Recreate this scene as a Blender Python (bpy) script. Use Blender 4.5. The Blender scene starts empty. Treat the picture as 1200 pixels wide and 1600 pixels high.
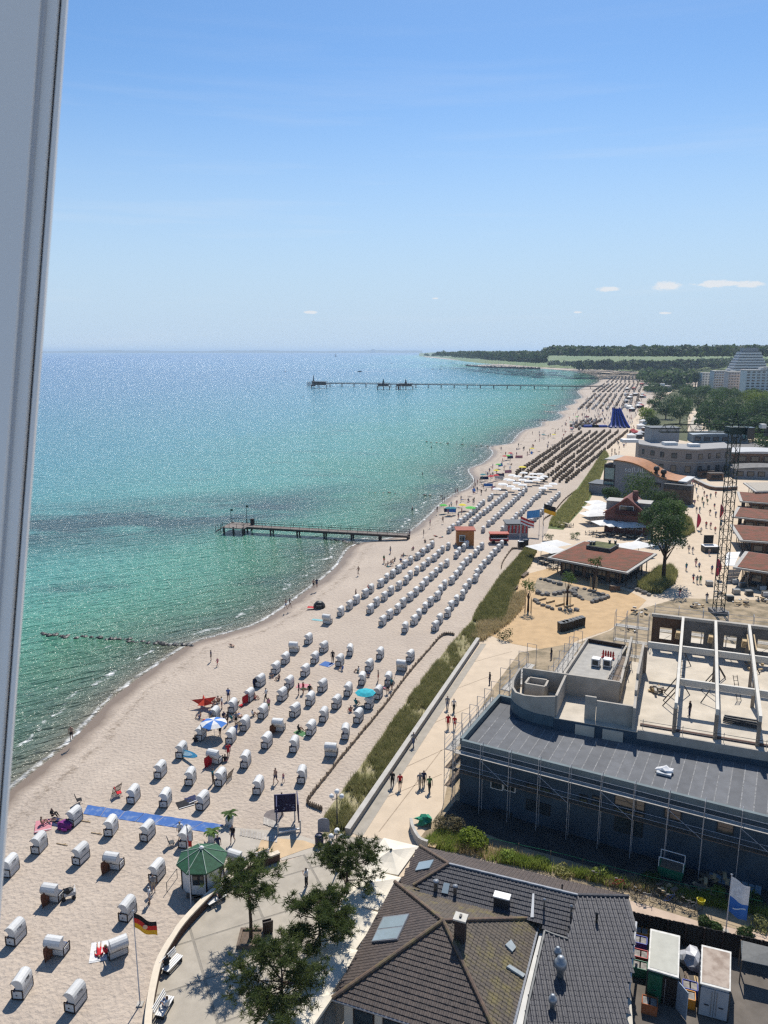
import bpy, bmesh, math, random
import numpy as np
from mathutils import Vector, Matrix
sc = bpy.context.scene
COL = sc.collection
R = math.radians
rnd = random.Random(7)
# ---------------------------------------------------------------- camera, sky, sun, exposure
FPX, CAMH, PITCH = 1200.0, 45.0, math.atan(252 / 1200)
cd = bpy.data.cameras.new('camera'); cam = bpy.data.objects.new('camera', cd); COL.objects.link(cam)
cam.location = (0, 0, CAMH); cam.rotation_euler = (math.pi / 2 - PITCH, 0, 0)
cd.sensor_fit = 'VERTICAL'; cd.sensor_height = 24; cd.sensor_width = 18; cd.lens = 18
cd.clip_start = 0.05; cd.clip_end = 60000
cd.dof.use_dof = True; cd.dof.focus_distance = 150; cd.dof.aperture_fstop = 13
sc.camera = cam
SUN_EL, SUN_AZ = R(53), R(12)          # azimuth from +Y towards +X
w = bpy.data.worlds.new('World'); sc.world = w; w.use_nodes = True
nt = w.node_tree; nt.nodes.clear()
def N(nt, typ, ins=None, **kw):
    n = nt.nodes.new(typ)
    for k, v in kw.items(): setattr(n, k, v)
    if ins:
        for k, v in ins.items():
            s = n.inputs[k]
            if isinstance(v, bpy.types.NodeSocket): nt.links.new(v, s)
            else: s.default_value = v
    return n
def ramp(nt, fac, stops, interp='LINEAR'):
    n = N(nt, 'ShaderNodeValToRGB', {0: fac}); e = n.color_ramp.elements; n.color_ramp.interpolation = interp
    while len(e) < len(stops): e.new(0.5)
    for i, (p, c) in enumerate(stops):
        e[i].position = p; e[i].color = (c, c, c, 1) if isinstance(c, (int, float)) else (*c, 1)
    return n.outputs[0]
def mixc(nt, fac, a, b, mode='MIX'):
    n = N(nt, 'ShaderNodeMix', data_type='RGBA', blend_type=mode)
    for k, v in ((0, fac), (6, a), (7, b)):
        if isinstance(v, bpy.types.NodeSocket): nt.links.new(v, n.inputs[k])
        else: n.inputs[k].default_value = (v if k == 0 else (*v[:3], 1))
    return n.outputs[2]
def mth(nt, op, a, b=None, clamp=False):
    n = N(nt, 'ShaderNodeMath', operation=op); n.use_clamp = clamp
    for i, v in enumerate((a, b)):
        if v is None: continue
        if isinstance(v, bpy.types.NodeSocket): nt.links.new(v, n.inputs[i])
        else: n.inputs[i].default_value = v
    return n.outputs[0]
sky = N(nt, 'ShaderNodeTexSky', sky_type='NISHITA', sun_disc=False)
sky.sun_elevation = SUN_EL; sky.sun_rotation = SUN_AZ
sky.altitude = 0; sky.air_density = 1.0; sky.dust_density = 0.3; sky.ozone_density = 3.0
tc = N(nt, 'ShaderNodeTexCoord')
sp = N(nt, 'ShaderNodeSeparateXYZ', {0: tc.outputs['Generated']})
el, ax = sp.outputs[2], mth(nt, 'DIVIDE', sp.outputs[0], mth(nt, 'MAXIMUM', sp.outputs[1], 0.05))
# a few small fair-weather clouds low in the sky and faint cirrus streaks
cm = None
mp = N(nt, 'ShaderNodeMapping', {0: tc.outputs['Generated'], 'Scale': (46, 46, 150)})
n1 = N(nt, 'ShaderNodeTexNoise', {'Vector': mp.outputs[0], 'Scale': 1.6, 'Detail': 8.0, 'Roughness': .68}).outputs[0]
def dir_of(px, py):
    a, b = (px - 600) / FPX, -(py - 800) / FPX
    v = Vector((a, math.cos(PITCH) + b * math.sin(PITCH), -math.sin(PITCH) + b * math.cos(PITCH))).normalized()
    return v.x / v.y, v.z
for (px, py, rx, ry) in ((1125, 443, .046, .0062), (1042, 447, .026, .0075), (950, 452, .022, .0045), (485, 488, .012, .0026), (1170, 444, .03, .0055), (680, 466, .006, .0016), (1040, 489, .012, .002), (903, 488, .009, .0018)):
    cx, cz = dir_of(px, py)
    dx = mth(nt, 'DIVIDE', mth(nt, 'SUBTRACT', ax, cx), rx); dz = mth(nt, 'DIVIDE', mth(nt, 'SUBTRACT', el, cz), ry)
    m = mth(nt, 'SUBTRACT', 1.0, mth(nt, 'ADD', mth(nt, 'POWER', mth(nt, 'ABSOLUTE', dx), 2.0), mth(nt, 'POWER', mth(nt, 'ABSOLUTE', dz), 2.0)), True)
    cm = m if cm is None else mth(nt, 'MAXIMUM', cm, m)
fac = mth(nt, 'MULTIPLY', mth(nt, 'SUBTRACT', mth(nt, 'ADD', mth(nt, 'MULTIPLY', cm, .85), mth(nt, 'MULTIPLY', n1, 1.5)), 1.12, True), 3.6, True)
fac = mth(nt, 'MULTIPLY', fac, mth(nt, 'MULTIPLY', cm, 4.0, True))
mp2 = N(nt, 'ShaderNodeMapping', {0: tc.outputs['Generated'], 'Scale': (1.6, 1.6, 26), 'Rotation': (0, R(-2), 0)})
n2 = N(nt, 'ShaderNodeTexNoise', {'Vector': mp2.outputs[0], 'Scale': 1.6, 'Detail': 5.0, 'Roughness': .55}).outputs[0]
cir = mth(nt, 'MULTIPLY', mth(nt, 'SUBTRACT', n2, .54, True), mth(nt, 'MULTIPLY', mth(nt, 'SUBTRACT', .3, mth(nt, 'ABSOLUTE', mth(nt, 'SUBTRACT', el, .12)), True), 5.5), True)
hs = N(nt, 'ShaderNodeHueSaturation', {'Saturation': 1.12, 'Value': 1.0, 'Color': sky.outputs[0]})
low = N(nt, 'ShaderNodeMapRange', {0: mth(nt, 'ABSOLUTE', el), 1: .0, 2: .34, 3: 1.0, 4: 0.0}, interpolation_type='SMOOTHSTEP').outputs[0]
base_sky = mixc(nt, mth(nt, 'MULTIPLY', low, .95), mixc(nt, 1.0, hs.outputs[0], (1.12, 1.3, 1.42), 'MULTIPLY'), (6.0, 7.7, 9.7))
skyc = mixc(nt, mth(nt, 'ADD', mth(nt, 'MULTIPLY', fac, .8), mth(nt, 'MULTIPLY', cir, .5), True), base_sky, (9.5, 9.6, 9.8))
bg = N(nt, 'ShaderNodeBackground', {0: skyc, 1: 0.075})
nt.links.new(bg.outputs[0], N(nt, 'ShaderNodeOutputWorld').inputs[0])
sl = bpy.data.lights.new('sun', 'SUN'); sl.energy = 5.0; sl.angle = R(0.53); sl.color = (1, .95, .87)
so = bpy.data.objects.new('sun', sl); COL.objects.link(so)
sdir = Vector((math.sin(SUN_AZ) * math.cos(SUN_EL), math.cos(SUN_AZ) * math.cos(SUN_EL), math.sin(SUN_EL)))
so.rotation_euler = sdir.to_track_quat('Z', 'Y').to_euler(); so.location = (0, 0, 80)
vs = sc.view_settings; vs.view_transform = 'Standard'; vs.look = 'None'; vs.exposure = 0.22; vs.gamma = 1; vs.use_curve_mapping = False
sc.cycles.use_denoising = False; sc.cycles.sample_clamp_direct = 5.0; sc.cycles.sample_clamp_indirect = 4.0; sc.cycles.filter_width = 1.35; sc.cycles.max_bounces = 6; sc.cycles.diffuse_bounces = 3; sc.cycles.transparent_max_bounces = 12; sc.cycles.volume_bounces = 0

# ---------------------------------------------------------------- helpers
def P(px, py, z=0.0):
    """point of the place seen at a photo pixel (1200x1600) and height z"""
    a, b = (px - 600) / FPX, -(py - 800) / FPX
    dy = math.cos(PITCH) + b * math.sin(PITCH); dz = -math.sin(PITCH) + b * math.cos(PITCH)
    t = (z - CAMH) / dz
    return Vector((a * t, dy * t, z))
def ray_plane(px, py, p0, nrm):
    a, b = (px - 600) / FPX, -(py - 800) / FPX
    d = Vector((a, math.cos(PITCH) + b * math.sin(PITCH), -math.sin(PITCH) + b * math.cos(PITCH)))
    o = Vector((0, 0, CAMH)); t = (p0 - o).dot(nrm) / d.dot(nrm)
    return o + d * t
def ppm(y):  # metres per pixel at a ground pixel row
    return P(601, y).x - P(600, y).x
def new_mesh(name, vs_, fs, mats, mi=None, smooth=False):
    me = bpy.data.meshes.new(name); me.from_pydata([tuple(v) for v in vs_], [], fs)
    for m in mats: me.materials.append(m)
    if mi is not None and len(mats) > 1: me.polygons.foreach_set('material_index', mi)
    if smooth: me.polygons.foreach_set('use_smooth', [True] * len(fs))
    me.update(); return me
class MB:
    def __init__(s): s.v = []; s.f = []; s.m = []
    def add(s, vs_, fs, mi=0):
        o = len(s.v); s.v += [tuple(v) for v in vs_]; s.f += [tuple(i + o for i in f) for f in fs]; s.m += [mi] * len(fs); return s
    def box(s, c, d, rz=0, mi=0, rot=None, taper=1.0):
        x, y, z = (k / 2 for k in d)
        vs_ = [Vector((a * x * (taper if e > 0 else 1), b * y * (taper if e > 0 else 1), e * z)) for e in (-1, 1) for a, b in ((-1, -1), (1, -1), (1, 1), (-1, 1))]
        M_ = rot if rot is not None else Matrix.Rotation(rz, 3, 'Z')
        c = Vector(c)
        return s.add([M_ @ v + c for v in vs_], [(3, 2, 1, 0), (4, 5, 6, 7), (0, 1, 5, 4), (1, 2, 6, 5), (2, 3, 7, 6), (3, 0, 4, 7)], mi)
    def prism(s, poly, z0, z1, mi=0):
        n = len(poly)
        ar = sum(poly[i][0] * poly[(i + 1) % n][1] - poly[(i + 1) % n][0] * poly[i][1] for i in range(n))
        if ar < 0: poly = poly[::-1]
        vs_ = [(p[0], p[1], z0) for p in poly] + [(p[0], p[1], z1) for p in poly]
        return s.add(vs_, [tuple(range(n))[::-1], tuple(range(n, 2 * n))] + [(i, (i + 1) % n, n + (i + 1) % n, n + i) for i in range(n)], mi)
    def wall(s, a, b, z0, z1, t=.2, mi=0):
        a, b = Vector(a[:2]), Vector(b[:2]); d = (b - a).normalized(); n = Vector((-d.y, d.x)) * t / 2
        return s.prism([a - n, b - n, b + n, a + n], z0, z1, mi)
    def tube(s, a, b, r0, r1=None, n=6, mi=0):
        a, b = Vector(a), Vector(b); r1 = r0 if r1 is None else r1
        d = b - a; q = d.to_track_quat('Z', 'Y') if d.length > 1e-6 else Matrix.Identity(3).to_quaternion()
        vs_ = [p + q @ Vector((math.cos(2 * math.pi * k / n) * r, math.sin(2 * math.pi * k / n) * r, 0)) for p, r in ((a, r0), (b, r1)) for k in range(n)]
        return s.add(vs_, [tuple(range(n))[::-1], tuple(range(n, 2 * n))] + [(k, (k + 1) % n, n + (k + 1) % n, n + k) for k in range(n)], mi)
    def path(s, pts, r, n=5, mi=0):
        for a, b in zip(pts, pts[1:]): s.tube(a, b, r, n=n, mi=mi)
        return s
    def lathe(s, prof, n=16, c=(0, 0, 0), mi=0, ph=0):
        c = Vector(c)
        vs_ = [c + Vector((r * math.cos(ph + 2 * math.pi * k / n), r * math.sin(ph + 2 * math.pi * k / n), z)) for r, z in prof for k in range(n)]
        fs = [(i * n + k, i * n + (k + 1) % n, (i + 1) * n + (k + 1) % n, (i + 1) * n + k) for i in range(len(prof) - 1) for k in range(n)]
        if prof[0][0] > 1e-4: fs.append(tuple(range(n))[::-1])
        if prof[-1][0] > 1e-4: fs.append(tuple((len(prof) - 1) * n + k for k in range(n)))
        return s.add(vs_, fs, mi)
    def blob(s, c, r, sq=(1, 1, 1), mi=0, jit=.18, rr=rnd, sub=1):
        bm = bmesh.new(); bmesh.ops.create_icosphere(bm, subdivisions=sub, radius=1)
        c = Vector(c); vs_ = []
        for v in bm.verts:
            k = r * (1 + rr.uniform(-jit, jit)); vs_.append(c + Vector((v.co.x * sq[0], v.co.y * sq[1], v.co.z * sq[2])) * k)
        bm.verts.index_update(); fs = [tuple(v.index for v in f.verts) for f in bm.faces]; bm.free()
        return s.add(vs_, fs, mi)
    def solid(s, poly, thick, mi=0):   # polygon in 3-D extruded against its normal
        poly = [Vector(p) for p in poly]; n = (poly[1] - poly[0]).cross(poly[2] - poly[0]).normalized(); k = len(poly)
        return s.add(poly + [p - n * thick for p in poly], [tuple(range(k)), tuple(range(k, 2 * k))[::-1]] + [(i, k + i, k + (i + 1) % k, (i + 1) % k) for i in range(k)], mi)
    def mesh(s, name, mats, smooth=False):
        return new_mesh(name, s.v, s.f, mats if isinstance(mats, (list, tuple)) else [mats], s.m, smooth)
    def build(s, name, mats, parent=None, smooth=False, world=True):
        """world=True: vertices are in world metres; parent must be unrotated"""
        mats = mats if isinstance(mats, (list, tuple)) else [mats]
        if world:
            if parent is not None: o = world_loc(parent)
            else:
                a = np.array(s.v); o = Vector(((a[:, 0].min() + a[:, 0].max()) / 2, (a[:, 1].min() + a[:, 1].max()) / 2, a[:, 2].min()))
            vs_ = [(v[0] - o.x, v[1] - o.y, v[2] - o.z) for v in s.v]
        else: vs_ = s.v; o = Vector((0, 0, 0))
        ob = bpy.data.objects.new(name, new_mesh(name, vs_, s.f, mats, s.m, smooth)); COL.objects.link(ob)
        if parent is not None: ob.parent = parent
        elif world: ob.location = o
        return ob
def world_loc(o):
    l = o.location.copy()
    while o.parent: o = o.parent; l += o.location
    return l
LABELS = {}
def tag(o, label=None, cat=None, group=None, kind=None):
    if label:
        o['label'] = label
        if not group: LABELS.setdefault(label, []).append(o.name)
    if cat: o['category'] = cat
    if group: o['group'] = group
    if kind: o['kind'] = kind
    return o
def thing(name, label, cat, loc=(0, 0, 0), rz=0, group=None):
    o = bpy.data.objects.new(name, None); COL.objects.link(o); o.empty_display_size = .2
    o.location = loc; o.rotation_euler = (0, 0, rz)
    return tag(o, label, cat, group)
def put(name, me, parent=None, loc=(0, 0, 0), rz=0, scale=1, mat=None):
    o = bpy.data.objects.new(name, me); COL.objects.link(o); o.location = loc; o.rotation_euler = (0, 0, rz)
    o.scale = (scale,) * 3 if isinstance(scale, (int, float)) else scale
    if parent is not None: o.parent = parent
    if mat is not None:
        o.material_slots[0].link = 'OBJECT'; o.material_slots[0].material = mat
    return o
def dup(root, loc, rz, label=None, group=None, scale=None):
    def cp(o, par):
        c = o.copy(); COL.objects.link(c)
        if par is not None: c.parent = par
        for ch in o.children: cp(ch, c)
        return c
    r = cp(root, None); r.location = loc; r.rotation_euler = (0, 0, rz)
    if scale: r.scale = (scale,) * 3
    if label: tag(r, label, None, group)
    return r
ORD = ['nearest', 'second nearest', 'third nearest', 'fourth nearest', 'fifth nearest', 'sixth nearest', 'seventh nearest', 'eighth nearest', 'ninth nearest', 'tenth nearest', 'eleventh nearest', 'twelfth nearest'] + ['%dth nearest' % k for k in range(13, 20)] + ['%d%s nearest' % (k, {1: 'st', 2: 'nd', 3: 'rd'}.get(k % 10, 'th')) for k in range(20, 200)]
ORDN = ['first', 'second', 'third', 'fourth', 'fifth', 'sixth', 'seventh', 'eighth', 'ninth', 'tenth', 'eleventh', 'twelfth'] + ['%dth' % k for k in range(13, 21)] + ['%d%s' % (k, {1: 'st', 2: 'nd', 3: 'rd'}.get(k % 10, 'th')) for k in range(21, 100)]
# ---------------------------------------------------------------- materials
_mc = {}
def M(name, col, rough=.8, var=.15, scale=3.0, col2=None, bump=0.0, bscale=20.0, metal=0.0, spec=.3, pos=True, tint=0.0, detail=4.0, c2pos=(.42, .62)):
    if name in _mc: return _mc[name]
    m = bpy.data.materials.new(name); m.use_nodes = True; t = m.node_tree; b = t.nodes['Principled BSDF']
    g = N(t, 'ShaderNodeNewGeometry').outputs['Position'] if pos else N(t, 'ShaderNodeTexCoord').outputs['Object']
    n = N(t, 'ShaderNodeTexNoise', {'Vector': g, 'Scale': scale, 'Detail': detail, 'Roughness': .6}).outputs[0]
    col = tuple(c * .86 for c in col); col2 = tuple(c * .86 for c in col2) if col2 else None
    c2 = col2 or tuple(c * (1 - 2 * var) for c in col); c1 = col if col2 else tuple(min(.92, c * (1 + var)) for c in col)
    c = ramp(t, n, [(c2pos[0] if col2 else .25, c1), (c2pos[1] if col2 else .75, c2)])
    if tint:
        oi = N(t, 'ShaderNodeObjectInfo').outputs['Random']
        c = mixc(t, 1.0, c, ramp(t, oi, [(0, 1 - tint), (1, 1.0)]), 'MULTIPLY')
    t.links.new(c, b.inputs['Base Color'])
    b.inputs['Roughness'].default_value = rough; b.inputs['Metallic'].default_value = metal; b.inputs['Specular IOR Level'].default_value = spec
    if bump:
        bn = N(t, 'ShaderNodeTexNoise', {'Vector': g, 'Scale': bscale, 'Detail': 3.0}).outputs[0]
        bp = N(t, 'ShaderNodeBump', {'Strength': min(1, bump), 'Distance': max(.02, .6 / bscale), 'Height': bn})
        t.links.new(bp.outputs[0], b.inputs['Normal'])
    _mc[name] = m; return m
white = M('white_paint', (.78, .77, .74), .5, .03, 1.5)
korb_w = M('white_wicker', (.74, .735, .71), .6, .06, 6, bump=.35, bscale=60, pos=False, tint=.16)
korb_b = M('brown_wicker', (.23, .165, .1), .75, .2, 6, pos=False, tint=.3)
dk_frame = M('dark_brown_timber', (.035, .02, .016), .6, .2, 6)
wood = M('weathered_timber', (.2, .15, .11), .85, .25, 2.5)
lwood = M('pale_new_timber', (.55, .4, .22), .8, .15, 2.5)
conc = M('raw_concrete', (.47, .44, .39), .85, .16, 1.1, bump=.2, bscale=9)
conc_d = M('dark_concrete', (.2, .19, .18), .9, .2, .8)
steel = M('galvanised_steel', (.42, .43, .44), .45, .15, 4, metal=.6)
steel_d = M('dark_steel', (.06, .065, .07), .5, .15, 4, metal=.3)
black = M('black_plastic', (.015, .015, .017), .5, .2, 4)
glass = M('window_glass', (.03, .045, .055), .08, .2, 1.5, spec=.8)
red = M('red_paint', (.5, .03, .03), .5, .1, 3)
green_d = M('dark_green_paint', (.015, .09, .055), .5, .15, 3)
blue_m = M('blue_fabric', (.05, .19, .55), .8, .1, 3)
navy = M('navy_panel', (.012, .015, .09), .5, .2, 3)
cream = M('cream_awning', (.78, .71, .58), .85, .03, 1.0)
leafm = {}
def leaf_mat(name, a, b_, sc_=.5):
    m = bpy.data.materials.new(name); m.use_nodes = True; t = m.node_tree; b = t.nodes['Principled BSDF']
    g = N(t, 'ShaderNodeNewGeometry').outputs['Position']
    n = N(t, 'ShaderNodeTexNoise', {'Vector': g, 'Scale': sc_, 'Detail': 3.0}).outputs[0]
    oi = N(t, 'ShaderNodeObjectInfo').outputs['Random']
    c = mixc(t, 1.0, ramp(t, n, [(.3, a), (.7, b_)]), ramp(t, oi, [(0, .7), (1, 1.15)]), 'MULTIPLY')
    t.links.new(c, b.inputs['Base Color']); b.inputs['Roughness'].default_value = .7; b.inputs['Specular IOR Level'].default_value = .25
    b.inputs['Subsurface Weight'].default_value = 0
    tr = N(t, 'ShaderNodeBsdfTranslucent', {0: c}); mx = N(t, 'ShaderNodeMixShader', {0: .42, 1: b.outputs[0], 2: tr.outputs[0]})
    t.links.new(mx.outputs[0], t.nodes['Material Output'].inputs[0]); return m
pine_l = leaf_mat('pine_needles', (.055, .085, .022), (.12, .15, .042), .9)
tree_l = leaf_mat('broad_leaves', (.045, .095, .02), (.1, .17, .035), .3)
tree_y = leaf_mat('yellow_green_leaves', (.12, .19, .02), (.22, .27, .04), .3)
dark_l = leaf_mat('dark_leaves', (.026, .06, .018), (.06, .105, .028), .2)
dune_l = leaf_mat('dune_grass_blades', (.24, .245, .085), (.42, .385, .175), .9)
lush_l = leaf_mat('lush_grass_blades', (.21, .22, .075), (.4, .37, .15), .7)
weed_l = leaf_mat('weed_blades', (.2, .28, .05), (.36, .42, .1), .5)
dry_l = leaf_mat('dry_grass_blades', (.46, .37, .19), (.6, .48, .27), .4)
bark = M('bark', (.07, .045, .03), .9, .3, 3, bump=.4, bscale=12)
# ---------------------------------------------------------------- sea, beach and ground
SEA = -1.0
shore_px = [(-260, 1560), (-120, 1360), (0, 1250), (60, 1200), (110, 1160), (180, 1088), (250, 1037), (300, 1006), (350, 991), (400, 976), (440, 952), (470, 930), (510, 900), (530, 880), (545, 858), (565, 848), (600, 843), (636, 834), (666, 811), (688, 789), (711, 772), (734, 762), (742, 749), (734, 733), (757, 723), (772, 708), (767, 698), (798, 693), (808, 682), (820, 672), (846, 666), (848, 659), (868, 657), (880, 650), (872, 644), (888, 640), (884, 635), (900, 630), (898, 625), (910, 621), (903, 612), (912, 606), (937, 596), (928, 586), (895, 579.5), (862, 577), (842, 575.5), (780, 573.5), (742, 572.2), (745, 570.5), (800, 568), (760, 566.8), (720, 563.6), (690, 560.5), (664, 558), (661, 555.5), (720, 553.8)]
shore = [P(x, y, SEA).xy for x, y in shore_px]
shore = [Vector((-75, -70))] + shore + [Vector((9000, 14000))]
def catmull(pts, k):
    out = []
    for i in range(len(pts) - 1):
        p0, p1, p2, p3 = pts[max(0, i - 1)], pts[i], pts[i + 1], pts[min(len(pts) - 1, i + 2)]
        for j in range(k):
            t = j / k
            out.append(.5 * ((2 * p1) + (p2 - p0) * t + (2 * p0 - 5 * p1 + 4 * p2 - p3) * t * t + (3 * p1 - p0 - 3 * p2 + p3) * t ** 3))
    return out + [pts[-1]]
S_ = shore[:1] + catmull(shore[1:47], 4) + shore[47:]
SA = np.array([tuple(p) for p in S_])
def shore_dist(XY):
    """signed distance to the waterline, positive out at sea"""
    best = np.full(len(XY), 1e18)
    A, B = SA[:-1], SA[1:]
    for a, b in zip(A, B):
        d = b - a; t = np.clip(((XY - a) @ d) / (d @ d + 1e-9), 0, 1)
        q = a + t[:, None] * d - XY; d2 = (q * q).sum(1); best = np.minimum(best, d2)
    # point in polygon: land polygon = shoreline closed far to the right / behind
    poly = np.vstack([SA, [(40000, 14000), (40000, -70)]])
    ins = np.zeros(len(XY), bool); n = len(poly)
    for i in range(n):
        x1, y1 = poly[i]; x2, y2 = poly[(i + 1) % n]
        if y1 == y2: continue
        c = ((y1 > XY[:, 1]) != (y2 > XY[:, 1])) & (XY[:, 0] < (x2 - x1) * (XY[:, 1] - y1) / (y2 - y1) + x1)
        ins ^= c
    return np.where(ins, -np.sqrt(best), np.sqrt(best))
def rings(rs, ths):
    rr, tt = np.meshgrid(rs, ths, indexing='ij')
    XY = np.stack([rr.ravel() * np.sin(tt.ravel()), rr.ravel() * np.cos(tt.ravel())], 1)
    nr, nth = len(rs), len(ths)
    i, j = np.meshgrid(np.arange(nr - 1), np.arange(nth - 1), indexing='ij'); a = (i * nth + j).ravel()
    return XY, np.stack([a, a + 1, a + nth + 1, a + nth], 1)
def np_mesh(name, XYZ, F_, mat, attrs=None, smooth=True):
    me = bpy.data.meshes.new(name); nv, nf = len(XYZ), len(F_)
    me.vertices.add(nv); me.vertices.foreach_set('co', XYZ.astype(np.float32).ravel())
    k = F_.shape[1]; me.loops.add(nf * k); me.loops.foreach_set('vertex_index', F_.astype(np.int32).ravel())
    me.polygons.add(nf); me.polygons.foreach_set('loop_start', np.arange(0, nf * k, k, dtype=np.int32)); me.polygons.foreach_set('use_smooth', np.full(nf, smooth))
    me.materials.append(mat); me.update(calc_edges=True)
    for n_, arr in (attrs or {}).items():
        at = me.attributes.new(n_, 'FLOAT', 'POINT'); at.data.foreach_set('value', arr.astype(np.float32))
    o = bpy.data.objects.new(name, me); COL.objects.link(o); return o
def sea_material():
    m = bpy.data.materials.new('sea_water'); m.use_nodes = True; t = m.node_tree; b = t.nodes['Principled BSDF']
    d = N(t, 'ShaderNodeAttribute', attribute_name='shore').outputs['Fac']
    pos = N(t, 'ShaderNodeNewGeometry').outputs['Position']
    big = N(t, 'ShaderNodeTexNoise', {'Vector': pos, 'Scale': .018, 'Detail': 5.0, 'Roughness': .6}).outputs[0]
    dn = mth(t, 'ADD', d, mth(t, 'MULTIPLY', mth(t, 'SUBTRACT', big, .5), mth(t, 'MINIMUM', mth(t, 'MULTIPLY', d, 1.1), 70.0)))
    f = mth(t, 'DIVIDE', mth(t, 'LOGARITHM', mth(t, 'ADD', mth(t, 'MAXIMUM', dn, 0), 1.0), 2.718), 7.6)
    # log scale: d=2 .14, 6 .26, 15 .36, 40 .49, 100 .61, 300 .75, 900 .9
    c = ramp(t, f, [(0, (.22, .18, .125)), (.16, (.12, .135, .095)), (.26, (.075, .13, .085)), (.36, (.075, .195, .12)), (.46, (.078, .27, .19)), (.58, (.085, .31, .28)), (.68, (.075, .275, .33)), (.82, (.065, .2, .33)), (1, (.05, .15, .32))])
    # sea-grass beds: darker patches in bands parallel to the shore
    st = N(t, 'ShaderNodeMapping', {0: pos, 'Scale': (.03, .06, 1), 'Rotation': (0, 0, R(12))})
    g1 = N(t, 'ShaderNodeTexNoise', {'Vector': st.outputs[0], 'Scale': 1.0, 'Detail': 6.0, 'Roughness': .65}).outputs[0]
    band = N(t, 'ShaderNodeMapRange', {0: dn, 1: 26.0, 2: 38.0}).outputs[0]
    band2 = N(t, 'ShaderNodeMapRange', {0: dn, 1: 135.0, 2: 85.0}).outputs[0]
    sep = N(t, 'ShaderNodeSeparateXYZ', {0: pos})
    # the band off the jetty lies 70-100 m out
    u = mth(t, 'ADD', sep.outputs[1], mth(t, 'MULTIPLY', sep.outputs[0], -.42))
    bandA = mth(t, 'MULTIPLY', N(t, 'ShaderNodeMapRange', {0: mth(t, 'ABSOLUTE', mth(t, 'SUBTRACT', u, 236.0)), 1: 46.0, 2: 10.0}).outputs[0], N(t, 'ShaderNodeMapRange', {0: d, 1: 20.0, 2: 45.0}).outputs[0])
    grass = mth(t, 'MULTIPLY', mth(t, 'MULTIPLY', mth(t, 'SUBTRACT', g1, .3, True), 5.0, True), mth(t, 'MAXIMUM', bandA, mth(t, 'MULTIPLY', mth(t, 'MULTIPLY', band, band2), mth(t, 'MULTIPLY', mth(t, 'SUBTRACT', g1, .56, True), 4.0, True))))
    near = mth(t, 'MULTIPLY', N(t, 'ShaderNodeMapRange', {0: d, 1: 3.0, 2: 7.0}).outputs[0], N(t, 'ShaderNodeMapRange', {0: d, 1: 19.0, 2: 12.0}).outputs[0])
    grass2 = mth(t, 'MULTIPLY', near, mth(t, 'MULTIPLY', mth(t, 'SUBTRACT', g1, .47, True), 4.0, True))
    c = mixc(t, mth(t, 'MULTIPLY', mth(t, 'MAXIMUM', grass, grass2), .85), c, (.018, .042, .055))
    # foam where the ripples run out on the sand
    fn = N(t, 'ShaderNodeTexNoise', {'Vector': pos, 'Scale': .55, 'Detail': 5.0, 'Roughness': .7}).outputs[0]
    wob = mth(t, 'ADD', d, mth(t, 'MULTIPLY', mth(t, 'SUBTRACT', fn, .5), 2.2))
    edge = N(t, 'ShaderNodeMapRange', {0: mth(t, 'ABSOLUTE', mth(t, 'SUBTRACT', wob, .55)), 1: .42, 2: .1}).outputs[0]
    edge = mth(t, 'MULTIPLY', edge, mth(t, 'MULTIPLY', mth(t, 'SUBTRACT', fn, .36, True), 3.2, True))
    fn2 = N(t, 'ShaderNodeTexNoise', {'Vector': pos, 'Scale': .11, 'Detail': 2.0}).outputs[0]
    brk = N(t, 'ShaderNodeMapRange', {0: mth(t, 'ABSOLUTE', mth(t, 'SUBTRACT', mth(t, 'ADD', d, mth(t, 'MULTIPLY', mth(t, 'SUBTRACT', fn2, .5), 9.0)), 4.6)), 1: .6, 2: .1}).outputs[0]
    brk = mth(t, 'MULTIPLY', brk, mth(t, 'MULTIPLY', mth(t, 'SUBTRACT', fn, .52, True), 9.0, True))
    brk2 = N(t, 'ShaderNodeMapRange', {0: mth(t, 'ABSOLUTE', mth(t, 'SUBTRACT', mth(t, 'ADD', d, mth(t, 'MULTIPLY', mth(t, 'SUBTRACT', fn2, .5), 16.0)), 10.5)), 1: .5, 2: .1}).outputs[0]
    brk = mth(t, 'MAXIMUM', brk, mth(t, 'MULTIPLY', brk2, mth(t, 'MULTIPLY', mth(t, 'SUBTRACT', fn, .58, True), 9.0, True)))
    cap = N(t, 'ShaderNodeTexNoise', {'Vector': N(t, 'ShaderNodeMapping', {0: N(t, 'ShaderNodeMapping', {0: pos, 'Rotation': (0, 0, R(-40))}).outputs[0], 'Scale': (.16, .6, 1)}).outputs[0], 'Scale': 1.0, 'Detail': 4.0, 'Roughness': .7}).outputs[0]
    caps = mth(t, 'MULTIPLY', mth(t, 'SUBTRACT', cap, .665, True), 10.0, True)
    foam = mth(t, 'MAXIMUM', mth(t, 'MAXIMUM', edge, brk), mth(t, 'MULTIPLY', caps, .6))
    c = mixc(t, foam, c, (.8, .8, .78))
    t.links.new(c, b.inputs['Base Color'])
    b.inputs['IOR'].default_value = 1.33; b.inputs['Specular IOR Level'].default_value = .33
    t.links.new(mth(t, 'ADD', mth(t, 'MULTIPLY', foam, .6), .17), b.inputs['Roughness'])
    def wave(scale, rot, det):
        mpn = N(t, 'ShaderNodeMapping', {0: N(t, 'ShaderNodeMapping', {0: pos, 'Rotation': (0, 0, R(-rot))}).outputs[0], 'Scale': scale})
        return N(t, 'ShaderNodeTexNoise', {'Vector': mpn.outputs[0], 'Scale': 1.0, 'Detail': det, 'Roughness': .62}).outputs[0]
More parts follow.
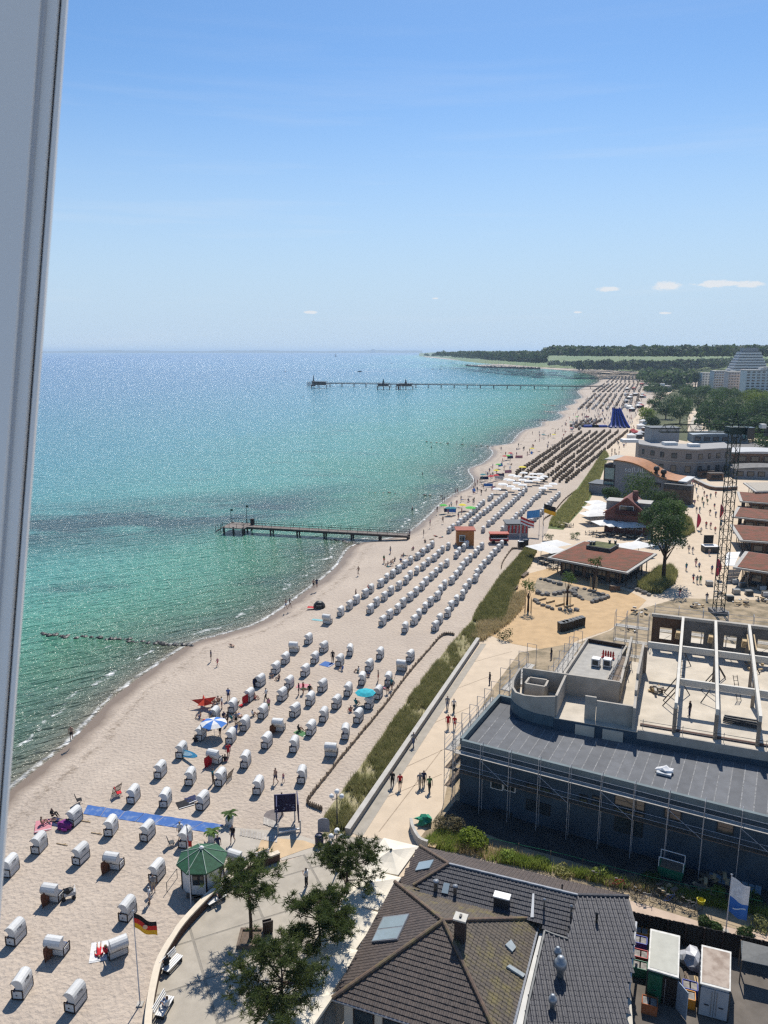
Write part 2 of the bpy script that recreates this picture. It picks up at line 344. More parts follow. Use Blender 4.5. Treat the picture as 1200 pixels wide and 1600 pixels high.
    h = mth(t, 'ADD', mth(t, 'MULTIPLY', wave((.07, .36, 1), 38, 3.0), 2.3), mth(t, 'MULTIPLY', wave((.3, 1.15, 1), 46, 3.0), 1.6))
    bp = N(t, 'ShaderNodeBump', {'Strength': 1.0, 'Distance': 1.0, 'Height': h})
    t.links.new(bp.outputs[0], b.inputs['Normal'])
    return m
def sand_material():
    m = bpy.data.materials.new('beach_sand'); m.use_nodes = True; t = m.node_tree; b = t.nodes['Principled BSDF']
    d = N(t, 'ShaderNodeAttribute', attribute_name='shore').outputs['Fac']
    pos = N(t, 'ShaderNodeNewGeometry').outputs['Position']
    n = N(t, 'ShaderNodeTexNoise', {'Vector': pos, 'Scale': .12, 'Detail': 6.0, 'Roughness': .65}).outputs[0]
    n3 = N(t, 'ShaderNodeTexNoise', {'Vector': pos, 'Scale': 2.3, 'Detail': 3.0, 'Roughness': .6}).outputs[0]
    c = ramp(t, n, [(.3, (.47, .395, .32)), (.7, (.39, .325, .265))])
    c = mixc(t, mth(t, 'MULTIPLY', mth(t, 'SUBTRACT', n3, .5, True), 1.6, True), c, (.24, .195, .16))
    nb = N(t, 'ShaderNodeTexNoise', {'Vector': N(t, 'ShaderNodeMapping', {0: pos, 'Scale': (.09, .03, 1), 'Rotation': (0, 0, R(22))}).outputs[0], 'Scale': 1.0, 'Detail': 5.0, 'Roughness': .6}).outputs[0]
    c = mixc(t, mth(t, 'MULTIPLY', mth(t, 'SUBTRACT', nb, .48, True), 1.8, True), c, (.33, .275, .225))
    wd = mth(t, 'ADD', d, mth(t, 'MULTIPLY', mth(t, 'SUBTRACT', N(t, 'ShaderNodeTexNoise', {'Vector': pos, 'Scale': .25, 'Detail': 3.0}).outputs[0], .5), 2.5))
    wet = N(t, 'ShaderNodeMapRange', {0: wd, 1: -3.0, 2: -1.2}).outputs[0]
    c = mixc(t, wet, c, (.19, .145, .11))
    # line of dried seaweed left by the last high water
    sw = N(t, 'ShaderNodeMapRange', {0: mth(t, 'ABSOLUTE', mth(t, 'ADD', wd, 4.3)), 1: 1.3, 2: .2}).outputs[0]
    sn = N(t, 'ShaderNodeTexNoise', {'Vector': pos, 'Scale': 1.3, 'Detail': 5.0, 'Roughness': .75}).outputs[0]
    c = mixc(t, mth(t, 'MULTIPLY', mth(t, 'MULTIPLY', sw, mth(t, 'MULTIPLY', mth(t, 'SUBTRACT', sn, .47, True), 6.0, True)), .6), c, (.12, .085, .055))
    t.links.new(c, b.inputs['Base Color']); b.inputs['Specular IOR Level'].default_value = .15
    t.links.new(mth(t, 'SUBTRACT', .95, mth(t, 'MULTIPLY', wet, .45)), b.inputs['Roughness'])
    v = N(t, 'ShaderNodeTexNoise', {'Vector': pos, 'Scale': 2.5, 'Detail': 4.0, 'Roughness': .6}).outputs[0]
    v2 = N(t, 'ShaderNodeTexVoronoi', {'Vector': pos, 'Scale': 2.4}).outputs['Distance']
    h = mth(t, 'MULTIPLY', mth(t, 'ADD', v, mth(t, 'MULTIPLY', v2, .45)), mth(t, 'SUBTRACT', 1.0, mth(t, 'MULTIPLY', wet, .9)))
    bp = N(t, 'ShaderNodeBump', {'Strength': .75, 'Distance': .22, 'Height': h}); t.links.new(bp.outputs[0], b.inputs['Normal'])
    return m
rs = np.concatenate([np.linspace(4, 40, 10), np.geomspace(41, 450, 190), np.geomspace(455, 2600, 130), np.geomspace(2700, 42000, 30)])
ths = np.concatenate([np.radians(np.linspace(-85, -34, 18)), np.radians(np.linspace(-33.5, 33.5, 330)), np.radians(np.linspace(35, 85, 14))])
XY, FQ = rings(rs, ths)
DS = shore_dist(XY)
sea_ob = np_mesh('sea', np.column_stack([XY, np.full(len(XY), SEA)]), FQ[:, ::-1], sea_material(), {'shore': DS})
sea_ob['kind'] = 'structure'
zz = np.clip(SEA - DS * .11, -4, 0)
sand_mat = sand_material()
land = np_mesh('beach', np.column_stack([XY, zz]), FQ[:, ::-1], sand_mat, {'shore': DS}); land['kind'] = 'structure'
back = MB().add([(-400, -300, -.3), (400, -300, -.3), (400, 6, -.3), (-400, 6, -.3)], [(0, 1, 2, 3)]).build('ground', M('ground_behind', (.3, .27, .22), .9)); back['kind'] = 'structure'
def sheet(name, px, z, mat, extra=None, kind='structure', thick=0.0):
    pts = [q if isinstance(q, Vector) else P(*q) for q in px] + (extra or [])
    mb = MB(); poly = [(p[0], p[1]) for p in pts]
    bm = bmesh.new(); vv = [bm.verts.new((p[0], p[1], z)) for p in poly]; f = bm.faces.new(vv)
    if f.normal.z < 0: f.normal_flip()
    bmesh.ops.triangulate(bm, faces=[f]); bm.verts.index_update(); bm.normal_update()
    mb.add([v.co.copy() for v in bm.verts], [tuple(v.index for v in (q.verts if q.normal.z > 0 else list(q.verts)[::-1])) for q in bm.faces]); bm.free()
    o = mb.build(name, mat); o['kind'] = kind; return o
paving = M('promenade_paving', (.62, .5, .365), .9, .07, .5, bump=.15, bscale=6)
sheet('promenade', [(548, 1310), (750, 1003), (746, 976), (838, 862), (862, 818), (925, 770), (948, 700), (985, 662), (1000, 640), (1040, 610), (1075, 603), (1500, 603)], .02, paving, [Vector((900, 700, 0)), Vector((160, 60, 0)), Vector((90, 12, 0)), Vector((-4, 12, 0)), Vector((-14, 30, 0)), P(430, 1420)])
orange = M('orange_sand', (.56, .385, .21), .95, .1, .6, bump=.4, bscale=5)
sheet('sandy_plaza', [(757, 990), (780, 972), (800, 930), (812, 900), (858, 888), (985, 925), (1010, 938), (985, 965), (950, 985), (905, 1000), (862, 1018), (800, 1006)], .035, orange)
site = M('site_soil', (.4, .31, .2), .95, .2, .35, col2=(.2, .16, .1), bump=.5, bscale=4)
sheet('site_ground', [(650, 1318), (692, 1262), (708, 1180), (770, 1075), (812, 1020), (905, 1004), (955, 985), (990, 955), (1060, 935), (1500, 945)], .05, site, [Vector((100, 60, 0)), Vector((42, 41, 0)), P(1200, 1484), P(985, 1432), P(985, 1400)])
sheet('sandy_path', [(975, 1405), (1090, 1440), (1200, 1462), (1300, 1485), (1300, 1535), (1200, 1510), (985, 1460)], .065, M('path_sand', (.56, .43, .33), .95, .1, .8))
yard = sheet('yard', [(985, 1458), (1200, 1508), (1330, 1538), (1400, 1800), (960, 1800)], .07, M('yard_asphalt', (.15, .13, .11), .9, .2, .5))
sheet('beach_access_path', [(348, 1292), (420, 1298), (470, 1306), (500, 1316), (498, 1330), (440, 1345), (436, 1332), (395, 1347), (340, 1372), (318, 1358), (336, 1310)], .03, M('access_paving', (.48, .43, .36), .9, .08, .8))
sheet('sandy_ramp', [(410, 1308), (475, 1314), (497, 1322), (470, 1330), (437, 1342), (434, 1333), (396, 1344)], .045, M('ramp_sand', (.6, .44, .27), .95, .1, .8))

sheet('paving_strip', [(549, 1302), (646, 1158), (751, 1006), (760, 1006), (660, 1160), (566, 1308)], .035, M('grey_paving_strip', (.4, .36, .3), .9, .1, 1))
mj = M('paving_joint', (.4, .31, .22), .9, .1, 1)
for k, (a, b) in enumerate((((592, 1300), (690, 1172)), ((566, 1262), (690, 1210)), ((610, 1210), (700, 1168)), ((655, 1140), (735, 1105)), ((690, 1085), (770, 1055)), ((720, 1040), (800, 1018)))):
    A, B = P(*a), P(*b); n_ = Vector((A.y - B.y, B.x - A.x, 0)).normalized() * .05; sheet('paving_joint', [A - n_, B - n_, B + n_, A + n_], .027, mj)
def Q(p):
    p = Vector(p) - Vector((0, 0, CAMH)); d = p.y * math.cos(PITCH) - p.z * math.sin(PITCH); u = p.y * math.sin(PITCH) + p.z * math.cos(PITCH)
    return 600 + FPX * p.x / d, 800 - FPX * u / d
Q0 = Q
# ---------------------------------------------------------------- text helper (flat lettering as mesh)
def text_obj(name, s, size, mat, parent, loc, rot, align='CENTER', thick=.004):
    cu = bpy.data.curves.new(name, 'FONT'); cu.body = s; cu.size = size; cu.align_x = align; cu.align_y = 'CENTER'; cu.extrude = thick; cu.resolution_u = 2
    o = bpy.data.objects.new(name + '_src', cu); COL.objects.link(o)
    me = bpy.data.meshes.new_from_object(o); bpy.data.objects.remove(o)
    me.name = name; me.materials.clear(); me.materials.append(mat)
    ob = bpy.data.objects.new(name, me); COL.objects.link(ob); ob.parent = parent; ob.location = loc
    ob.rotation_euler = rot if not isinstance(rot, Matrix) else rot.to_euler(); return ob
# ---------------------------------------------------------------- sea wall, dune strip, terrace
def poly_wall(name, label, cat, pts, z0, h, t, mat, cap=None, capw=.1, caph=.1):
    """solid wall following a line of ground points, with a coping"""
    root = thing(name, label, cat, (pts[0].x, pts[0].y, z0))
    def strip(tt, a, b, nm, m):
        mb = MB(); n = len(pts); L = []; Rr = []
        for i, p in enumerate(pts):
            d = (pts[min(n - 1, i + 1)] - pts[max(0, i - 1)]); d = Vector((d.x, d.y)).normalized(); q = Vector((-d.y, d.x)) * tt / 2
            L.append(p.xy + q); Rr.append(p.xy - q)
        vs_ = [(p.x, p.y, z) for z in (a, b) for s_ in (L, Rr) for p in s_]
        fs = []
        for i in range(n - 1):
            l0, l1, r0, r1 = i, i + 1, n + i, n + i + 1; L0, L1, R0, R1 = 2 * n + i, 2 * n + i + 1, 3 * n + i, 3 * n + i + 1
            fs += [(l0, l1, L1, L0)[::-1], (r0, r1, R1, R0), (L0, L1, R1, R0)[::-1], (l0, l1, r1, r0)]
        fs += [(0, n, 3 * n, 2 * n), (n - 1, 2 * n - 1, 4 * n - 1, 3 * n - 1)[::-1]]
        return mb.add(vs_, fs).build(nm, m, root)
    strip(t, z0, z0 + h - caph, 'wall_body', mat); strip(t + capw, z0 + h - caph, z0 + h, 'coping', cap or mat)
    return root
def line(px, z=0, step=None):
    return [P(x, y, z) for x, y in px]
def smooth_line(px, z, k=6):
    pts = [P(x, y, z) for x, y in px]; return [Vector((p.x, p.y, 0)) for p in catmull(pts, k)]
grey_cap = M('concrete_coping', (.5, .47, .42), .85, .08, 1.2)
poly_wall('sea_wall', 'long straight grey concrete sea wall between dune grass and promenade', 'wall', [P(543, 1300, .35), P(640, 1157, .35), P(747, 1000, .35)], 0, .75, .45, M('sea_wall_concrete', (.4, .375, .33), .9, .12, .6), grey_cap)
terr_px = [(436, 1331), (396, 1347), (358, 1371), (332, 1392), (306, 1418), (282, 1445), (263, 1474), (248, 1503), (239, 1540), (234, 1570), (231, 1605), (232, 1660), (236, 1730)]
terr = smooth_line(terr_px, .9, 5)
poly_wall('terrace_wall', 'curved brown wall with cream coping between terrace and beach', 'wall', terr, 0, .95, .34, M('brown_wall_render', (.1, .055, .04), .85, .15, 2), M('cream_coping', (.72, .62, .48), .8, .06, 2), .14, .14)
# terrace slabs
slab_m = M('terrace_slab', (.47, .42, .345), .95, .09, .9, tint=.1, bump=.12, bscale=14, spec=.1)
terr_root = MB().add([(-60, 0, 0), (-59.9, 0, 0), (-59.9, .1, 0)], [(0, 1, 2)])
tpoly = [p.xy for p in terr] + [Vector((-20, 36)), Vector((-2, 34)), P(523, 1565).xy, P(622, 1372).xy, P(600, 1312).xy, P(548, 1308).xy, P(500, 1328).xy, P(470, 1338).xy, P(440, 1350).xy]
def clip(poly, n, c):
    out = []
    for i in range(len(poly)):
        a, b = poly[i], poly[(i + 1) % len(poly)]; da, db = a.dot(n) - c, b.dot(n) - c
        if da >= 0: out.append(a)
        if (da > 0) != (db > 0) and abs(da - db) > 1e-9: out.append(a + (b - a) * (da / (da - db)))
    return out
o = sheet('terrace', [Vector((p.x, p.y, 0)) for p in tpoly], .03, M('terrace_joint', (.3, .27, .225), .9, .1, 2)); terrace = o
a_, b_ = P(302, 1470).xy, P(340, 1600).xy; e1 = (b_ - a_).normalized(); e2 = Vector((-e1.y, e1.x)); oo = a_
ca = sorted(set([0, ]))
for i in range(-8, 9):
    for j in range(-10, 10):
        x0, x1 = oo.dot(e2) + i * 5.6 + .1, oo.dot(e2) + (i + 1) * 5.6 - .1
        y0, y1 = oo.dot(e1) + j * 4.2 + .08, oo.dot(e1) + (j + 1) * 4.2 - .08
        q = tpoly
        for n_, c_ in ((e2, x0), (-e2, -x1), (e1, y0), (-e1, -y1)): q = clip(q, n_, c_) if len(q) > 2 else []
        if len(q) > 2:
            ar = abs(sum(q[k].x * q[(k + 1) % len(q)].y - q[(k + 1) % len(q)].x * q[k].y for k in range(len(q)))) / 2
            if ar > .25: MB().prism(q, .012, .042).build('slab', slab_m, terrace)
# ---- dune fence of woven brushwood with posts
fence_m = M('brushwood', (.36, .28, .2), .95, .35, 5, bump=.6, bscale=25)
def dune_fence(px, label, hgt=.42, step=1.6):
    pts = smooth_line(px, 0, 4); L = [pts[0]]; acc = 0
    for a, b in zip(pts, pts[1:]):
        d = (b - a).length; k = max(1, round(d / step))
        L += [a + (b - a) * ((i + 1) / k) for i in range(k)]
    root = thing('dune_fence', label, 'fence', L[0])
    for i, (a, b) in enumerate(zip(L, L[1:])):
        mb = MB(); n = 7; d = b - a; q = Vector((-d.y, d.x, 0)).normalized() * .06
        hs_ = [hgt * (1 + rnd.uniform(-.14, .1)) for _ in range(n + 1)]
        vs_ = []
        for k in range(n + 1):
            p = a + d * k / n + q * rnd.uniform(-1, 1)
            vs_ += [p - q, p + q, p - q + Vector((0, 0, hs_[k])), p + q + Vector((0, 0, hs_[k]))]
        fs = []
        for k in range(n):
            o_ = 4 * k; fs += [(o_, o_ + 4, o_ + 6, o_ + 2), (o_ + 1, o_ + 3, o_ + 7, o_ + 5), (o_ + 2, o_ + 6, o_ + 7, o_ + 3)]
        mb.add(vs_, fs).build('brushwood_panel', fence_m, root)
        MB().tube(a, a + Vector((0, 0, hgt + .18)), .05, n=6).build('post', wood, root)
dune_fence([(503, 1267), (491, 1262), (481, 1257), (485, 1246), (510, 1214), (560, 1152), (600, 1104), (640, 1051), (672, 1014), (687, 997), (697, 992), (710, 993)], 'long brushwood fence between the beach chairs and the grassy dune strip')
dune_fence([(783, 889), (786, 878), (797, 862), (803, 858), (818, 859)], 'short angled brushwood fence beside the dune slope near the black bins', step=2.4)
dune_fence([(849, 822), (850, 812), (864, 802), (880, 783), (893, 772), (900, 768)], 'far brushwood fence beyond the striped beach kiosk', step=3)
# ---- grass as real blades
def blades(name, px, n, h, mat, lean=.35, w=.035, clump=5, seed=1, pts=None, z=.02, dens=None, kind='stuff'):
    rr = np.random.default_rng(seed)
    poly = np.array([tuple(P(x, y).xy) for x, y in px]) if pts is None else np.array(pts)
    mn, mx = poly.min(0), poly.max(0); out = []
    while len(out) < n:
        q = rr.uniform(mn, mx, (n * 2, 2)); ins = np.zeros(len(q), bool); k = len(poly)
        for i in range(k):
            x1, y1 = poly[i]; x2, y2 = poly[(i + 1) % k]
            if y1 == y2: continue
            ins ^= ((y1 > q[:, 1]) != (y2 > q[:, 1])) & (q[:, 0] < (x2 - x1) * (q[:, 1] - y1) / (y2 - y1) + x1)
        q = q[ins]
        if dens is not None: q = q[rr.uniform(0, 1, len(q)) < dens(q)]
        out += list(q)
        if len(q) == 0: break
    C_ = np.repeat(np.array(out[:n]), clump, axis=0) + rr.normal(0, .12, (n * clump, 2)); m = len(C_)
    ang = rr.uniform(0, 2 * np.pi, m); hh = h * rr.uniform(.55, 1.25, m); la = rr.uniform(0, 2 * np.pi, m); ll = hh * lean * rr.uniform(.2, 1.4, m)
    dx = np.stack([np.cos(ang), np.sin(ang)], 1) * (w / 2)
    A = np.column_stack([C_ - dx, np.full(m, z)]); B = np.column_stack([C_ + dx, np.full(m, z)])
    mid = C_ + np.stack([np.cos(la), np.sin(la)], 1) * (ll * .35)[:, None]; tip = C_ + np.stack([np.cos(la), np.sin(la)], 1) * ll[:, None]
    Cm = np.column_stack([mid + dx * .7, z + hh * .6]); Dm = np.column_stack([mid - dx * .7, z + hh * .6]); T_ = np.column_stack([tip, z + hh])
    V = np.stack([A, B, Cm, Dm, T_], 1).reshape(-1, 3); b0 = np.arange(m) * 5
    F3 = np.concatenate([np.stack([b0, b0 + 1, b0 + 2], 1), np.stack([b0, b0 + 2, b0 + 3], 1), np.stack([b0 + 3, b0 + 2, b0 + 4], 1)])
    o = np_mesh(name, V, F3, mat, smooth=False); o['kind'] = kind; return o
def patchy(sc_, thr, seed=0):
    rr = np.random.default_rng(seed); ph = rr.uniform(0, 6, 6); di = rr.normal(0, 1, (6, 2)) / sc_
    return lambda q: np.clip(sum(np.sin(q @ di[i] + ph[i]) for i in range(6)) / 3 + thr, 0.03, 1)
blades('dune_grass', [(518, 1302), (508, 1280), (520, 1262), (556, 1212), (592, 1165), (624, 1116), (661, 1064), (698, 1018), (716, 995), (740, 975), (746, 1000), (700, 1066), (640, 1152), (590, 1226), (541, 1296)], 3600, .72, dune_l, clump=14, seed=3, w=.045, dens=patchy(1.6, .5))
blades('dune_grass', [(738, 972), (742, 960), (780, 905), (813, 868), (820, 858), (838, 862), (828, 885), (812, 905), (800, 935), (785, 972)], 5200, .8, lush_l, clump=6, seed=4, w=.07)
blades('dry_grass', [(735, 1000), (745, 975), (790, 968), (800, 930), (822, 925), (818, 950), (795, 975), (775, 990), (752, 1003)], 1500, .8, dry_l, clump=6, seed=5, w=.06)
blades('dune_grass', [(858, 822), (862, 812), (900, 768), (925, 768), (918, 782), (880, 826)], 3000, 1.0, lush_l, clump=5, seed=6, w=.1)
blades('dune_grass', [(905, 765), (930, 725), (945, 705), (950, 712), (938, 745), (925, 768)], 2200, 1.0, lush_l, clump=5, seed=7, w=.12)
sheet('dune_soil', [(506, 1306), (504, 1280), (518, 1258), (556, 1208), (624, 1112), (698, 1014), (735, 972), (780, 905), (815, 862), (838, 862), (812, 905), (792, 974), (750, 1001), (690, 1084), (541, 1303)], .045, M('dune_soil', (.36, .31, .18), .95, .15, .5, col2=(.2, .19, .08), bump=.5, bscale=3))
sheet('lawn', [(856, 826), (862, 810), (900, 766), (945, 703), (952, 712), (938, 748), (920, 784), (880, 828)], .045, M('lawn_green', (.13, .17, .05), .95, .2, .3))
# ---------------------------------------------------------------- hooded wicker beach chairs
cush = M('blue_striped_cushion', (.05, .09, .2), .9, .2, 8)
def hood_profile(tilt):
    """outer hood line from the foot of the back, over the top, to the front lip (y forward, z up)"""
    pr = [(-.40, .63), (-.43, .9), (-.43, 1.12), (-.39, 1.33), (-.29, 1.49), (-.13, 1.58), (.06, 1.6), (.25, 1.53), (.4, 1.4), (.46, 1.3)]
    if not tilt: return pr
    c, s = math.cos(tilt), math.sin(tilt); return [(-.38 + (y + .38) * c - (z - .63) * s, .63 + (y + .38) * s + (z - .63) * c) for y, z in pr]
def make_korb(name, label, wick, tilt=0.0, detail=True):
    W = .66
    root = thing(name, label, 'beach chair')
    pr = hood_profile(tilt); n = len(pr)
    b = MB(); b.box((0, -.02, .35), (2 * W, .76, .56)); 
    if detail:
        for z in (.2, .36, .52): b.box((0, -.405, z), (2 * W + .01, .02, .11))
    base = b.build('basket', wick, root, world=False)
    h = MB(); th = .035
    inn = [(y + (.035 if i < 5 else 0), z - (.0 if i < 3 else .035)) for i, (y, z) in enumerate(pr)]
    vs_ = [(x, y, z) for x in (-W, W) for y, z in pr] + [(x * .96, y, z) for x in (-W, W) for y, z in inn]
    fs = []
    for i in range(n - 1):
        fs += [(i, n + i, n + i + 1, i + 1)[::-1], (2 * n + i, 3 * n + i, 3 * n + i + 1, 2 * n + i + 1)]
    fs += [(n - 1, 2 * n - 1, 4 * n - 1, 3 * n - 1), (0, 2 * n, 3 * n, n)]
    h.add(vs_, fs)
    c, s = math.cos(tilt), math.sin(tilt); rt = lambda y, z: (-.38 + (y + .38) * c - (z - .63) * s, .63 + (y + .38) * s + (z - .63) * c)
    ck = [rt(*q) for q in [(.38, 1.28), (.22, 1.16), (.12, 1.0), (.1, .8), (.14, .63)]]
    for x in (-W + .01, W - .01):
        po = [(x, y, z) for y, z in pr + ck]
        h.solid(po if x > 0 else po[::-1], .03)
    hood = h.build('hood', wick, root, world=False)
    if detail:
        for x in (-1, 1):
            f = MB(); X = x * (W + .025); t = .05
            for (y, z, sy, sz) in ((.0, .8, .84, .075), (.4, .43, .075, .72), (-.4, .43, .075, .72), (0, .09, .8, .06)): f.box((X, y, z), (t, sy, sz))
            f.box((X, .06, .38), (.04, .09, .06))
            f.build('armrest_frame', dk_frame, root, world=False)
        g = MB(); g.box((0, -.435, .635), (2 * W - .03, .035, .035)); g.box((0, -.42, .09), (2 * W - .02, .03, .05)); g.build('trim_strip', M('grey_trim', (.22, .21, .2), .7), root, world=False)
        l = MB()
        yl, zl = pr[-1]; l.box((0, yl, zl - .02), (2 * W + .02, .03, .07)); l.build('awning_edge', dk_frame if tilt == 0 else wick, root, world=False)
        q = MB(); q.box((0, .03, .66), (1.22, .66, .1)); y0, z0 = rt(-.34, .66); y1, z1 = rt(-.36, 1.3)
        q.solid([(-.6, y0 + .05, z0), (.6, y0 + .05, z0), (.6, y1 + .05, z1), (-.6, y1 + .05, z1)][::-1], .05); q.build('cushion', cush, root, world=False)
        k = MB()
        for x in (-.31, .31): k.box((x, .39, .22), (.56, .05, .3))
        k.build('footrest', wick, root, world=False)
    return root
NUM_M = M('number_print', (.06, .055, .05), .8)
kA = make_korb('beach_chair', 'x', korb_w); kT = make_korb('beach_chair', 'x', korb_w, R(42))
kS = make_korb('beach_chair', 'x', korb_w, detail=True)   # far copies drop the small parts
def strip_parts(root, keep):
    for ch in list(root.children):
        if ch.name.split('.')[0] not in keep: bpy.data.objects.remove(ch)
strip_parts(kS, ('basket', 'hood', 'armrest_frame'))
kB = make_korb('beach_chair', 'x', korb_b); strip_parts(kB, ('basket', 'hood'))
for o in (kA, kT, kS, kB):
    LABELS.clear()
KORBS = []
FRONT = [(251, 1212), (209, 1251), (259, 1257), (117, 1286), (174, 1301), (231, 1309), (62, 1328), (127, 1345), (17, 1364), (246, 1372), (200, 1432), (26, 1469), (36, 1551), (119, 1571), (290, 1319), (431, 1051), (446, 1036), (407, 1071), (390, 1094), (441, 1093), (364, 1111), (411, 1120), (336, 1124), (383, 1139), (314, 1154), (361, 1159), (417, 1166), (284, 1181), (384, 1196), (345, 1224), (298, 1223), (404, 1237), (317, 1261), (482, 1005), (506, 1018), (492, 1035), (547, 1023), (594, 1028), (641, 1032), (531, 1039), (477, 1055), (577, 1047), (452, 1074), (566, 1068), (607, 1068), (544, 1085), (504, 1079), (591, 1090), (485, 1100), (526, 1105), (577, 1105), (461, 1118), (506, 1125), (560, 1127), (486, 1146), (540, 1152), (460, 1172), (472, 1220)]
TILT = [(180, 1355), (85, 1405), (92, 1488), (184, 1491), (436, 1141), (337, 1191), (460, 1018), (628, 1047), (518, 1180), (372, 1352), (512, 974)]
LM = {'the west end of the blue mat': P(133, 1265), 'the green-roofed kiosk': P(318, 1380), 'the three-coloured flag': P(219, 1570), 'the dark blue notice board': P(450, 1295), 'the brushwood fence corner': P(481, 1258), 'the turquoise parasol': P(571, 1100), 'the blue and white parasol': P(335, 1150), 'the red kite-shaped shelter': P(320, 1105), 'the stony groyne': P(280, 1008), 'the bottom left corner': P(0, 1600), 'the fence end': P(700, 993)}
def rank_labels(items, fmt, lm=LM, used=None):
    """items: list of (object, position); the label names the landmark this one ranks best for"""
    pos = [Vector(p[:2]) for _, p in items]; used = set() if used is None else used
    rk = {}
    for l, q in lm.items():
        order = sorted(range(len(items)), key=lambda i: (pos[i] - q.xy).length)
        for r, i in enumerate(order): rk.setdefault(i, []).append((r, l))
    for i, (o, _) in enumerate(items):
        r, l = min(rk[i]); tag(o, fmt(o, ORD[r], l))
base_rz = math.pi / 2 - R(10)
fr_items = []
for i, (x, y) in enumerate(FRONT):
    p = P(x, y); rz = base_rz + R(rnd.uniform(-7, 7)) + R(-14 if y < 1130 and x > 380 else 0) * rnd.random()
    o = dup(kA, p, rz, None, 'white beach chairs loosely spread over the near beach'); fr_items.append((o, p))
    if y > 1180:
        c = (1700 + (i * 37) % 89)
        text_obj('number', str(c), .3, NUM_M, o, (0, -.422, 1.225), (R(79), 0, 0), thick=.004)
for i, (x, y) in enumerate(TILT):
    p = P(x, y); rz = R(-14 + rnd.uniform(-12, 12)) + (R(45) if (x, y) in ((184, 1491),) else 0)
    o = dup(kT, p, rz, None, 'white beach chairs loosely spread over the near beach'); o['tilted'] = 1; fr_items.append((o, p))
    n_ = text_obj('number', str(1750 + i * 7 % 50), .26, NUM_M, o, (0, -.66, 1.16), (R(90) - R(20), 0, 0), thick=.003)
    n_.location = (0, -.38 - .055 * math.cos(R(42)) - .62 * math.sin(R(42)) - .01, .63 - .055 * math.sin(R(42)) + .62 * math.cos(R(42)) + .01); n_.rotation_euler = (R(90 - 42 - 12), 0, 0)
TURQ = P(571, 1100)
rank_labels(fr_items, lambda o, r, l: ('white beach chair tilted back, %s to %s' if 'tilted' in o else 'white hooded beach chair facing sea, %s to %s') % (r, l))
def row(a, b, proto, nm, lab, group, gap, rz, skip=0.0, jit=.25, lim=None):
    A, B = P(*a), P(*b); n = max(1, round((B - A).length / gap)); k = 0; out = []
    for i in range(n + 1):
        if rnd.random() < skip: continue
        p = A + (B - A) * (i / n) + Vector((rnd.uniform(-jit, jit), rnd.uniform(-jit, jit), 0))
        o = dup(proto, p, rz + R(rnd.uniform(-9, 9)), lab % ORDN[k], group); k += 1; out.append(o)
    return out
RN = ['first', 'second', 'third', 'fourth', 'fifth', 'sixth', 'seventh', 'eighth', 'ninth', 'tenth']
for k, (a, b) in enumerate([((531, 962), (676, 856)), ((551, 978), (700, 858)), ((597, 977), (730, 855)), ((635, 987), (752, 858)), ((680, 985), (783, 855))]):
    row(a, b, kS, 'beach_chair', 'white beach chair below kiosks, %%s from near end of the %s row from sea' % RN[k], 'white beach chairs in five rows below the beach kiosks', 3.6, base_rz - R(12), .03)
for k, (a, b) in enumerate([((703, 833), (768, 779)), ((735, 822), (790, 776)), ((754, 832), (822, 768)), ((786, 832), (850, 768)), ((826, 823), (873, 776))]):
    row(a, b, kS, 'beach_chair', 'white beach chair beyond kiosks, %%s from near end of the %s row from sea' % RN[k], 'white beach chairs in five rows beyond the beach kiosks', 3.6, base_rz - R(14), .04)
REST = []
bro = [((806, 742), (893, 682)), ((818, 744), (908, 677)), ((830, 749), (921, 676)), ((846, 741), (932, 677)), ((850, 752), (944, 675)), ((864, 752), (954, 675)), ((874, 753), (966, 675)), ((886, 754), (980, 675))]
for k, (a, b) in enumerate(bro):
    A, B = P(*a), P(*b); c = A.lerp(B, .27); REST.append((A.lerp(B, .297), B))
    row(a, Q0(c), kB, 'beach_chair', 'brown wicker beach chair, %%s from near end of the %s row from sea' % RN[k], 'brown wicker beach chairs in eight rows beyond the white parasols', 4.3, base_rz - R(16), .05)
far_m = MB(); KV = [(x, y, z) for x in (-.66, .66) for y, z in ((-.4, .05), (-.43, .95), (-.3, 1.48), (.05, 1.6), (.45, 1.32), (.12, .95), (.38, .65), (.38, .05))]
KF = [(7, 6, 5, 4, 3, 2, 1, 0)[::-1], tuple(range(8, 16))[::-1]] + [(i, (i + 1) % 8, 8 + (i + 1) % 8, 8 + i)[::-1] for i in range(8)]
for A, B in REST:
    n = round((B - A).length / 4.3)
    for i in range(n + 1):
        if rnd.random() < .05: continue
        rz = Matrix.Rotation(base_rz - R(16) + R(rnd.uniform(-9, 9)), 3, 'Z'); p = A.lerp(B, i / n) + Vector((rnd.uniform(-.25, .25), rnd.uniform(-.25, .25), 0)); far_m.add([rz @ Vector(v) + p for v in KV], KF)
tag(far_m.build('brown_beach_chairs', korb_b), 'farther part of the eight brown beach chair rows', 'beach chairs', kind='stuff')
for o in (kA, kT, kS, kB):
    for ch in list(o.children): bpy.data.objects.remove(ch)
    bpy.data.objects.remove(o)
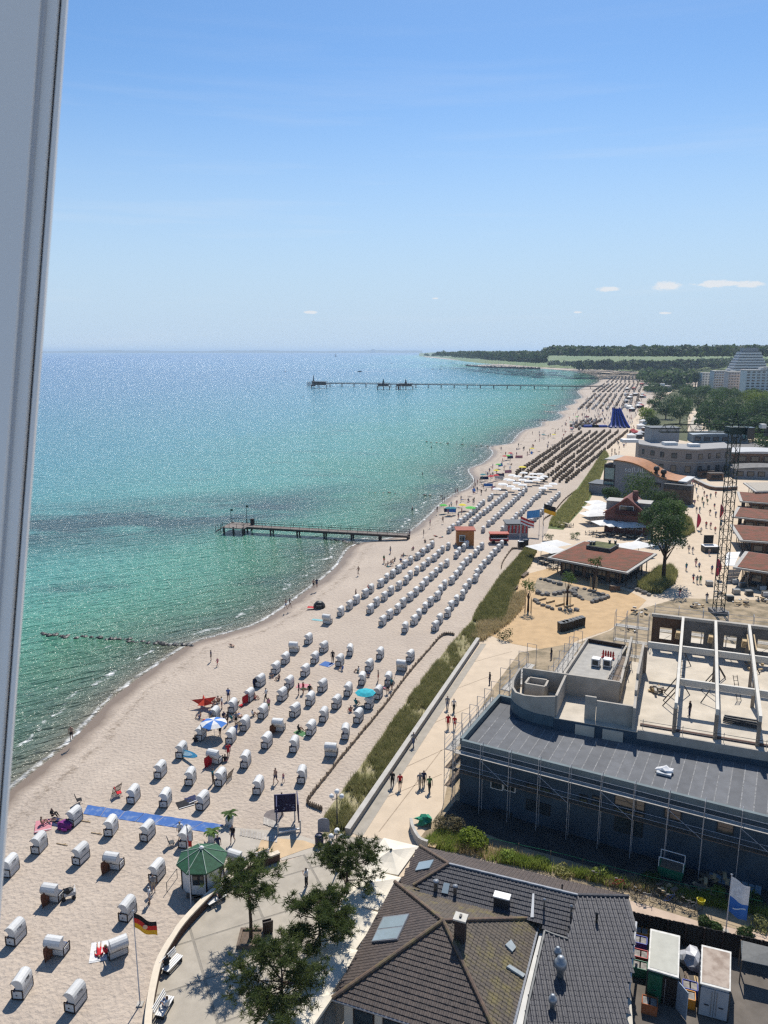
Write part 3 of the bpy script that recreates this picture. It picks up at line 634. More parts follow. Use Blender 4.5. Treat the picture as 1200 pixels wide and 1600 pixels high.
# the rows beyond are too far to tell chairs apart: low real boxes joined into one
mb = MB()
far_rows = [((893, 672), (925, 655)), ((903, 672), (915, 664))] + [((905 + i * 11, 640 - (i % 2)), (930 + i * 8.5, 616)) for i in range(9)] + [((926 + i * 8, 613), (945 + i * 6.5, 600)) for i in range(10)] + [((948 + i * 7, 598), (958 + i * 5, 589)) for i in range(8)] + [((890 + i * 9, 668 - i * .6), (905 + i * 9, 658 - i * .6)) for i in range(5)]
for a, b in far_rows:
    A, B = P(*a), P(*b); n = max(2, int((B - A).length / 4.6))
    for i in range(n):
        p = A + (B - A) * (i / n)
        if rnd.random() < .12: continue
        mb.box((p.x + rnd.uniform(-.6, .6), p.y, .78), (1.1, 1.35, 1.55), rz=rnd.uniform(-.3, .3), mi=0 if rnd.random() < .75 else 1)
tag(mb.build('far_beach_chairs', [M('tan_wicker', (.22, .16, .11), .8, .3, .3), korb_w]), 'dense far rows of brown and white beach chairs up to the pier', 'beach chairs', kind='stuff')
# flat white parasols between the white and brown chairs
def sun_parasol(mat, rad=1.7, hgt=2.1, flat=.35, n=8, name='beach_parasol'):
    r = thing(name, 'x', 'parasol')
    MB().lathe([(rad, hgt - flat), (rad * .55, hgt - flat * .35), (.03, hgt)], n).build('canopy', mat, r, world=False)
    MB().tube((0, 0, 0), (0, 0, hgt), .03).build('pole', steel, r, world=False); return r
ps = sun_parasol(M('white_canopy', (.8, .79, .76), .8, .03), 1.9, 2.1, .45, 4)
kk = 0
for j, ((a, b), n) in enumerate([(((776, 772), (800, 750)), 4), (((787, 765), (818, 746)), 4), (((798, 768), (833, 748)), 5), (((806, 772), (843, 748)), 5), (((848, 771), (864, 764)), 3), (((838, 758), (850, 752)), 3)]):
    for i in range(n):
        p = P(*a).lerp(P(*b), i / max(1, n - 1)); kk += 1
        dup(ps, p, R(35 + rnd.uniform(-5, 5)), 'flat white parasol, %s from near end of the %s file before the brown chairs' % (ORDN[i], RN[j]), 'white square parasols between white and brown chairs')
for ch in list(ps.children): bpy.data.objects.remove(ch)
bpy.data.objects.remove(ps); LABELS.clear()
# ---------------------------------------------------------------- the tiled house at the bottom
def height_for(b, ty):
    lo, hi = 0, 60
    for _ in range(40):
        m = (lo + hi) / 2
        if Q((b.x, b.y, m))[1] > ty: lo = m
        else: hi = m
    return lo
def tile_mat(name, c1, c2, moss=None):
    m = bpy.data.materials.new(name); m.use_nodes = True; t = m.node_tree; b = t.nodes['Principled BSDF']
    pos = N(t, 'ShaderNodeNewGeometry').outputs['Position']
    wn = N(t, 'ShaderNodeTexWhiteNoise', {'Vector': N(t, 'ShaderNodeVectorMath', {0: pos, 1: (3.3, 3.3, 3.3)}, operation='MULTIPLY').outputs[0]}).outputs[0]
    n = N(t, 'ShaderNodeTexNoise', {'Vector': pos, 'Scale': 2.2, 'Detail': 5.0, 'Roughness': .7}).outputs[0]
    c = ramp(t, n, [(.3, c1), (.7, c2)])
    if moss:
        n2 = N(t, 'ShaderNodeTexNoise', {'Vector': pos, 'Scale': .75, 'Detail': 6.0, 'Roughness': .7}).outputs[0]
        c = mixc(t, mth(t, 'MULTIPLY', mth(t, 'SUBTRACT', n2, .5, True), 4.5, True), c, moss)
    t.links.new(c, b.inputs['Base Color']); b.inputs['Roughness'].default_value = .6; b.inputs['Specular IOR Level'].default_value = .35
    n3 = N(t, 'ShaderNodeTexNoise', {'Vector': pos, 'Scale': 22.0, 'Detail': 2.0}).outputs[0]
    t.links.new(N(t, 'ShaderNodeBump', {'Strength': .25, 'Distance': .03, 'Height': n3}).outputs[0], b.inputs['Normal']); return m
tile_old = tile_mat('old_brown_tile', (.1, .075, .062), (.045, .036, .033))
tile_mossy = tile_mat('mossy_brown_tile', (.11, .085, .06), (.055, .045, .036), (.16, .13, .035))
tile_new = tile_mat('anthracite_tile', (.07, .068, .075), (.045, .044, .05))
def tiled_face(poly, ev, mat, root, tw=.3, tl=.34, lip=.05, name='roof_tiles', base=None, roll=1.0):
    """poly: coplanar 3-D points, ev: direction along the eaves; builds every tile as a curved plate"""
    poly = [Vector(p) for p in poly]; nrm = sum((poly[i].cross(poly[(i + 1) % len(poly)]) for i in range(len(poly))), Vector()).normalized()
    if nrm.z < 0: nrm = -nrm
    ev = (ev - nrm * ev.dot(nrm)).normalized(); up = nrm.cross(ev); up = up if up.z > 0 else -up
    o = poly[0]; uv = [((p - o).dot(ev), (p - o).dot(up)) for p in poly]
    def inside(u, v):
        c = False
        for i in range(len(uv)):
            (x1, y1), (x2, y2) = uv[i], uv[(i + 1) % len(uv)]
            if (y1 > v) != (y2 > v) and u < (x2 - x1) * (v - y1) / (y2 - y1) + x1: c = not c
        return c
    u0, u1 = min(a for a, _ in uv), max(a for a, _ in uv); v0, v1 = min(b for _, b in uv), max(b for _, b in uv)
    mb = MB(); pr = [(0, .0), (.2, .028), (.4, .028), (.55, .0), (.8, -.008), (1, .0)]
    j = 0; v = v0
    while v < v1:
        u = u0 - tw
        while u < u1:
            if inside(u + tw / 2, v + tl / 2) or (inside(u + tw * .5, v + tl * .9) and inside(u + tw * .5, v + tl * .95)):
                dz = rnd.uniform(-.006, .006)
                lo = [o + ev * (u + a * tw) + up * v + nrm * (h * roll + lip + dz) for a, h in pr]; hi = [o + ev * (u + a * tw) + up * (v + tl * 1.04) + nrm * (h * roll + .004 + dz) for a, h in pr]
                un = [p - nrm * .045 for p in lo]; k = len(pr)
                fl = [(i, i + 1, k + i + 1, k + i) for i in range(k - 1)] + [(2 * k + i, 2 * k + i + 1, i + 1, i) for i in range(k - 1)]
                mb.add(lo + hi + un, fl)
            u += tw
        v += tl; j += 1
    t = mb.build(name, mat, root); t['kind'] = 'stuff'
    if ev.cross(up).dot(nrm) < 0: pass
    nw = sum((poly[i].cross(poly[(i + 1) % len(poly)]) for i in range(len(poly))), Vector())
    pp = poly if nw.z > 0 else poly[::-1]; k = len(pp)
    MB().add(pp + [p - nrm * .12 for p in pp], [tuple(range(k)), tuple(range(k, 2 * k))[::-1]] + [(i, k + i, k + (i + 1) % k, (i + 1) % k) for i in range(k)]).build('roof', base or mat, root)
def ridge_tiles(a, b, root, mat, r=.14, step=.36):
    a, b = Vector(a), Vector(b); d = (b - a); n = max(2, int(d.length / step)); mb = MB()
    for i in range(n):
        p, q = a + d * (i / n), a + d * ((i + 1.08) / n)
        mb.tube(p + Vector((0, 0, .02)), q + Vector((0, 0, .05)), r * 1.12, r * .92, 8)
    mb.build('ridge_tiles', mat, root, smooth=False)['kind'] = 'stuff'
ridge_m = tile_mat('ridge_tile', (.17, .11, .075), (.085, .062, .048), (.2, .16, .06))
gut = M('zinc_gutter', (.36, .37, .39), .45, .1, 3, metal=.5)
he, ha = 3.0, 5.85
A_, B_, D_ = P(617, 1379, he), P(519, 1561, he), P(842, 1436, he); C_ = B_ + D_ - A_; AP = (B_ + D_) / 2; AP.z = ha
house = thing('tiled_house', 'house with brown pyramid tiled roof, chimney and roof-top solar panel', 'house', (AP.x, AP.y, 0))
wallm = M('house_render', (.6, .56, .48), .9, .06, 1)
tiled_face([A_, AP, B_], B_ - A_, tile_old, house); tiled_face([B_, AP, C_], C_ - B_, tile_old, house)
tiled_face([C_, AP, D_], D_ - C_, tile_mossy, house); tiled_face([D_, AP, A_], A_ - D_, tile_mossy, house)
for k in (A_, B_, C_, D_): ridge_tiles(k + Vector((0, 0, .05)), AP + Vector((0, 0, .05)), house, ridge_m)
cin = lambda p, f: (AP.x + (p.x - AP.x) * f, AP.y + (p.y - AP.y) * f)
MB().prism([cin(p, .9) for p in (A_, B_, C_, D_)], 0, he - .02).build('wall', wallm, house)
for a, b in ((A_, B_), (B_, C_), (C_, D_)): MB().tube(a - Vector((0, 0, .06)), b - Vector((0, 0, .06)), .085, n=8).build('gutter', gut, house)
win = MB(); eb = (C_ - B_).normalized(); nb_ = Vector((eb.y, -eb.x, 0))
for k in range(4):
    c = B_.lerp(C_, .14 + k * .2); c = Vector((*cin(c, .905), 1.35)); f = MB().box(c, (1.5, .1, 1.9), math.atan2(eb.y, eb.x)).build('window', dk_frame, house)
    MB().box(c + nb_ * .03, (1.3, .1, 1.7), math.atan2(eb.y, eb.x)).build('pane', glass, f)
def plate(root, px, p0, nrm, off, th, mat, name, par=None):
    q = [ray_plane(x, y, p0, nrm) + nrm * off for x, y in px]
    if (q[1] - q[0]).cross(q[2] - q[0]).dot(nrm) < 0: q = q[::-1]
    return MB().solid(q, th).build(name, mat, par or root)
nAB = (AP - A_).cross(B_ - A_).normalized(); nAB = nAB if nAB.z > 0 else -nAB
nCD = (AP - C_).cross(D_ - C_).normalized(); nCD = nCD if nCD.z > 0 else -nCD
solar_m = M('solar_glass', (.3, .37, .4), .12, .05, 1, spec=.9)
f_ = plate(house, [(600, 1436), (641, 1431), (622, 1471), (582, 1475)], A_, nAB, .2, .14, gut, 'solar_panel')
for q in ([(601.5, 1437.5), (639, 1433), (631, 1450.5), (592.5, 1455)], [(592, 1457), (630, 1452.5), (621.5, 1469.5), (583.5, 1474)]): plate(house, q, A_, nAB, .215, .03, solar_m, 'pane', f_)
cb = ray_plane(719, 1466, AP, nCD); r_ = math.atan2((D_ - A_).y, (D_ - A_).x)
ch = MB().box(cb + Vector((0, 0, .55)), (.72, .62, 2.1), r_).build('chimney', M('soot_brick', (.055, .04, .035), .9, .25, 5), house)
c_ = MB().box(cb + Vector((0, 0, 1.66)), (.9, .8, .12), r_).build('chimney_cap', M('cap_mortar', (.6, .57, .5), .9, .1, 3), ch)
MB().box(cb + Vector((0, 0, 1.78)), (.16, .26, .12), r_).build('flue', black, ch)
for q in ([(788, 1478), (797, 1470), (805, 1482), (799, 1489)], [(790, 1512), (795, 1509), (819, 1524), (816, 1529)]): plate(house, q, AP, nCD, .16, .14, M('roof_light_grey', (.42, .46, .46), .3, .1, 2), 'roof_light')
# ---- building behind and its long right wing
zr = 4.7; K1, K2, K3 = P(701, 1350, zr), P(903, 1399, zr), P(982, 1401, zr)
wing = thing('roofed_annexe', 'long annexe with grey-black tiled roof, flue pipes and white flat strip', 'building', ((K1.x + K3.x) / 2, 46, 0))
def slope(a, b, pitch):
    d = (b - a).normalized(); n = Vector((d.y, -d.x, 0));  n = n if n.y < 0 else -n     # towards the camera
    return Vector((n.x * math.sin(R(pitch)), n.y * math.sin(R(pitch)), math.cos(R(pitch))))
nF = slope(K1, K2, 27); fa = lambda x, y: ray_plane(x, y, K1, nF)
tiled_face([K1, fa(646, 1384), fa(700, 1405), fa(772, 1421), fa(835, 1436), fa(884, 1469), fa(893, 1440), K2], K2 - K1, tile_new, wing)
nRt = slope(K2, K3, 10); fr = lambda x, y: ray_plane(x, y, K2, nRt)
tiled_face([K2, fr(887, 1468), fr(866, 1461), fr(852, 1455), fr(827, 1567), fr(812, 1650), fr(972, 1650), fr(993, 1441), K3], K3 - K2, tile_new, wing, tw=.34, tl=.36, lip=.022, roll=2.4)
# far slopes, fall away from the camera
zb = 3.1; E1, E2, E3 = P(656, 1322, zb), P(973, 1398, zb), P(646, 1384, zb)
tiled_face([K1, K2, E2, E1], K2 - K1, tile_old, wing); 
hipn = (K1 - E1).cross(E3 - E1).normalized(); hipn = hipn if hipn.z > 0 else -hipn
E4 = P(624, 1384, zb)
tiled_face([K1, E1, ray_plane(624, 1384, E1, hipn), ray_plane(646, 1384, E1, hipn)], E3 - E1, tile_old, wing)
ridge_tiles(K1, E1, wing, ridge_m); ridge_tiles(K1, fa(646, 1384), wing, ridge_m); ridge_tiles(K1, K2, wing, gut, .1, 1.2); ridge_tiles(K2, K3, wing, tile_new, .13)
MB().prism([(K1.x - 1.2, K1.y + .2), (E1.x + .8, E1.y - 1.2), (E2.x - .4, E2.y - .5), (K3.x - .2, K3.y - .6), (16.0, 41.5), (10.9, 41.5), (12.9, 46.6)], 0, 2.5).build('wall', wallm, wing)
MB().solid([P(843, 1459, 2.85), P(853, 1457, 2.85), P(825, 1566, 2.85), P(814, 1650, 2.85), P(792, 1650, 2.85)][::-1], .12).build('flat_roof', M('white_membrane', (.62, .61, .57), .7, .08, 1), wing)
MB().path([P(994, 1441, 3.0), P(977, 1600, 2.2), P(975, 1650, 2.0)], .09, 8).build('gutter', M('white_gutter', (.6, .6, .6), .5), wing)
MB().path([fr(887, 1468), fr(866, 1461), fr(851, 1455), fr(826, 1567), fr(811, 1650)], .12, 6).build('verge_trim', steel_d, wing)
MB().path([D_ + Vector((.12, 0, -.05)), C_ + Vector((.12, 0, -.05))], .07, 8).build('gutter', gut, wing)
plate(wing, [(656, 1349), (679, 1345), (672, 1358), (650, 1362)], E1, hipn, .14, .1, solar_m, 'skylight')
plate(wing, [(694, 1380), (703, 1382), (700, 1398), (690, 1396)], K1, nF, .14, .1, solar_m, 'skylight')
plate(wing, [(832, 1397), (835, 1397), (834, 1434), (829, 1434)], K1, nF, .1, .04, white, 'roof_ladder')
b = fa(784, 1413); x_ = MB().box(b + Vector((0, 0, .75)), (1.25, .7, .1), r_).build('extractor_hood', white, wing); MB().box(b + Vector((0, 0, .3)), (1.15, .6, .75), r_).build('extractor_box', steel_d, x_)
for (x, y, h, rr_) in ((850, 1420, .75, .07), (892, 1433, .9, .07), (681, 1391, .75, .16), (711, 1398, .7, .14)):
    b = fa(x, y); MB().lathe([(rr_, -.2), (rr_, h), (rr_ * 1.5, h), (rr_ * 1.5, h + .1), (0, h + .16)], 10, b).build('vent_pipe', steel, wing, True)
for (x, y, h, rr_) in ((932, 1441, .7, .09), (878, 1392, .5, .06)):
    b = fr(x, y) if y > 1400 else P(x, y, 4.3); MB().lathe([(rr_, -.2), (rr_, h), (rr_ * 1.4, h), (0, h + .12)], 10, b).build('vent_pipe', steel_d, wing, True)
for (x, y, k) in ((871, 1498, .6), (875, 1524, .95), (863, 1574, .62)):
    b = fr(x, y); MB().lathe([(.26 * k, -.2), (.26 * k, .7 * k), (.44 * k, .75 * k), (.44 * k, 1.15 * k), (.3 * k, 1.22 * k), (.26 * k, 1.5 * k), (.1 * k, 1.6 * k), (0, 1.6 * k)], 14, b).build('roof_vent', M('brushed_steel', (.34, .37, .4), .5, .15, 3, metal=.55), wing, True)
b = fa(697, 1389)
# ---- small lower roof at the very bottom edge and the pergola between
# ---------------------------------------------------------------- cream terrace parasols
def big_parasol(px_c, corners, label, z=2.75):
    cs = [P(x, y, z) for x, y in corners]; c = sum(cs, Vector()) / 4
    r = thing('terrace_parasol', label, 'parasol', (c.x, c.y, 0), group='big square cream parasols beside the house')
    top = Vector((c.x, c.y, z + .62)); mb = MB(); n = 10; V = []; F_ = []
    for s_ in range(4):
        a, b = cs[s_], cs[(s_ + 1) % 4]
        for i in range(n + 1):
            e = a.lerp(b, i / n); e.z -= .1 * math.sin(math.pi * i / n) * 0
            for j in range(5):
                t = j / 4; p = e.lerp(top, t); p.z -= .16 * math.sin(math.pi * t) * (1 - abs(2 * i / n - 1) * .8) ; V.append(p)
        o_ = s_ * (n + 1) * 5
        F_ += [(o_ + i * 5 + j, o_ + (i + 1) * 5 + j, o_ + (i + 1) * 5 + j + 1, o_ + i * 5 + j + 1) for i in range(n) for j in range(4)]
    ar = (cs[1] - cs[0]).cross(cs[2] - cs[0]).z
    mb.add(V, [f if ar > 0 else f[::-1] for f in F_]).build('canopy', cream, r)
    v = MB()
    for s_ in range(4): v.solid([cs[s_], cs[(s_ + 1) % 4], cs[(s_ + 1) % 4] - Vector((0, 0, .22)), cs[s_] - Vector((0, 0, .22))], .02)
    v.build('valance', cream, r)
    MB().tube((c.x, c.y, 0), top, .05, n=8).build('pole', steel, r)
    MB().lathe([(.1, 0), (.12, .06), (0, .16)], 8, top).build('finial', steel_d, r)
    ri = MB()
    for p in cs: ri.tube(top - Vector((0, 0, .12)), p + Vector((0, 0, -.03)), .022, n=5)
    ri.build('rib', steel, r); MB().box((c.x, c.y, .06), (.9, .9, .12)).build('base', conc_d, r)
first = [(600, 1309), (654, 1322), (622, 1366), (568, 1356)]
cen = [(619, 1329), (591, 1377), (557, 1434), (521, 1496), (480, 1566)]
W0 = [P(x, y, 2.75) for x, y in first]; c0 = sum(W0, Vector()) / 4
for i, (x, y) in enumerate([(611, 1338), (580, 1389), (545, 1447), (508, 1509), (464, 1578)]):
    c = P(x, y, 2.75); k = 1.02
    big_parasol((x, y), [Q(c + (q - c0) * k) for q in W0], '%s of five big square cream parasols counted down from the promenade' % ORDN[i])
# white planked floor below
sheet('parasol_terrace', [(590, 1310), (640, 1322), (600, 1385), (520, 1545), (480, 1680), (440, 1690), (480, 1560), (540, 1420), (560, 1340)], .085, M('decking_pale', (.45, .4, .33), .9, .1, 2))
# ---------------------------------------------------------------- trees
def tuft_mesh(n, r, w, rr, flat=.0):
    V = []; F_ = []
    for i in range(n):
        d = Vector((rr.gauss(0, 1), rr.gauss(0, 1), rr.gauss(.35, .8))).normalized(); s_ = d.cross(Vector((rr.gauss(0, 1), rr.gauss(0, 1), rr.gauss(0, 1)))).normalized() * w
        L = r * rr.uniform(.6, 1.1); o_ = len(V); V += [d * (.12 * L) - s_, d * (.12 * L) + s_, d * L]; F_.append((o_, o_ + 1, o_ + 2))
    return V, F_
def pine(name, label, base, H_, rad, cz, seed, dens=1.0, lean=(0, 0)):
    rr = random.Random(seed); root = thing(name, label, 'tree', base)
    tr = MB(); pts = [Vector((base.x + lean[0] * t + rr.uniform(-.07, .07), base.y + lean[1] * t + rr.uniform(-.07, .07), H_ * t)) for t in (0, .25, .5, .75, 1)]
    for i in range(4): tr.tube(pts[i] - Vector((0, 0, .05)), pts[i + 1], .17 * (1 - i * .2) * H_ / 7, .17 * (1 - (i + 1) * .2) * H_ / 7, 8)
    fol = MB(); tw = [tuft_mesh(22, .46, .028, rr) for _ in range(8)]
    nl = int(26 * dens)
    for k in range(nl):
        t = rr.uniform(.45, 1.0); i = min(3, int(t * 4)); o_ = pts[i].lerp(pts[i + 1], t * 4 - i)
        a = k * 2.4 + rr.uniform(-.4, .4); f = 1 - ((t - .62) / .45) ** 2 if t > .62 else .65 + .35 * (t - .45) / .17
        L = rad * max(.22, f) * rr.uniform(.7, 1.12); e = o_ + Vector((math.cos(a) * L, math.sin(a) * L, L * rr.uniform(.05, .4)))
        m = o_.lerp(e, .5) + Vector((0, 0, -.08 * L)); tr.tube(o_, m, .05, .035, 5); tr.tube(m, e, .035, .012, 5)
        for q in range(int(17 * L / 2.2 * dens) + 4):
            s_ = rr.uniform(.42, 1.1); c = o_.lerp(e, s_) + Vector((rr.gauss(0, .26), rr.gauss(0, .26), rr.gauss(.08, .17))) * L / 2
            V, F_ = tw[rr.randrange(8)]; z = Matrix.Rotation(rr.uniform(0, 6.28), 3, 'Z'); sc_ = rr.uniform(.75, 1.25)
            fol.add([z @ v * sc_ + c for v in V], F_)
    tr.build('trunk', bark, root); fol.build('crown', pine_l, root); return root
def base_under(px, py, z): p = P(px, py, z); return Vector((p.x, p.y, 0))
pine('pine_tree', 'young pine growing in the square planter on the terrace', P(392, 1470), 6.9, 2.6, 5.3, 11)
pine('pine_tree', 'pine beside the upper parasols with the street lamps behind it', base_under(543, 1352, 5.2), 6.8, 2.75, 5.4, 12)
pine('pine_tree', 'dense dark pine between two other pines, leaning over the parasols', base_under(500, 1437, 5.0), 6.6, 2.8, 5.2, 13, 1.25)
pine('pine_tree', 'lowest and broadest pine casting shade on the terrace slabs', base_under(440, 1530, 4.9), 6.7, 3.1, 5.2, 14, 1.15)
def leafy(name, label, base, H_, rad, seed, mat=tree_l, cat='tree', leaf=.42, n=1500, trunk=.35, group=None, sq=1.0, lobes=7, kind=None):
    rr = random.Random(seed); root = thing(name, label, cat, base, group=group); tr = MB()
    if trunk: tr.tube(base - Vector((0, 0, .1)), base + Vector((0, 0, H_ * .55)), H_ * .028 + .05, H_ * .014 + .03, 7)
    cz = H_ - rad * sq * .95 if trunk else rad * sq * .5; L = [(Vector((0, 0, cz)), rad * .75)]
    for k in range(lobes):
        a = k * 2.4 + rr.random(); d = rad * rr.uniform(.4, .68); L.append((Vector((math.cos(a) * d, math.sin(a) * d, cz + sq * rad * rr.uniform(-.45, .5))), rad * rr.uniform(.34, .52)))
        if trunk: tr.tube(base + Vector((0, 0, H_ * rr.uniform(.25, .45))), base + L[-1][0], H_ * .012 + .02, .02, 5)
    rr_ = np.random.default_rng(seed); V = []
    wts = np.array([r ** 2 for _, r in L]); wts /= wts.sum(); idx = rr_.choice(len(L), n, p=wts)
    C = np.array([tuple(c) for c, _ in L])[idx]; Rr = np.array([r for _, r in L])[idx]
    d = rr_.normal(0, 1, (n, 3)); d /= np.linalg.norm(d, axis=1)[:, None]; d[:, 2] = np.where(d[:, 2] < -.3, -d[:, 2], d[:, 2])
    c = C + d * (Rr * np.clip(rr_.normal(.93, .13, n), .35, 1.25))[:, None] * np.array([1, 1, sq])
    c[:, 2] = np.maximum(c[:, 2], .05)
    nrm = d + rr_.normal(0, .55, (n, 3)); nrm /= np.linalg.norm(nrm, axis=1)[:, None]
    t1 = np.cross(nrm, rr_.normal(0, 1, (n, 3))); t1 /= np.linalg.norm(t1, axis=1)[:, None]; t2 = np.cross(nrm, t1); s_ = (leaf * rr_.uniform(.5, 1.15, n))[:, None]
    V = np.stack([c - t1 * s_ * .5, c + t2 * s_ * .33, c + t1 * s_ * .55, c - t2 * s_ * .33], 1).reshape(-1, 3)
    o = np_mesh('crown', V, np.arange(n * 4).reshape(n, 4), mat, smooth=False); o.parent = root
    if trunk: tr.build('trunk', bark, root)
    return root
# ---------------------------------------------------------------- kiosk and terrace furniture
kp = P(318, 1380); kiosk = thing('beach_kiosk', 'white octagonal kiosk with green roof and dark framed windows', 'kiosk', kp)
def octa(r, ph=R(22.5)): return [(kp.x + r * math.cos(ph + k * math.pi / 4), kp.y + r * math.sin(ph + k * math.pi / 4)) for k in range(8)]
rk = 1.75; zt = 2.45
MB().prism(octa(rk), 0, zt).build('wall', M('kiosk_white', (.74, .73, .7), .6, .05, 2), kiosk)
ov = octa(rk + .42)
rf = MB(); apx = (kp.x, kp.y, zt + 1.0); rf.add([(x, y, zt - .02) for x, y in ov] + [(x, y, zt - .14) for x, y in ov] + [apx], [(k, (k + 1) % 8, 16) for k in range(8)] + [(8 + k, 8 + (k + 1) % 8, (k + 1) % 8, k) for k in range(8)] + [tuple(range(8, 16))[::-1]])
roofk = rf.build('roof', M('green_shingle', (.025, .1, .05), .7, .2, 3, bump=.3, bscale=20), kiosk)
for k in range(8): MB().tube((ov[k][0], ov[k][1], zt + .01), (apx[0], apx[1], apx[2] + .02), .035, n=5).build('ridge_strip', M('pale_green_trim', (.4, .5, .4), .6), roofk)
MB().lathe([(.16, 0), (.2, .1), (.1, .2), (0, .22)], 10, Vector(apx) - Vector((0, 0, .05))).build('roof_cap', white, roofk)
oc = octa(rk + .02)
for k in range(8):
    a, b = Vector((*oc[k], 0)), Vector((*oc[(k + 1) % 8], 0)); d = (b - a).normalized(); mid = (a + b) / 2; rz = math.atan2(d.y, d.x)
    MB().box((a.x, a.y, zt / 2), (.1, .1, zt), rz).build('corner_post', dk_frame, kiosk)
    if k in (3, 5, 7, 0, 2):
        f = MB().box((mid.x, mid.y, 1.55), (.95, .07, .95), rz).build('window', dk_frame, kiosk)
        for s_ in (-.23, .23): MB().box(mid + d * s_ + Vector((0, 0, 1.55)), (.36, .12, .78), rz).build('pane', glass, f)
fm = thing('picket_fence', 'low white picket fence in front of the octagonal kiosk', 'fence', P(325, 1397))
fa_, fb_ = P(305, 1388), P(334, 1396)
for i in range(13):
    p = fa_.lerp(fb_, i / 12); MB().box(p + Vector((0, 0, .42)), (.07, .03, .84), 0).build('picket', white, fm)
for z in (.25, .62): MB().tube(fa_ + Vector((0, .03, z)), fb_ + Vector((0, .03, z)), .03, n=4).build('rail', white, fm)
st = thing('wooden_steps', 'dark wooden steps below the octagonal kiosk', 'steps', P(302, 1404))
for k in range(3): MB().box(P(300 + k * 6, 1400 + k * 3) + Vector((0, 0, .12)), (.9, .55, .1), .25).build('step', wood, st)
hr = thing('hand_rail', 'thin metal hand rail in the sand left of the kiosk', 'railing', P(268, 1385))
MB().path([P(261, 1394), P(261, 1394) + Vector((0, 0, .9)), P(277, 1372) + Vector((0, 0, .9)), P(277, 1372)], .03, 6).build('rail', steel_d, hr)
# flag poles
def flag_mesh(w, h, amp, bands, droop, nx=14, ny=9):
    V = []; F_ = []; mi = []
    for i in range(nx + 1):
        for j in range(ny + 1):
            u, v = i / nx, j / ny; V.append((u * w * math.cos(droop), amp * math.sin(u * 7 + v * 1.3) * (.25 + u) , -v * h - u * w * math.sin(droop) - .05 * math.sin(u * 5) * u))
    for i in range(nx):
        for j in range(ny): F_.append((i * (ny + 1) + j, i * (ny + 1) + j + 1, (i + 1) * (ny + 1) + j + 1, (i + 1) * (ny + 1) + j)); mi.append(min(len(bands) - 1, int(j / ny * len(bands))))
    return new_mesh('flag', V, F_, bands, mi, True)
def flagpole(base, top_y, label, flag_label, w, h, bands, rz, droop, r=.05):
    H_ = height_for(base, top_y); root = thing('flagpole', label, 'flagpole', base)
    MB().tube((0, 0, 0), (0, 0, H_), r, r * .6, 8).build('pole', M('white_pole', (.62, .62, .63), .4, .05), root, world=False); MB().lathe([(.08, 0), (.1, .06), (0, .14)], 8, (0, 0, H_)).build('finial', steel, root, world=False); MB().box((0, 0, .05), (.45, .45, .1)).build('foot', conc, root, world=False)
    f = put('flag', flag_mesh(w, h, .14, bands, droop), None, base + Vector((0, 0, H_ - .12)), rz); tag(f, flag_label, 'flag'); return f, H_
fblk, fred, fgold = M('flag_black', (.012, .012, .014), .8, .05), M('flag_red', (.62, .03, .02), .8, .05), M('flag_gold', (.8, .42, .02), .8, .05)
gf, gh = flagpole(P(219, 1570), 1424, 'tall white flagpole standing in the sand at lower left', 'black, red and gold flag with a round crest flying from white pole', 1.75, 1.15, [fblk, fred, fgold], R(5), R(32))
c_ = MB().lathe([(.17, 0), (.17, .01)], 14).mesh('crest', M('crest_pale', (.75, .5, .35), .8)); 
for s_ in (-1, 1): 
    q = put('crest', c_, gf, (.78, s_ * .17, -1.02), 0, (1, 1, 1)); q.rotation_euler = (R(90), 0, 0)
rf_, rh = flagpole(P(299, 1419), 1290, 'white flagpole rising in front of the octagonal kiosk', 'red and white flag hanging limp from pole by the kiosk', .75, 1.3, [M('flag_white', (.8, .8, .8), .8), fred], R(-10), R(68))
sky_b = M('flag_sky_blue', (.035, .17, .52), .8, .05); fw = M('flag_white', (.8, .8, .8), .8)
bf, bh = flagpole(P(1134, 1456), 1367, 'slim flagpole with hoisted banner behind the yard fence', 'white and blue banner flag with a white wave emblem', 1.5, 3.1, [fw, fw, sky_b, sky_b], R(-25), R(24))
wv = MB().path([(x, 0, .1 * math.sin(x * 5)) for x in np.linspace(-.45, .45, 9)], .05, 5).mesh('emblem', fw)
for s_ in (-1, 1): put('emblem', wv, bf, (.75, s_ * .14, -2.55), 0)
# lamps with globes
def lamp(base, H_, label):
    r = thing('street_lamp', label, 'street lamp', base, group=None)
    MB().tube((0, 0, 0), (0, 0, H_), .075, .05, 8).build('pole', steel_d, r, world=False); MB().lathe([(.16, 0), (.14, .5), (.08, .7)], 8).build('base', steel_d, r, world=False)
    arm = MB(); gl = []
    for k in range(3):
        a = R(90 + 120 * k); arm.path([(0, 0, H_ - .5), (math.cos(a) * .45, math.sin(a) * .45, H_ - .55), (math.cos(a) * .55, math.sin(a) * .55, H_ - .3)], .03, 5); gl.append((math.cos(a) * .55, math.sin(a) * .55, H_ - .1))
    arm.build('arm', steel_d, r, world=False); gl.append((0, 0, H_ + .2))
    for g in gl: MB().lathe([(.05, -.24), (.2, -.14), (.24, 0), (.2, .14), (.1, .22), (0, .24)], 12, g).build('globe', M('opal_globe', (.8, .8, .78), .25, .02), r, True, world=False)
lamp(P(527, 1295), height_for(P(527, 1295), 1240), 'black street lamp with white globes rising from the dune grass')
lamp(P(527, 1362), height_for(P(527, 1362), 1302), 'black street lamp with white globes half hidden behind the upper pine')
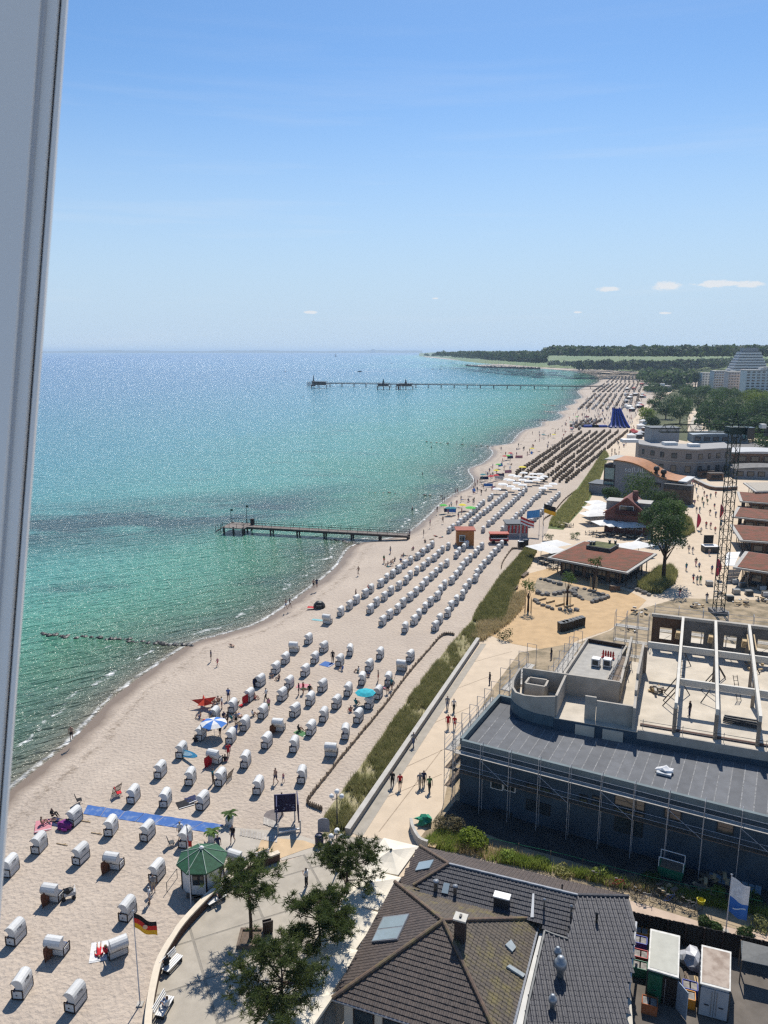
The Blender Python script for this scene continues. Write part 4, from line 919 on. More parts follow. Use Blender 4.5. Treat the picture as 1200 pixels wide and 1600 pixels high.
# notice board, shower, sign, bin
nbp = P(450, 1296); nbt = thing('notice_board', 'dark blue two-panel notice stand on white legs', 'notice board', nbp, R(18)); nbt.scale = (1.4,) * 3
for (x, y, rz_, w_) in ((.0, .85, R(-12), 1.5), (.75, .15, R(82), 1.7), (-.7, .2, R(80), 1.3)):
    pn = MB().box((x, y, 1.5), (w_, .07, 1.35), rz_).build('panel', navy, nbt, world=False)
    for k in range(16): 
        u, v = rnd.uniform(-.45, .45) * w_, rnd.uniform(-.3, .5); d = Vector((math.cos(rz_), math.sin(rz_), 0)); n_ = Vector((-d.y, d.x, 0))
        MB().box(Vector((x, y, 1.25 + v)) + d * u - n_ * .04, (.12, .02, .05), rz_).build('print', M('print_blue_white', (.35, .4, .6), .7), pn, world=False) if v < .2 else None
for x, y in ((-.75, -.4), (.75, -.55), (.65, .85), (-.65, .85)): MB().box((x, y, .45), (.09, .09, .9)).build('leg', M('board_leg', (.6, .6, .58), .6), nbt, world=False)
MB().box((0, -.45, .2), (1.4, .1, .1)).build('foot_rail', white, nbt, world=False)
shp = thing('shower_post', 'wooden post beside a round grey pad in the sand', 'post', P(441, 1274)); MB().box((0, 0, 1.25), (.14, .14, 2.5)).build('post', wood, shp, world=False)
MB().lathe([(0, .03), (.95, .035), (1.0, 0)][::-1], 20, P(428, 1274) + Vector((0, 0, .01))).build('shower_pad', M('pad_grey', (.2, .17, .16), .9, .15, 2), shp)
bw = thing('plank_walk', 'pale plank mats leading to the blue notice stand', 'boardwalk', P(424, 1300))
for i in range(9):
    p = P(413 + i * 2.4, 1283 + i * .9); MB().box(p + Vector((0, 0, .045)), (.16, 1.15, .06), R(8)).build('plank', M('bleached_plank', (.55, .5, .44), .9, .15, 3, tint=.25), bw)
for i in range(14):
    p = P(377 + i * 4.2, 1301 + i * .8); MB().box(p + Vector((0, 0, .045)), (.22, 1.1, .06), R(6)).build('plank', M('bleached_plank', (.55, .5, .44), .9), bw)
sg = thing('info_sign', 'grey round-topped sign panel on two thin posts', 'sign', P(506, 1312)); po = [(.55 * math.cos(R(a)), 0, 1.9 + .35 * math.sin(R(a))) for a in range(0, 181, 20)] + [(-.55, 0, .8), (.55, 0, .8)]
MB().solid(po, .06).build('panel', M('sign_grey', (.3, .31, .35), .5, .08, 2), sg, world=False)
for x in (-.5, .5): MB().tube((x, .03, 0), (x, .03, 1.9), .03).build('post', steel, sg, world=False)
bn = thing('waste_bin', 'dark blue round waste bin below the round-topped sign', 'bin', P(499, 1320)); MB().lathe([(.38, 0), (.42, .9), (.3, 1.1), (0, 1.15)], 14).build('body', navy, bn, world=False); MB().lathe([(.44, .85), (.44, .92)], 14).build('rim', black, bn, world=False)
mat_ = thing('beach_mat', 'long blue roll-out mat lying across the sand', 'beach mat', P(240, 1280)); L0, L1, R0, R1 = P(130, 1272), P(137, 1258), P(326, 1301), P(351, 1289)
for i in range(7):
    q = [L0.lerp(R0, i / 7), L0.lerp(R0, (i + 1) / 7 - .004), L1.lerp(R1, (i + 1) / 7 - .004), L1.lerp(R1, i / 7)]
    mb = MB(); n = 8
    for k in range(n):
        a0, a1, b0, b1 = [x.lerp(y, t) + Vector((0, 0, .025 + .02 * math.sin(9 * (i + t)))) for t in (k / n, (k + 1) / n) for x, y in ((q[0], q[1]), (q[3], q[2]))]
        mb.solid([a0, b0, b1, a1] if (b0 - a0).cross(b1 - a0).z > 0 else [a1, b1, b0, a0], .02)
    mb.build('mat_section', M('mat_blue', (.055, .14, .38), .9, .12, 1.6, col2=(.2, .27, .42), c2pos=(.5, .72)), mat_)
def palm(base, label):
    r = thing('potted_palm', label, 'potted plant', base); MB().box((0, 0, .35), (.62, .62, .7), taper=1.15).build('planter', white, r, world=False)
    MB().tube((0, 0, .65), (0, 0, 1.05), .08, .06).build('trunk', bark, r, world=False); f = MB()
    for k in range(13):
        a = k * 2.4; e = rnd.uniform(.2, 1.0); pts = [Vector((math.cos(a) * s_ * .85, math.sin(a) * s_ * .85, 1.05 + e * s_ * .9 - .65 * s_ * s_)) for s_ in (0, .35, .7, 1)]
        sd = Vector((-math.sin(a), math.cos(a), 0))
        for i in range(3): w0, w1 = (.05, .16, .13, .02)[i], (.05, .16, .13, .02)[i + 1]; f.add([pts[i] - sd * w0, pts[i] + sd * w0, pts[i + 1] + sd * w1, pts[i + 1] - sd * w1], [(0, 1, 2, 3)])
    f.build('fronds', tree_l, r, world=False)
palm(P(359, 1287), 'potted palm in white planter right of the blue mat end'); palm(P(332, 1314), 'potted palm in white planter just behind the green roof')
def bench(base, rz, label):
    r = thing('white_bench', label, 'bench', base, rz)
    for k in range(4): MB().box((0, -.24 + k * .16, .45), (1.7, .13, .05)).build('seat_slat', white, r, world=False)
    for k in range(3): MB().box((0, .36 + k * .05, .6 + k * .16), (1.7, .05, .13)).build('back_slat', white, r, world=False)
    for x in (-.7, .7): MB().box((x, 0, .22), (.07, .6, .44)).build('leg', steel_d, r, world=False)
bench(P(338, 1411), R(45), 'white bench by the curved wall under the planter pine'); bench(P(270, 1512), R(65), 'white bench on the terrace midway along the curved wall'); bench(P(258, 1580), R(78), 'white bench at the lower end of the curved wall')
bench(P(410, 1350), R(30), 'white bench by the upper end of the curved wall')
pl = thing('tree_planter', 'square timber-edged planter round the terrace pine', 'planter', P(392, 1470))
for x, y, sx, sy in ((0, .85, 1.9, .2), (0, -.85, 1.9, .2), (.85, 0, .2, 1.5), (-.85, 0, .2, 1.5)): MB().box((x, y, .2), (sx, sy, .4)).build('edge', wood, pl, world=False)
MB().box((0, 0, .15), (1.5, 1.5, .22)).build('soil', M('soil', (.16, .12, .09), .95, .2, 5), pl, world=False)
ab = thing('menu_board', 'dark upright board sign beside the terrace planter', 'sign', P(419, 1462), R(20)); MB().box((0, 0, .75), (.8, .08, 1.3), rot=Matrix.Rotation(R(12), 3, 'X')).build('panel', dk_frame, ab, world=False); MB().box((0, .25, .6), (.7, .06, 1.2), rot=Matrix.Rotation(R(-14), 3, 'X')).build('stay', dk_frame, ab, world=False)
# ---------------------------------------------------------------- yard behind the house
def container(c4, h, label, mats, doors, roof_m):
    """c4: back left, back right, front right, front left at ground"""
    c = sum((Vector(p) for p in c4), Vector((0, 0))) / 4; r = thing('site_container', label, 'container', (c.x, c.y, 0))
    q = [Vector((*p, 0)) for p in c4]; MB().prism([p.xy for p in q], .12, h - .04).build('body', mats, r)
    o_ = [Vector((*(c + (Vector(p) - c) * 1.03), 0)) for p in c4]; MB().prism([p.xy for p in o_], h - .04, h + .06).build('roof_frame', M('container_rim', (.7, .68, .62), .7), r)
    MB().prism([tuple(c + (Vector(p) - c) * .93) for p in c4], h + .05, h + .075).build('roof_panel', roof_m, r)
    bl, br, fr_, fl = q; d = (fr_ - fl).normalized(); nn = Vector((d.y, -d.x, 0)); W_ = (fr_ - fl).length; rz = math.atan2(d.y, d.x)
    for p in (bl, br, fr_, fl): MB().box((p.x, p.y, h / 2), (.12, .12, h)).build('corner_post', steel_d, r)
    for k, dm in enumerate(doors):
        a = fl + d * (W_ * (k / 2 + .25)) + nn * .04; dd = MB().box(a + Vector((0, 0, h / 2)), (W_ / 2 - .06, .06, h - .35), rz).build('door', dm, r)
        MB().tube(a + d * .3 * (1 if k == 0 else -1) + nn * .06 + Vector((0, 0, .3)), a + d * .3 * (1 if k == 0 else -1) + nn * .06 + Vector((0, 0, h - .3)), .025).build('lock_bar', steel, dd)
        MB().box(a + nn * .07 + Vector((0, 0, 1.1)), (.3, .05, .06), rz).build('handle', steel_d, dd)
    for k in range(7):
        for (s0, s1) in ((bl, fl), (br, fr_)): p = s0.lerp(s1, (k + .5) / 7); MB().box((p.x, p.y, h / 2), (.09, .2, h - .3), math.atan2((s1 - s0).y, (s1 - s0).x) + math.pi / 2).build('side_rib', mats, r)
    return r
g4 = [P(x, y, 2.6).xy for x, y in [(1017, 1452), (1062, 1463), (1060, 1527), (1013, 1513)]]; w4 = [P(x, y, 2.6).xy for x, y in [(1097, 1477), (1142, 1488), (1141, 1548), (1095, 1536)]]
cg = container(g4, 2.55, 'dark green container with pale roof and one open door', green_d, [M('green_panel', (.015, .11, .06), .4, .08), black], M('pale_roof', (.5, .49, .42), .9, .06, 1.5))
dd = (g4[2] - g4[3]).normalized(); MB().box(Vector((*(g4[2] + dd * .35 + Vector((dd.y, -dd.x)) * .45), 1.25)), (1.1, .06, 2.2), math.atan2(dd.y, dd.x) - R(50)).build('open_door', M('door_grey_blue', (.3, .36, .42), .6, .08), cg)
sgp = MB().box(Vector((*(g4[3] + dd * .5 + Vector((dd.y, -dd.x)) * .1), 1.5)), (.95, .05, 1.6), math.atan2(dd.y, dd.x)).build('sign_panel', M('sign_green', (.01, .13, .07), .4), cg)
container(w4, 2.55, 'grey container with sandy stained roof and closed double doors', M('container_grey', (.36, .38, .4), .6, .08, 2), [M('door_pale_grey', (.36, .39, .42), .5, .06)] * 2, M('stained_roof', (.45, .37, .3), .95, .25, 1.2, col2=(.3, .23, .18)))
yf = thing('board_fence', 'tall black board fence behind the two containers', 'fence', P(985, 1457))
Fa, Fb = P(985, 1459), P(1215, 1512)
n = 64
for i in range(n):
    p = Fa.lerp(Fb, i / n) + Vector((0, .035 * (i % 2), 0)); MB().box(p + Vector((0, 0, 1.0 + rnd.uniform(-.03, .03))), ((Fb - Fa).length / n + .03, .05, 2.0), math.atan2((Fb - Fa).y, (Fb - Fa).x)).build('board', M('black_board', (.03, .026, .024), .9, .3, 2), yf)
for i in range(9): p = Fa.lerp(Fb, i / 8) - Vector((0, .08, 0)); MB().box(p + Vector((0, 0, 1.0)), (.12, .12, 2.1)).build('post', dk_frame, yf)
aw = thing('lean_to', 'blue-grey corrugated lean-to roof at the right edge of the yard', 'shed', P(1180, 1520)); q = [P(1158, 1469, 2.3), P(1215, 1483, 2.3), P(1215, 1512, 2.0), P(1159, 1500, 2.0)]
for i in range(16):
    a0, a1, b0, b1 = q[0].lerp(q[1], i / 16), q[0].lerp(q[1], (i + .8) / 16), q[3].lerp(q[2], i / 16), q[3].lerp(q[2], (i + .8) / 16)
    MB().solid([b0, b1, a1, a0], .05).build('corrugated_sheet', M('corrugated', (.3, .36, .4), .5, .1, 2), aw)
MB().solid([q[3], q[2], q[1], q[0]], .03).build('roof_deck', steel_d, aw)
for p in q[2:] + q[:1]: MB().tube((p.x, p.y, 0), p, .05).build('post', wood, aw)
def crate(base, d, mat, label, rz=0, cat='crate', name='crate', group=None):
    r = thing(name, label, cat, base, rz); x, y, z = d; t = .05
    MB().box((0, 0, t / 2), (x, y, t)).build('bottom', mat, r, world=False)
    for (a, b, sx, sy) in ((0, y / 2, x, t), (0, -y / 2, x, t), (x / 2, 0, t, y - 2 * t), (-x / 2, 0, t, y - 2 * t)): MB().box((a, b, z / 2), (sx, sy, z)).build('side', mat, r, world=False)
    for a in (-.25, .25): MB().box((x * a, 0, z * .75), (x * .4, y * .8, z * .35)).build('contents', M('crate_load', (.3, .28, .26), .8, .3, 4), r, world=False)
    return r
def stack(px, py, d, mats, labs, cat='crate'):
    b = P(px, py)
    for k, (m, l) in enumerate(zip(mats, labs)): crate(b + Vector((rnd.uniform(-.05, .05), rnd.uniform(-.05, .05), .08 + k * d[2])), d, m, l, R(20 + rnd.uniform(-8, 8)), cat)
orange_p, blue_p = M('orange_plastic', (.65, .25, .02), .5, .1, 2), M('blue_plastic', (.02, .06, .4), .5, .1, 2)
for (x, y, m, l) in ((1003, 1452, blue_p, 'blue crate beside the roof gutter, topmost of the row'), (1001, 1468, orange_p, 'yellow-orange crate between two blue crates by the gutter'), (999, 1483, blue_p, 'large blue crate below the yellow-orange one'), (1000, 1505, red, 'red crate beside the green container'), (999, 1523, M('green_plastic', (.03, .2, .12), .5), 'green crate at the lower end of the row by the gutter'),
                  (1077, 1555, blue_p, 'bright blue crate between the two containers'), (1073, 1570, orange_p, 'orange crate below the bright blue one between the containers'), (1014, 1580, M('terracotta', (.4, .13, .05), .8), 'terracotta box on the yard floor in the shade')):
    crate(P(x, y) + Vector((0, 0, .08)), (1.0, .8, .8), m, l, R(-20))
tp = thing('tarpaulin_heap', 'crumpled silver tarpaulin heap between the two containers', 'tarpaulin', P(1080, 1508)); MB().blob(P(1077, 1505) + Vector((0, 0, .5)), .85, (1, 1.1, .7), jit=.3, sub=2).build('tarpaulin', M('silver_tarp', (.5, .5, .52), .35, .2, 3), tp); MB().blob(P(1086, 1512) + Vector((0, 0, .35)), .6, (1, 1.1, .6), jit=.3, sub=2).build('sack', M('grey_sack', (.35, .31, .3), .8), tp)
pk = thing('plank_pile', 'pile of pale and brown planks between the containers', 'timber pile', P(1083, 1575))
for k in range(16): a = P(rnd.uniform(1070, 1088), rnd.uniform(1528, 1545)); MB().box(a + Vector((.3 * rnd.random(), -1.0 * rnd.random() * 2, .15 + .05 * (k % 6))), (.16, rnd.uniform(1.4, 2.6), .05), R(-18 + rnd.uniform(-14, 14))).build('plank', lwood if k % 2 else wood, pk)
# bicycles
def ring(mb, c, r, t, mi=0, n=16):
    for k in range(n):
        a, b = 2 * math.pi * k / n, 2 * math.pi * (k + 1) / n; mb.tube((c[0] + r * math.cos(a), c[1], c[2] + r * math.sin(a)), (c[0] + r * math.cos(b), c[1], c[2] + r * math.sin(b)), t, n=4, mi=mi)
def bicycle(base, rz, col, label):
    r = thing('bicycle', label, 'bicycle', base, rz)
    for x in (-.53, .53):
        w_ = MB(); ring(w_, (x, 0, .34), .33, .022); wh = w_.build('wheel', black, r, world=False); s_ = MB()
        for k in range(6): a = k * math.pi / 6; s_.tube((x - .31 * math.cos(a), 0, .34 - .31 * math.sin(a)), (x + .31 * math.cos(a), 0, .34 + .31 * math.sin(a)), .006, n=3)
        s_.build('spokes', steel, wh, world=False)
    f = MB(); 
    for a, b in (((-.53, .34), (-.08, .32)), ((-.53, .34), (-.2, .78)), ((-.2, .85), (-.08, .32)), ((-.08, .32), (.36, .72)), ((-.2, .78), (.34, .82)), ((.34, .95), (.4, .68)), ((.4, .68), (.53, .34))): f.tube((a[0], 0, a[1]), (b[0], 0, b[1]), .025, n=5)
    f.build('frame', M('bike_' + col, {'red': (.4, .02, .02), 'black': (.03, .03, .03), 'grey': (.25, .25, .26), 'blue': (.03, .08, .25)}[col], .4), r, world=False)
    MB().box((-.22, 0, .9), (.26, .14, .06)).build('saddle', black, r, world=False); MB().path([(.25, -.28, .98), (.36, 0, 1.0), (.25, .28, .98)], .02, 5).build('handlebar', steel_d, r, world=False)
    return r
for i, (x, y, a, c, l) in enumerate([(966, 1388, 10, 'red', 'red bicycle behind the annexe ridge'), (995, 1404, -30, 'black', 'black bicycle leaning at the left of the bicycle row'), (1010, 1411, 20, 'grey', 'grey bicycle second from left in the row'), (1033, 1406, -15, 'black', 'black bicycle in the middle of the row by the weeds'), (1046, 1413, 30, 'blue', 'blue bicycle in the middle of the row by the path'), (1070, 1420, -25, 'black', 'black bicycle next to the yellow basket'), (1080, 1424, 15, 'grey', 'grey bicycle at the right end of the row'), (930, 1377, 10, 'black', 'black bicycle hidden in weeds above the annexe roof')]):
    bicycle(P(x, y) + Vector((0, 0, .07)), R(a - 20), c, l)
cbk = thing('yellow_basket', 'yellow basket lying on the parked bicycles', 'basket', P(1094, 1420) + Vector((0, 0, .5))); MB().lathe([(.25, 0), (.34, .4), (.3, .4), (.22, .05), (0, .05)], 10).build('body', M('yellow_plastic', (.75, .65, .02), .5), cbk, world=False); MB().path([(-.3, 0, .4), (0, 0, .65), (.3, 0, .4)], .02).build('handle', black, cbk, world=False)
# weeds and bushes on the strip behind the annexe
blades('weeds', [(660, 1322), (690, 1300), (760, 1330), (870, 1358), (1010, 1385), (1200, 1425), (1300, 1450), (1300, 1462), (1200, 1436), (1090, 1414), (985, 1392), (900, 1372), (760, 1345)], 2300, .7, weed_l, clump=6, seed=21, w=.05, z=.05, dens=patchy(2.2, .2, 3))
blades('dry_grass', [(665, 1320), (690, 1300), (760, 1325), (870, 1352), (1010, 1380), (1200, 1420), (1200, 1434), (985, 1392), (760, 1345)], 1100, .6, dry_l, clump=5, seed=22, w=.04, z=.05, dens=patchy(2.5, .25, 8))
leafy('yellow_bush', 'bright yellow-green bush on the site strip left of the dark building', P(737, 1322), 2.0, 1.6, 31, tree_y, 'bush', .28, 1500, 0, sq=.8)
leafy('grey_bush', 'dull dry bush leaning against the scaffold corner', P(703, 1300), 2.2, 1.5, 32, leaf_mat('dry_bush', (.16, .14, .07), (.24, .2, .11), 1.0), 'bush', .22, 1300, 0, sq=.8)
for i, (x, y, r_, m) in enumerate([(795, 1345, .9, weed_l), (848, 1350, .7, tree_l), (940, 1372, 1.0, weed_l), (1015, 1378, .9, tree_l), (1120, 1400, .8, weed_l), (1172, 1412, 1.1, tree_l), (1190, 1450, .9, lush_l), (880, 1368, .8, lush_l), (1100, 1445, .6, dark_l), (1118, 1452, .55, dark_l), (1165, 1462, .7, dark_l)]):
    leafy('weed_bush', 'low green bush on the strip behind the annexe, %s from the left' % ORDN[sorted([795, 848, 940, 1015, 1120, 1172, 1190, 880, 1100, 1118, 1165]).index(x)], P(x, y), r_ * 1.2, r_, 40 + i, m, 'bush', .22, 420, 0, sq=.8)
# ---------------------------------------------------------------- building under construction
BO = P(720, 1155, 7); bu = Vector((.8831, -.4692)); bv = Vector((.4692, .8831)); BRZ = math.atan2(bu.y, bu.x)
def U(u, v, z=0.0): p = BO.xy + bu * u + bv * v; return Vector((p.x, p.y, z))
def U2(*uv): return [tuple((BO.xy + bu * a + bv * b)) for a, b in uv]
membr = M('dark_blue_membrane', (.04, .075, .11), .7, .2, .5); felt = M('roof_felt', (.17, .175, .185), .85, .12, .8, tint=.22)
pale_c = M('pale_screed', (.6, .53, .43), .9, .12, .5, bump=.1, bscale=6)
cw = M('fresh_concrete', (.44, .4, .34), .85, .13, .7, bump=.15, bscale=6)
bld = thing('building_shell', 'unfinished building shell with dark flat roof, curved concrete walls and open hall', 'building', U(8, 4, 0))
fb = lambda u: 4.8 + (u - 8) * .11
MB().prism(U2((0, 0), (46, 0), (46, fb(46) + 3.2), (8, 8.4), (4, 10), (2.6, 11.6), (0, 11.6)), 0, 6.3).build('lower_storey', membr, bld)
pw = MB()
for a, b in (((0.15, .0), (46, 0.0)), ((0.0, .2), (0.0, 11.6)), ((.2, 11.45), (2.2, 11.45))):
    pw.wall(U(*a), U(*b), 6.31, 7.0, .34)
pw.build('parapet', M('parapet_grey_teal', (.15, .19, .2), .75, .12, .6), bld)
k = 0; u = .25
while u < 45:
    w_ = 1.05; MB().prism(U2((u + .012, .22), (u + w_ - .012, .22), (u + w_ - .012, 11.3 if u < 2 else fb(max(u, 8)) + 2.9), (u + .012, 11.3 if u < 2 else fb(max(u, 8)) + 2.9)), 6.302, 6.34 + .012 * (k % 2)).build('roof_sheet', felt, bld); u += w_; k += 1
    MB().prism(U2((u - .05, .23), (u + .05, .23), (u + .05, fb(max(u, 8)) + 2.6), (u - .05, fb(max(u, 8)) + 2.6)), 6.345, 6.358).build('seam', M('felt_seam', (.27, .27, .27), .9, .3, 2.5), bld)
lower_parts = set(bld.children)
curve = [(2.5, 10.3), (2.2, 9.2), (2.25, 8.2), (2.6, 7.1), (3.3, 6.0), (4.5, 5.15), (5.9, 4.75), (8, 4.8)]
front = curve + [(46, fb(46))]
MB().prism(U2(*front, (46, 36), (13.0, 36), (13.6, 24), (11.2, 24), (11.2, 11.6)), 0, 8.92).build('upper_storey', membr, bld)
MB().prism(U2(*[(a + .03, b + .03) for a, b in front], (45.9, 35.9), (13.1, 35.9), (13.7, 23.9), (11.3, 23.9), (11.3, 11.6)), 8.925, 9.0).build('upper_floor', pale_c, bld)
MB().prism(U2((16.2, fb(16.2) - .02), (46, fb(46) - .02), (46, fb(46) + .28), (16.2, fb(16.2) + .28)), 8.3, 9.22).build('floor_edge', cw, bld)
for a, b in ((10.2, 12.1), (12.9, 14.9)):
    for z0, z1 in ((7.55, 8.75), (6.75, 7.1)): MB().prism(U2((a, fb(a) - .1), (b, fb(b) - .1), (b, fb(b) + .1), (a, fb(a) + .1)), z0, z1).build('painted_sun_opening', pale_c, bld)  # pale boxes stand in for sunlight coming through wall openings
def cwall(pts, z0, z1, t=.24, name='concrete_wall', m=None):
    mb = MB()
    for a, b in zip(pts, pts[1:]): mb.wall(U(*a), U(*b), z0, z1, t)
    return mb.build(name, m or cw, bld)
cp = [(2.5, 10.2, 11.35), (2.4, 9.0, 11.0), (2.42, 8.1, 10.7), (2.75, 7.0, 10.42), (3.45, 6.05, 10.35), (4.6, 5.28, 10.6), (5.95, 4.92, 10.9), (8.0, 4.97, 11.35)]
mb = MB(); n = len(cp); q = []
for i, (a, b, z) in enumerate(cp):
    t_ = Vector(cp[min(n - 1, i + 1)][:2]) - Vector(cp[max(0, i - 1)][:2]); t_.normalize(); nn_ = Vector((-t_.y, t_.x)) * .12
    for s_ in (1, -1):
        for zz in (9.0, z): p = U(a + nn_.x * s_, b + nn_.y * s_, zz); q.append(p)
mb.add(q, [f for i in range(n - 1) for f in ((4 * i, 4 * i + 4, 4 * i + 5, 4 * i + 1)[::-1], (4 * i + 2, 4 * i + 6, 4 * i + 7, 4 * i + 3), (4 * i + 1, 4 * i + 5, 4 * i + 7, 4 * i + 3)[::-1])] + [(0, 1, 3, 2), (4 * n - 4, 4 * n - 2, 4 * n - 1, 4 * n - 3)]).build('concrete_wall', cw, bld)
cwall([(a - .02, b - .02) for a, b in curve], 8.0, 9.06, .1, 'membrane_band', M('teal_membrane', (.07, .12, .15), .6, .15, .8))
cwall([(2.8, 10.3), (13.2, 11.6)], 9.0, 11.42); cwall([(8.05, 5.1), (7.55, 10.6)], 9.0, 11.38)
cwall([(10.8, 6.15), (11.9, 6.28)], 9.0, 11.55); cwall([(11.95, 6.3), (15.5, 6.72)], 9.0, 11.2)
for a, b, z in (((15.75, 5.9), (15.3, 9.0), 11.4), ((15.28, 9.1), (14.9, 12.0), 11.9), ((14.88, 12.1), (13.9, 21.5), 12.5), ((13.2, 11.8), (12.6, 17.5), 11.2), ((12.58, 17.6), (11.5, 27.6), 10.8)): cwall([a, b], 9.0, z, .26)
for a, b in (((3.9, 7.9), (6.0, 8.1)), ((6.0, 8.2), (5.85, 9.8)), ((5.7, 9.9), (3.85, 9.7)), ((3.8, 9.6), (3.85, 8.0))): cwall([a, b], 9.0, 10.75, .22, 'shaft_wall')
MB().prism(U2((4.0, 8.1), (5.8, 8.2), (5.7, 9.7), (3.95, 9.6)), 10.0, 10.1).build('shaft_floor', pale_c, bld)
# wing to the left, with plant boxes on its roof
MB().prism(U2((6.4, 11.3), (11.0, 11.8), (11.0, 27.4), (6.0, 27.4)), 0, 9.1).build('wing', cw, bld)
MB().prism(U2((6.5, 11.4), (10.9, 11.9), (10.9, 27.3), (6.1, 27.3)), 9.102, 9.14).build('wing_roof', M('wing_gravel', (.42, .4, .36), .95, .1, 1.5), bld)
for a, b, m in (((6.4, 11.6), (6.05, 27.4), cw), ((6.2, 27.4), (10.9, 27.4), dk_frame), ((11.0, 12), (11.0, 27.2), cw)): cwall([a, b], 9.12, 9.65, .22, 'wing_parapet', m)
for (x, y) in ((931, 1040), (949, 1041)):
    p = P(x, y, 7.85); b = thing('plant_box', 'white ventilation box on the wing roof, %s of two' % ('left' if x < 940 else 'right'), 'ventilation box', p, BRZ); MB().box((0, 0, .55), (.95, .95, .9)).build('casing', white, b, world=False); MB().box((0, -.48, .55), (.7, .03, .6)).build('grille', steel_d, b, world=False)
    for sx in (-.35, .35): MB().box((sx, 0, .05), (.1, .9, .1)).build('foot', steel_d, b, world=False)
p = P(950, 1028, 7.85); b = thing('red_rack', 'red bottle rack beside the white ventilation boxes', 'rack', p, BRZ)
for k in range(5): MB().lathe([(.11, .05), (.11, .75), (.04, .95)], 8, (-.6 + k * .3, 0, 0)).build('bottle', red, b, world=False)
MB().box((0, 0, .45), (1.6, .06, .06)).build('rail', red, b, world=False); MB().box((0, 0, .03), (1.6, .5, .05)).build('tray', red, b, world=False)
# hall frame: beams, cross beams, columns
bw_ = M('white_glulam', (.66, .62, .54), .7, .06, 1); col_m = M('brown_column', (.3, .25, .2), .85, .15, 1.5)
hv = Vector((-.1, .995)); Hh = lambda i, t: (15.7 + 3.75 * i + hv.x * t, 6.75 + .41 * i + hv.y * t)
zb_ = lambda t: 11.65 + 1.3 * t / 23
def beam(a, b, za, zb2, w_, h_, name, m):
    A, B = U(*a, za), U(*b, zb2); d = (B - A); s_ = Vector((-d.y, d.x, 0)).normalized() * w_ / 2; h = Vector((0, 0, h_))
    return MB().add([A - s_, A + s_, A + s_ + h, A - s_ + h, B - s_, B + s_, B + s_ + h, B - s_ + h], [(0, 1, 2, 3)[::-1], (4, 5, 6, 7), (0, 4, 5, 1)[::-1], (1, 5, 6, 2)[::-1], (2, 6, 7, 3)[::-1], (3, 7, 4, 0)[::-1]]).build(name, m, bld)
for i in range(1, 8):
    beam(Hh(i, 0), Hh(i, 23.2), zb_(0), zb_(23.2), .3, .62, 'roof_beam', bw_)
    for t in (.3, 23.0) + ((9.2,) if i % 2 else ()): p = U(*Hh(i, t)); MB().box((p.x, p.y, (9 + zb_(t)) / 2), (.36, .36, zb_(t) - 9), BRZ).build('column', col_m, bld)
for i in range(0, 8):
    for t in ((14.4,) if i == 0 else (14.4, 5.9)):
        a, b = Hh(i, t), Hh(i + 1, t); beam((a[0] + .2, a[1]), (b[0] - .2, b[1]), zb_(t) - .25, zb_(t) - .25, .3, .72, 'cross_beam', bw_)
    p = U(*Hh(i, 14.4)); MB().box((p.x, p.y, 10.6), (.34, .34, 3.3), BRZ).build('column', col_m, bld)
    # back wall with openings
    a, b = Hh(i, 23.6), Hh(i + 1, 23.6); A, B = U(*a, 0), U(*b, 0)
    q = lambda s_: A.lerp(B, s_)
    w1 = MB(); w1.wall(q(.04), q(.3), 9, 13.0, .25); w1.wall(q(.68), q(.96), 9, 13.0, .25); w1.wall(q(.3), q(.68), 9, 10.1, .24); w1.wall(q(.3), q(.68), 11.7, 13.0, .24); w1.build('back_wall_panel', conc_d if i else M('brown_formwork', (.14, .08, .05), .85), bld)
    fs_ = U(*Hh(i + 1, 22.4), 0)
    for k in range(5): MB().box((fs_.x - .55 + .02 * k, fs_.y, 11.2 + .17 * k), (.5, 1.5, .12), BRZ + .1).build('formwork_board', lwood, bld)
    MB().wall(q(0), q(1), 13.05, 13.4, .5).build('ring_beam', cw, bld)
for i in range(2, 4):
    a, b = U(*Hh(i + 1, 20), 13.2), U(*Hh(i + 1, 14.8), 12.8)
    for s_ in (-.4, .4): MB().box((a + b) / 2 + Vector((s_, 0, .35)), (.12, 5.2, .12), BRZ + .1).build('yellow_prop_rail', lwood, bld)
# edge kerb and guard rail along the hall front
def bars(parent, segs, r, name, m):
    for a, b in segs: MB().tube(a, b, r, n=5).build(name, m, parent)
for z in (9.55, 10.0): bars(bld, [(U(16.3 + 3.7 * k, fb(16.3 + 3.7 * k) + .6, z), U(20 + 3.7 * k, fb(20 + 3.7 * k) + .6, z)) for k in range(6)], .03, 'guard_rail', steel_d)
MB().prism(U2((16.2, fb(16.2) + 1.5), (40, fb(40) + 1.5), (40, fb(40) + 1.75), (16.2, fb(16.2) + 1.75)), 9.0, 9.2).build('edge_kerb', M('rust_steel', (.12, .06, .045), .8), bld)
for k in range(7): p = U(16.6 + 3.7 * k, fb(16.6 + 3.7 * k) + .6); MB().tube((p.x, p.y, 9), (p.x, p.y, 10.2), .03).build('guard_post', steel, bld)
def mound(name, label, cat, p, mats, n, r, seed):
    rr = random.Random(seed); t = thing(name, label, cat, p)
    for k in range(n): MB().box(p + Vector((rr.gauss(0, r * .4), rr.gauss(0, r * .4), .12 + rr.random() * r * .5)), (rr.uniform(.3, .9), rr.uniform(.15, .4), rr.uniform(.08, .3)), rr.uniform(0, 3)).build('piece', mats[k % len(mats)], t)
mound('rubble_heap', 'heap of pale blocks and offcuts on the open hall floor', 'rubble', P(1022, 1080, 7.72), [lwood, cw, wood], 14, 1.0, 3)
sl_ = thing('beam_stack', 'stack of dark beams lying on the hall floor at right', 'beam stack', P(1160, 1132, 7.72))
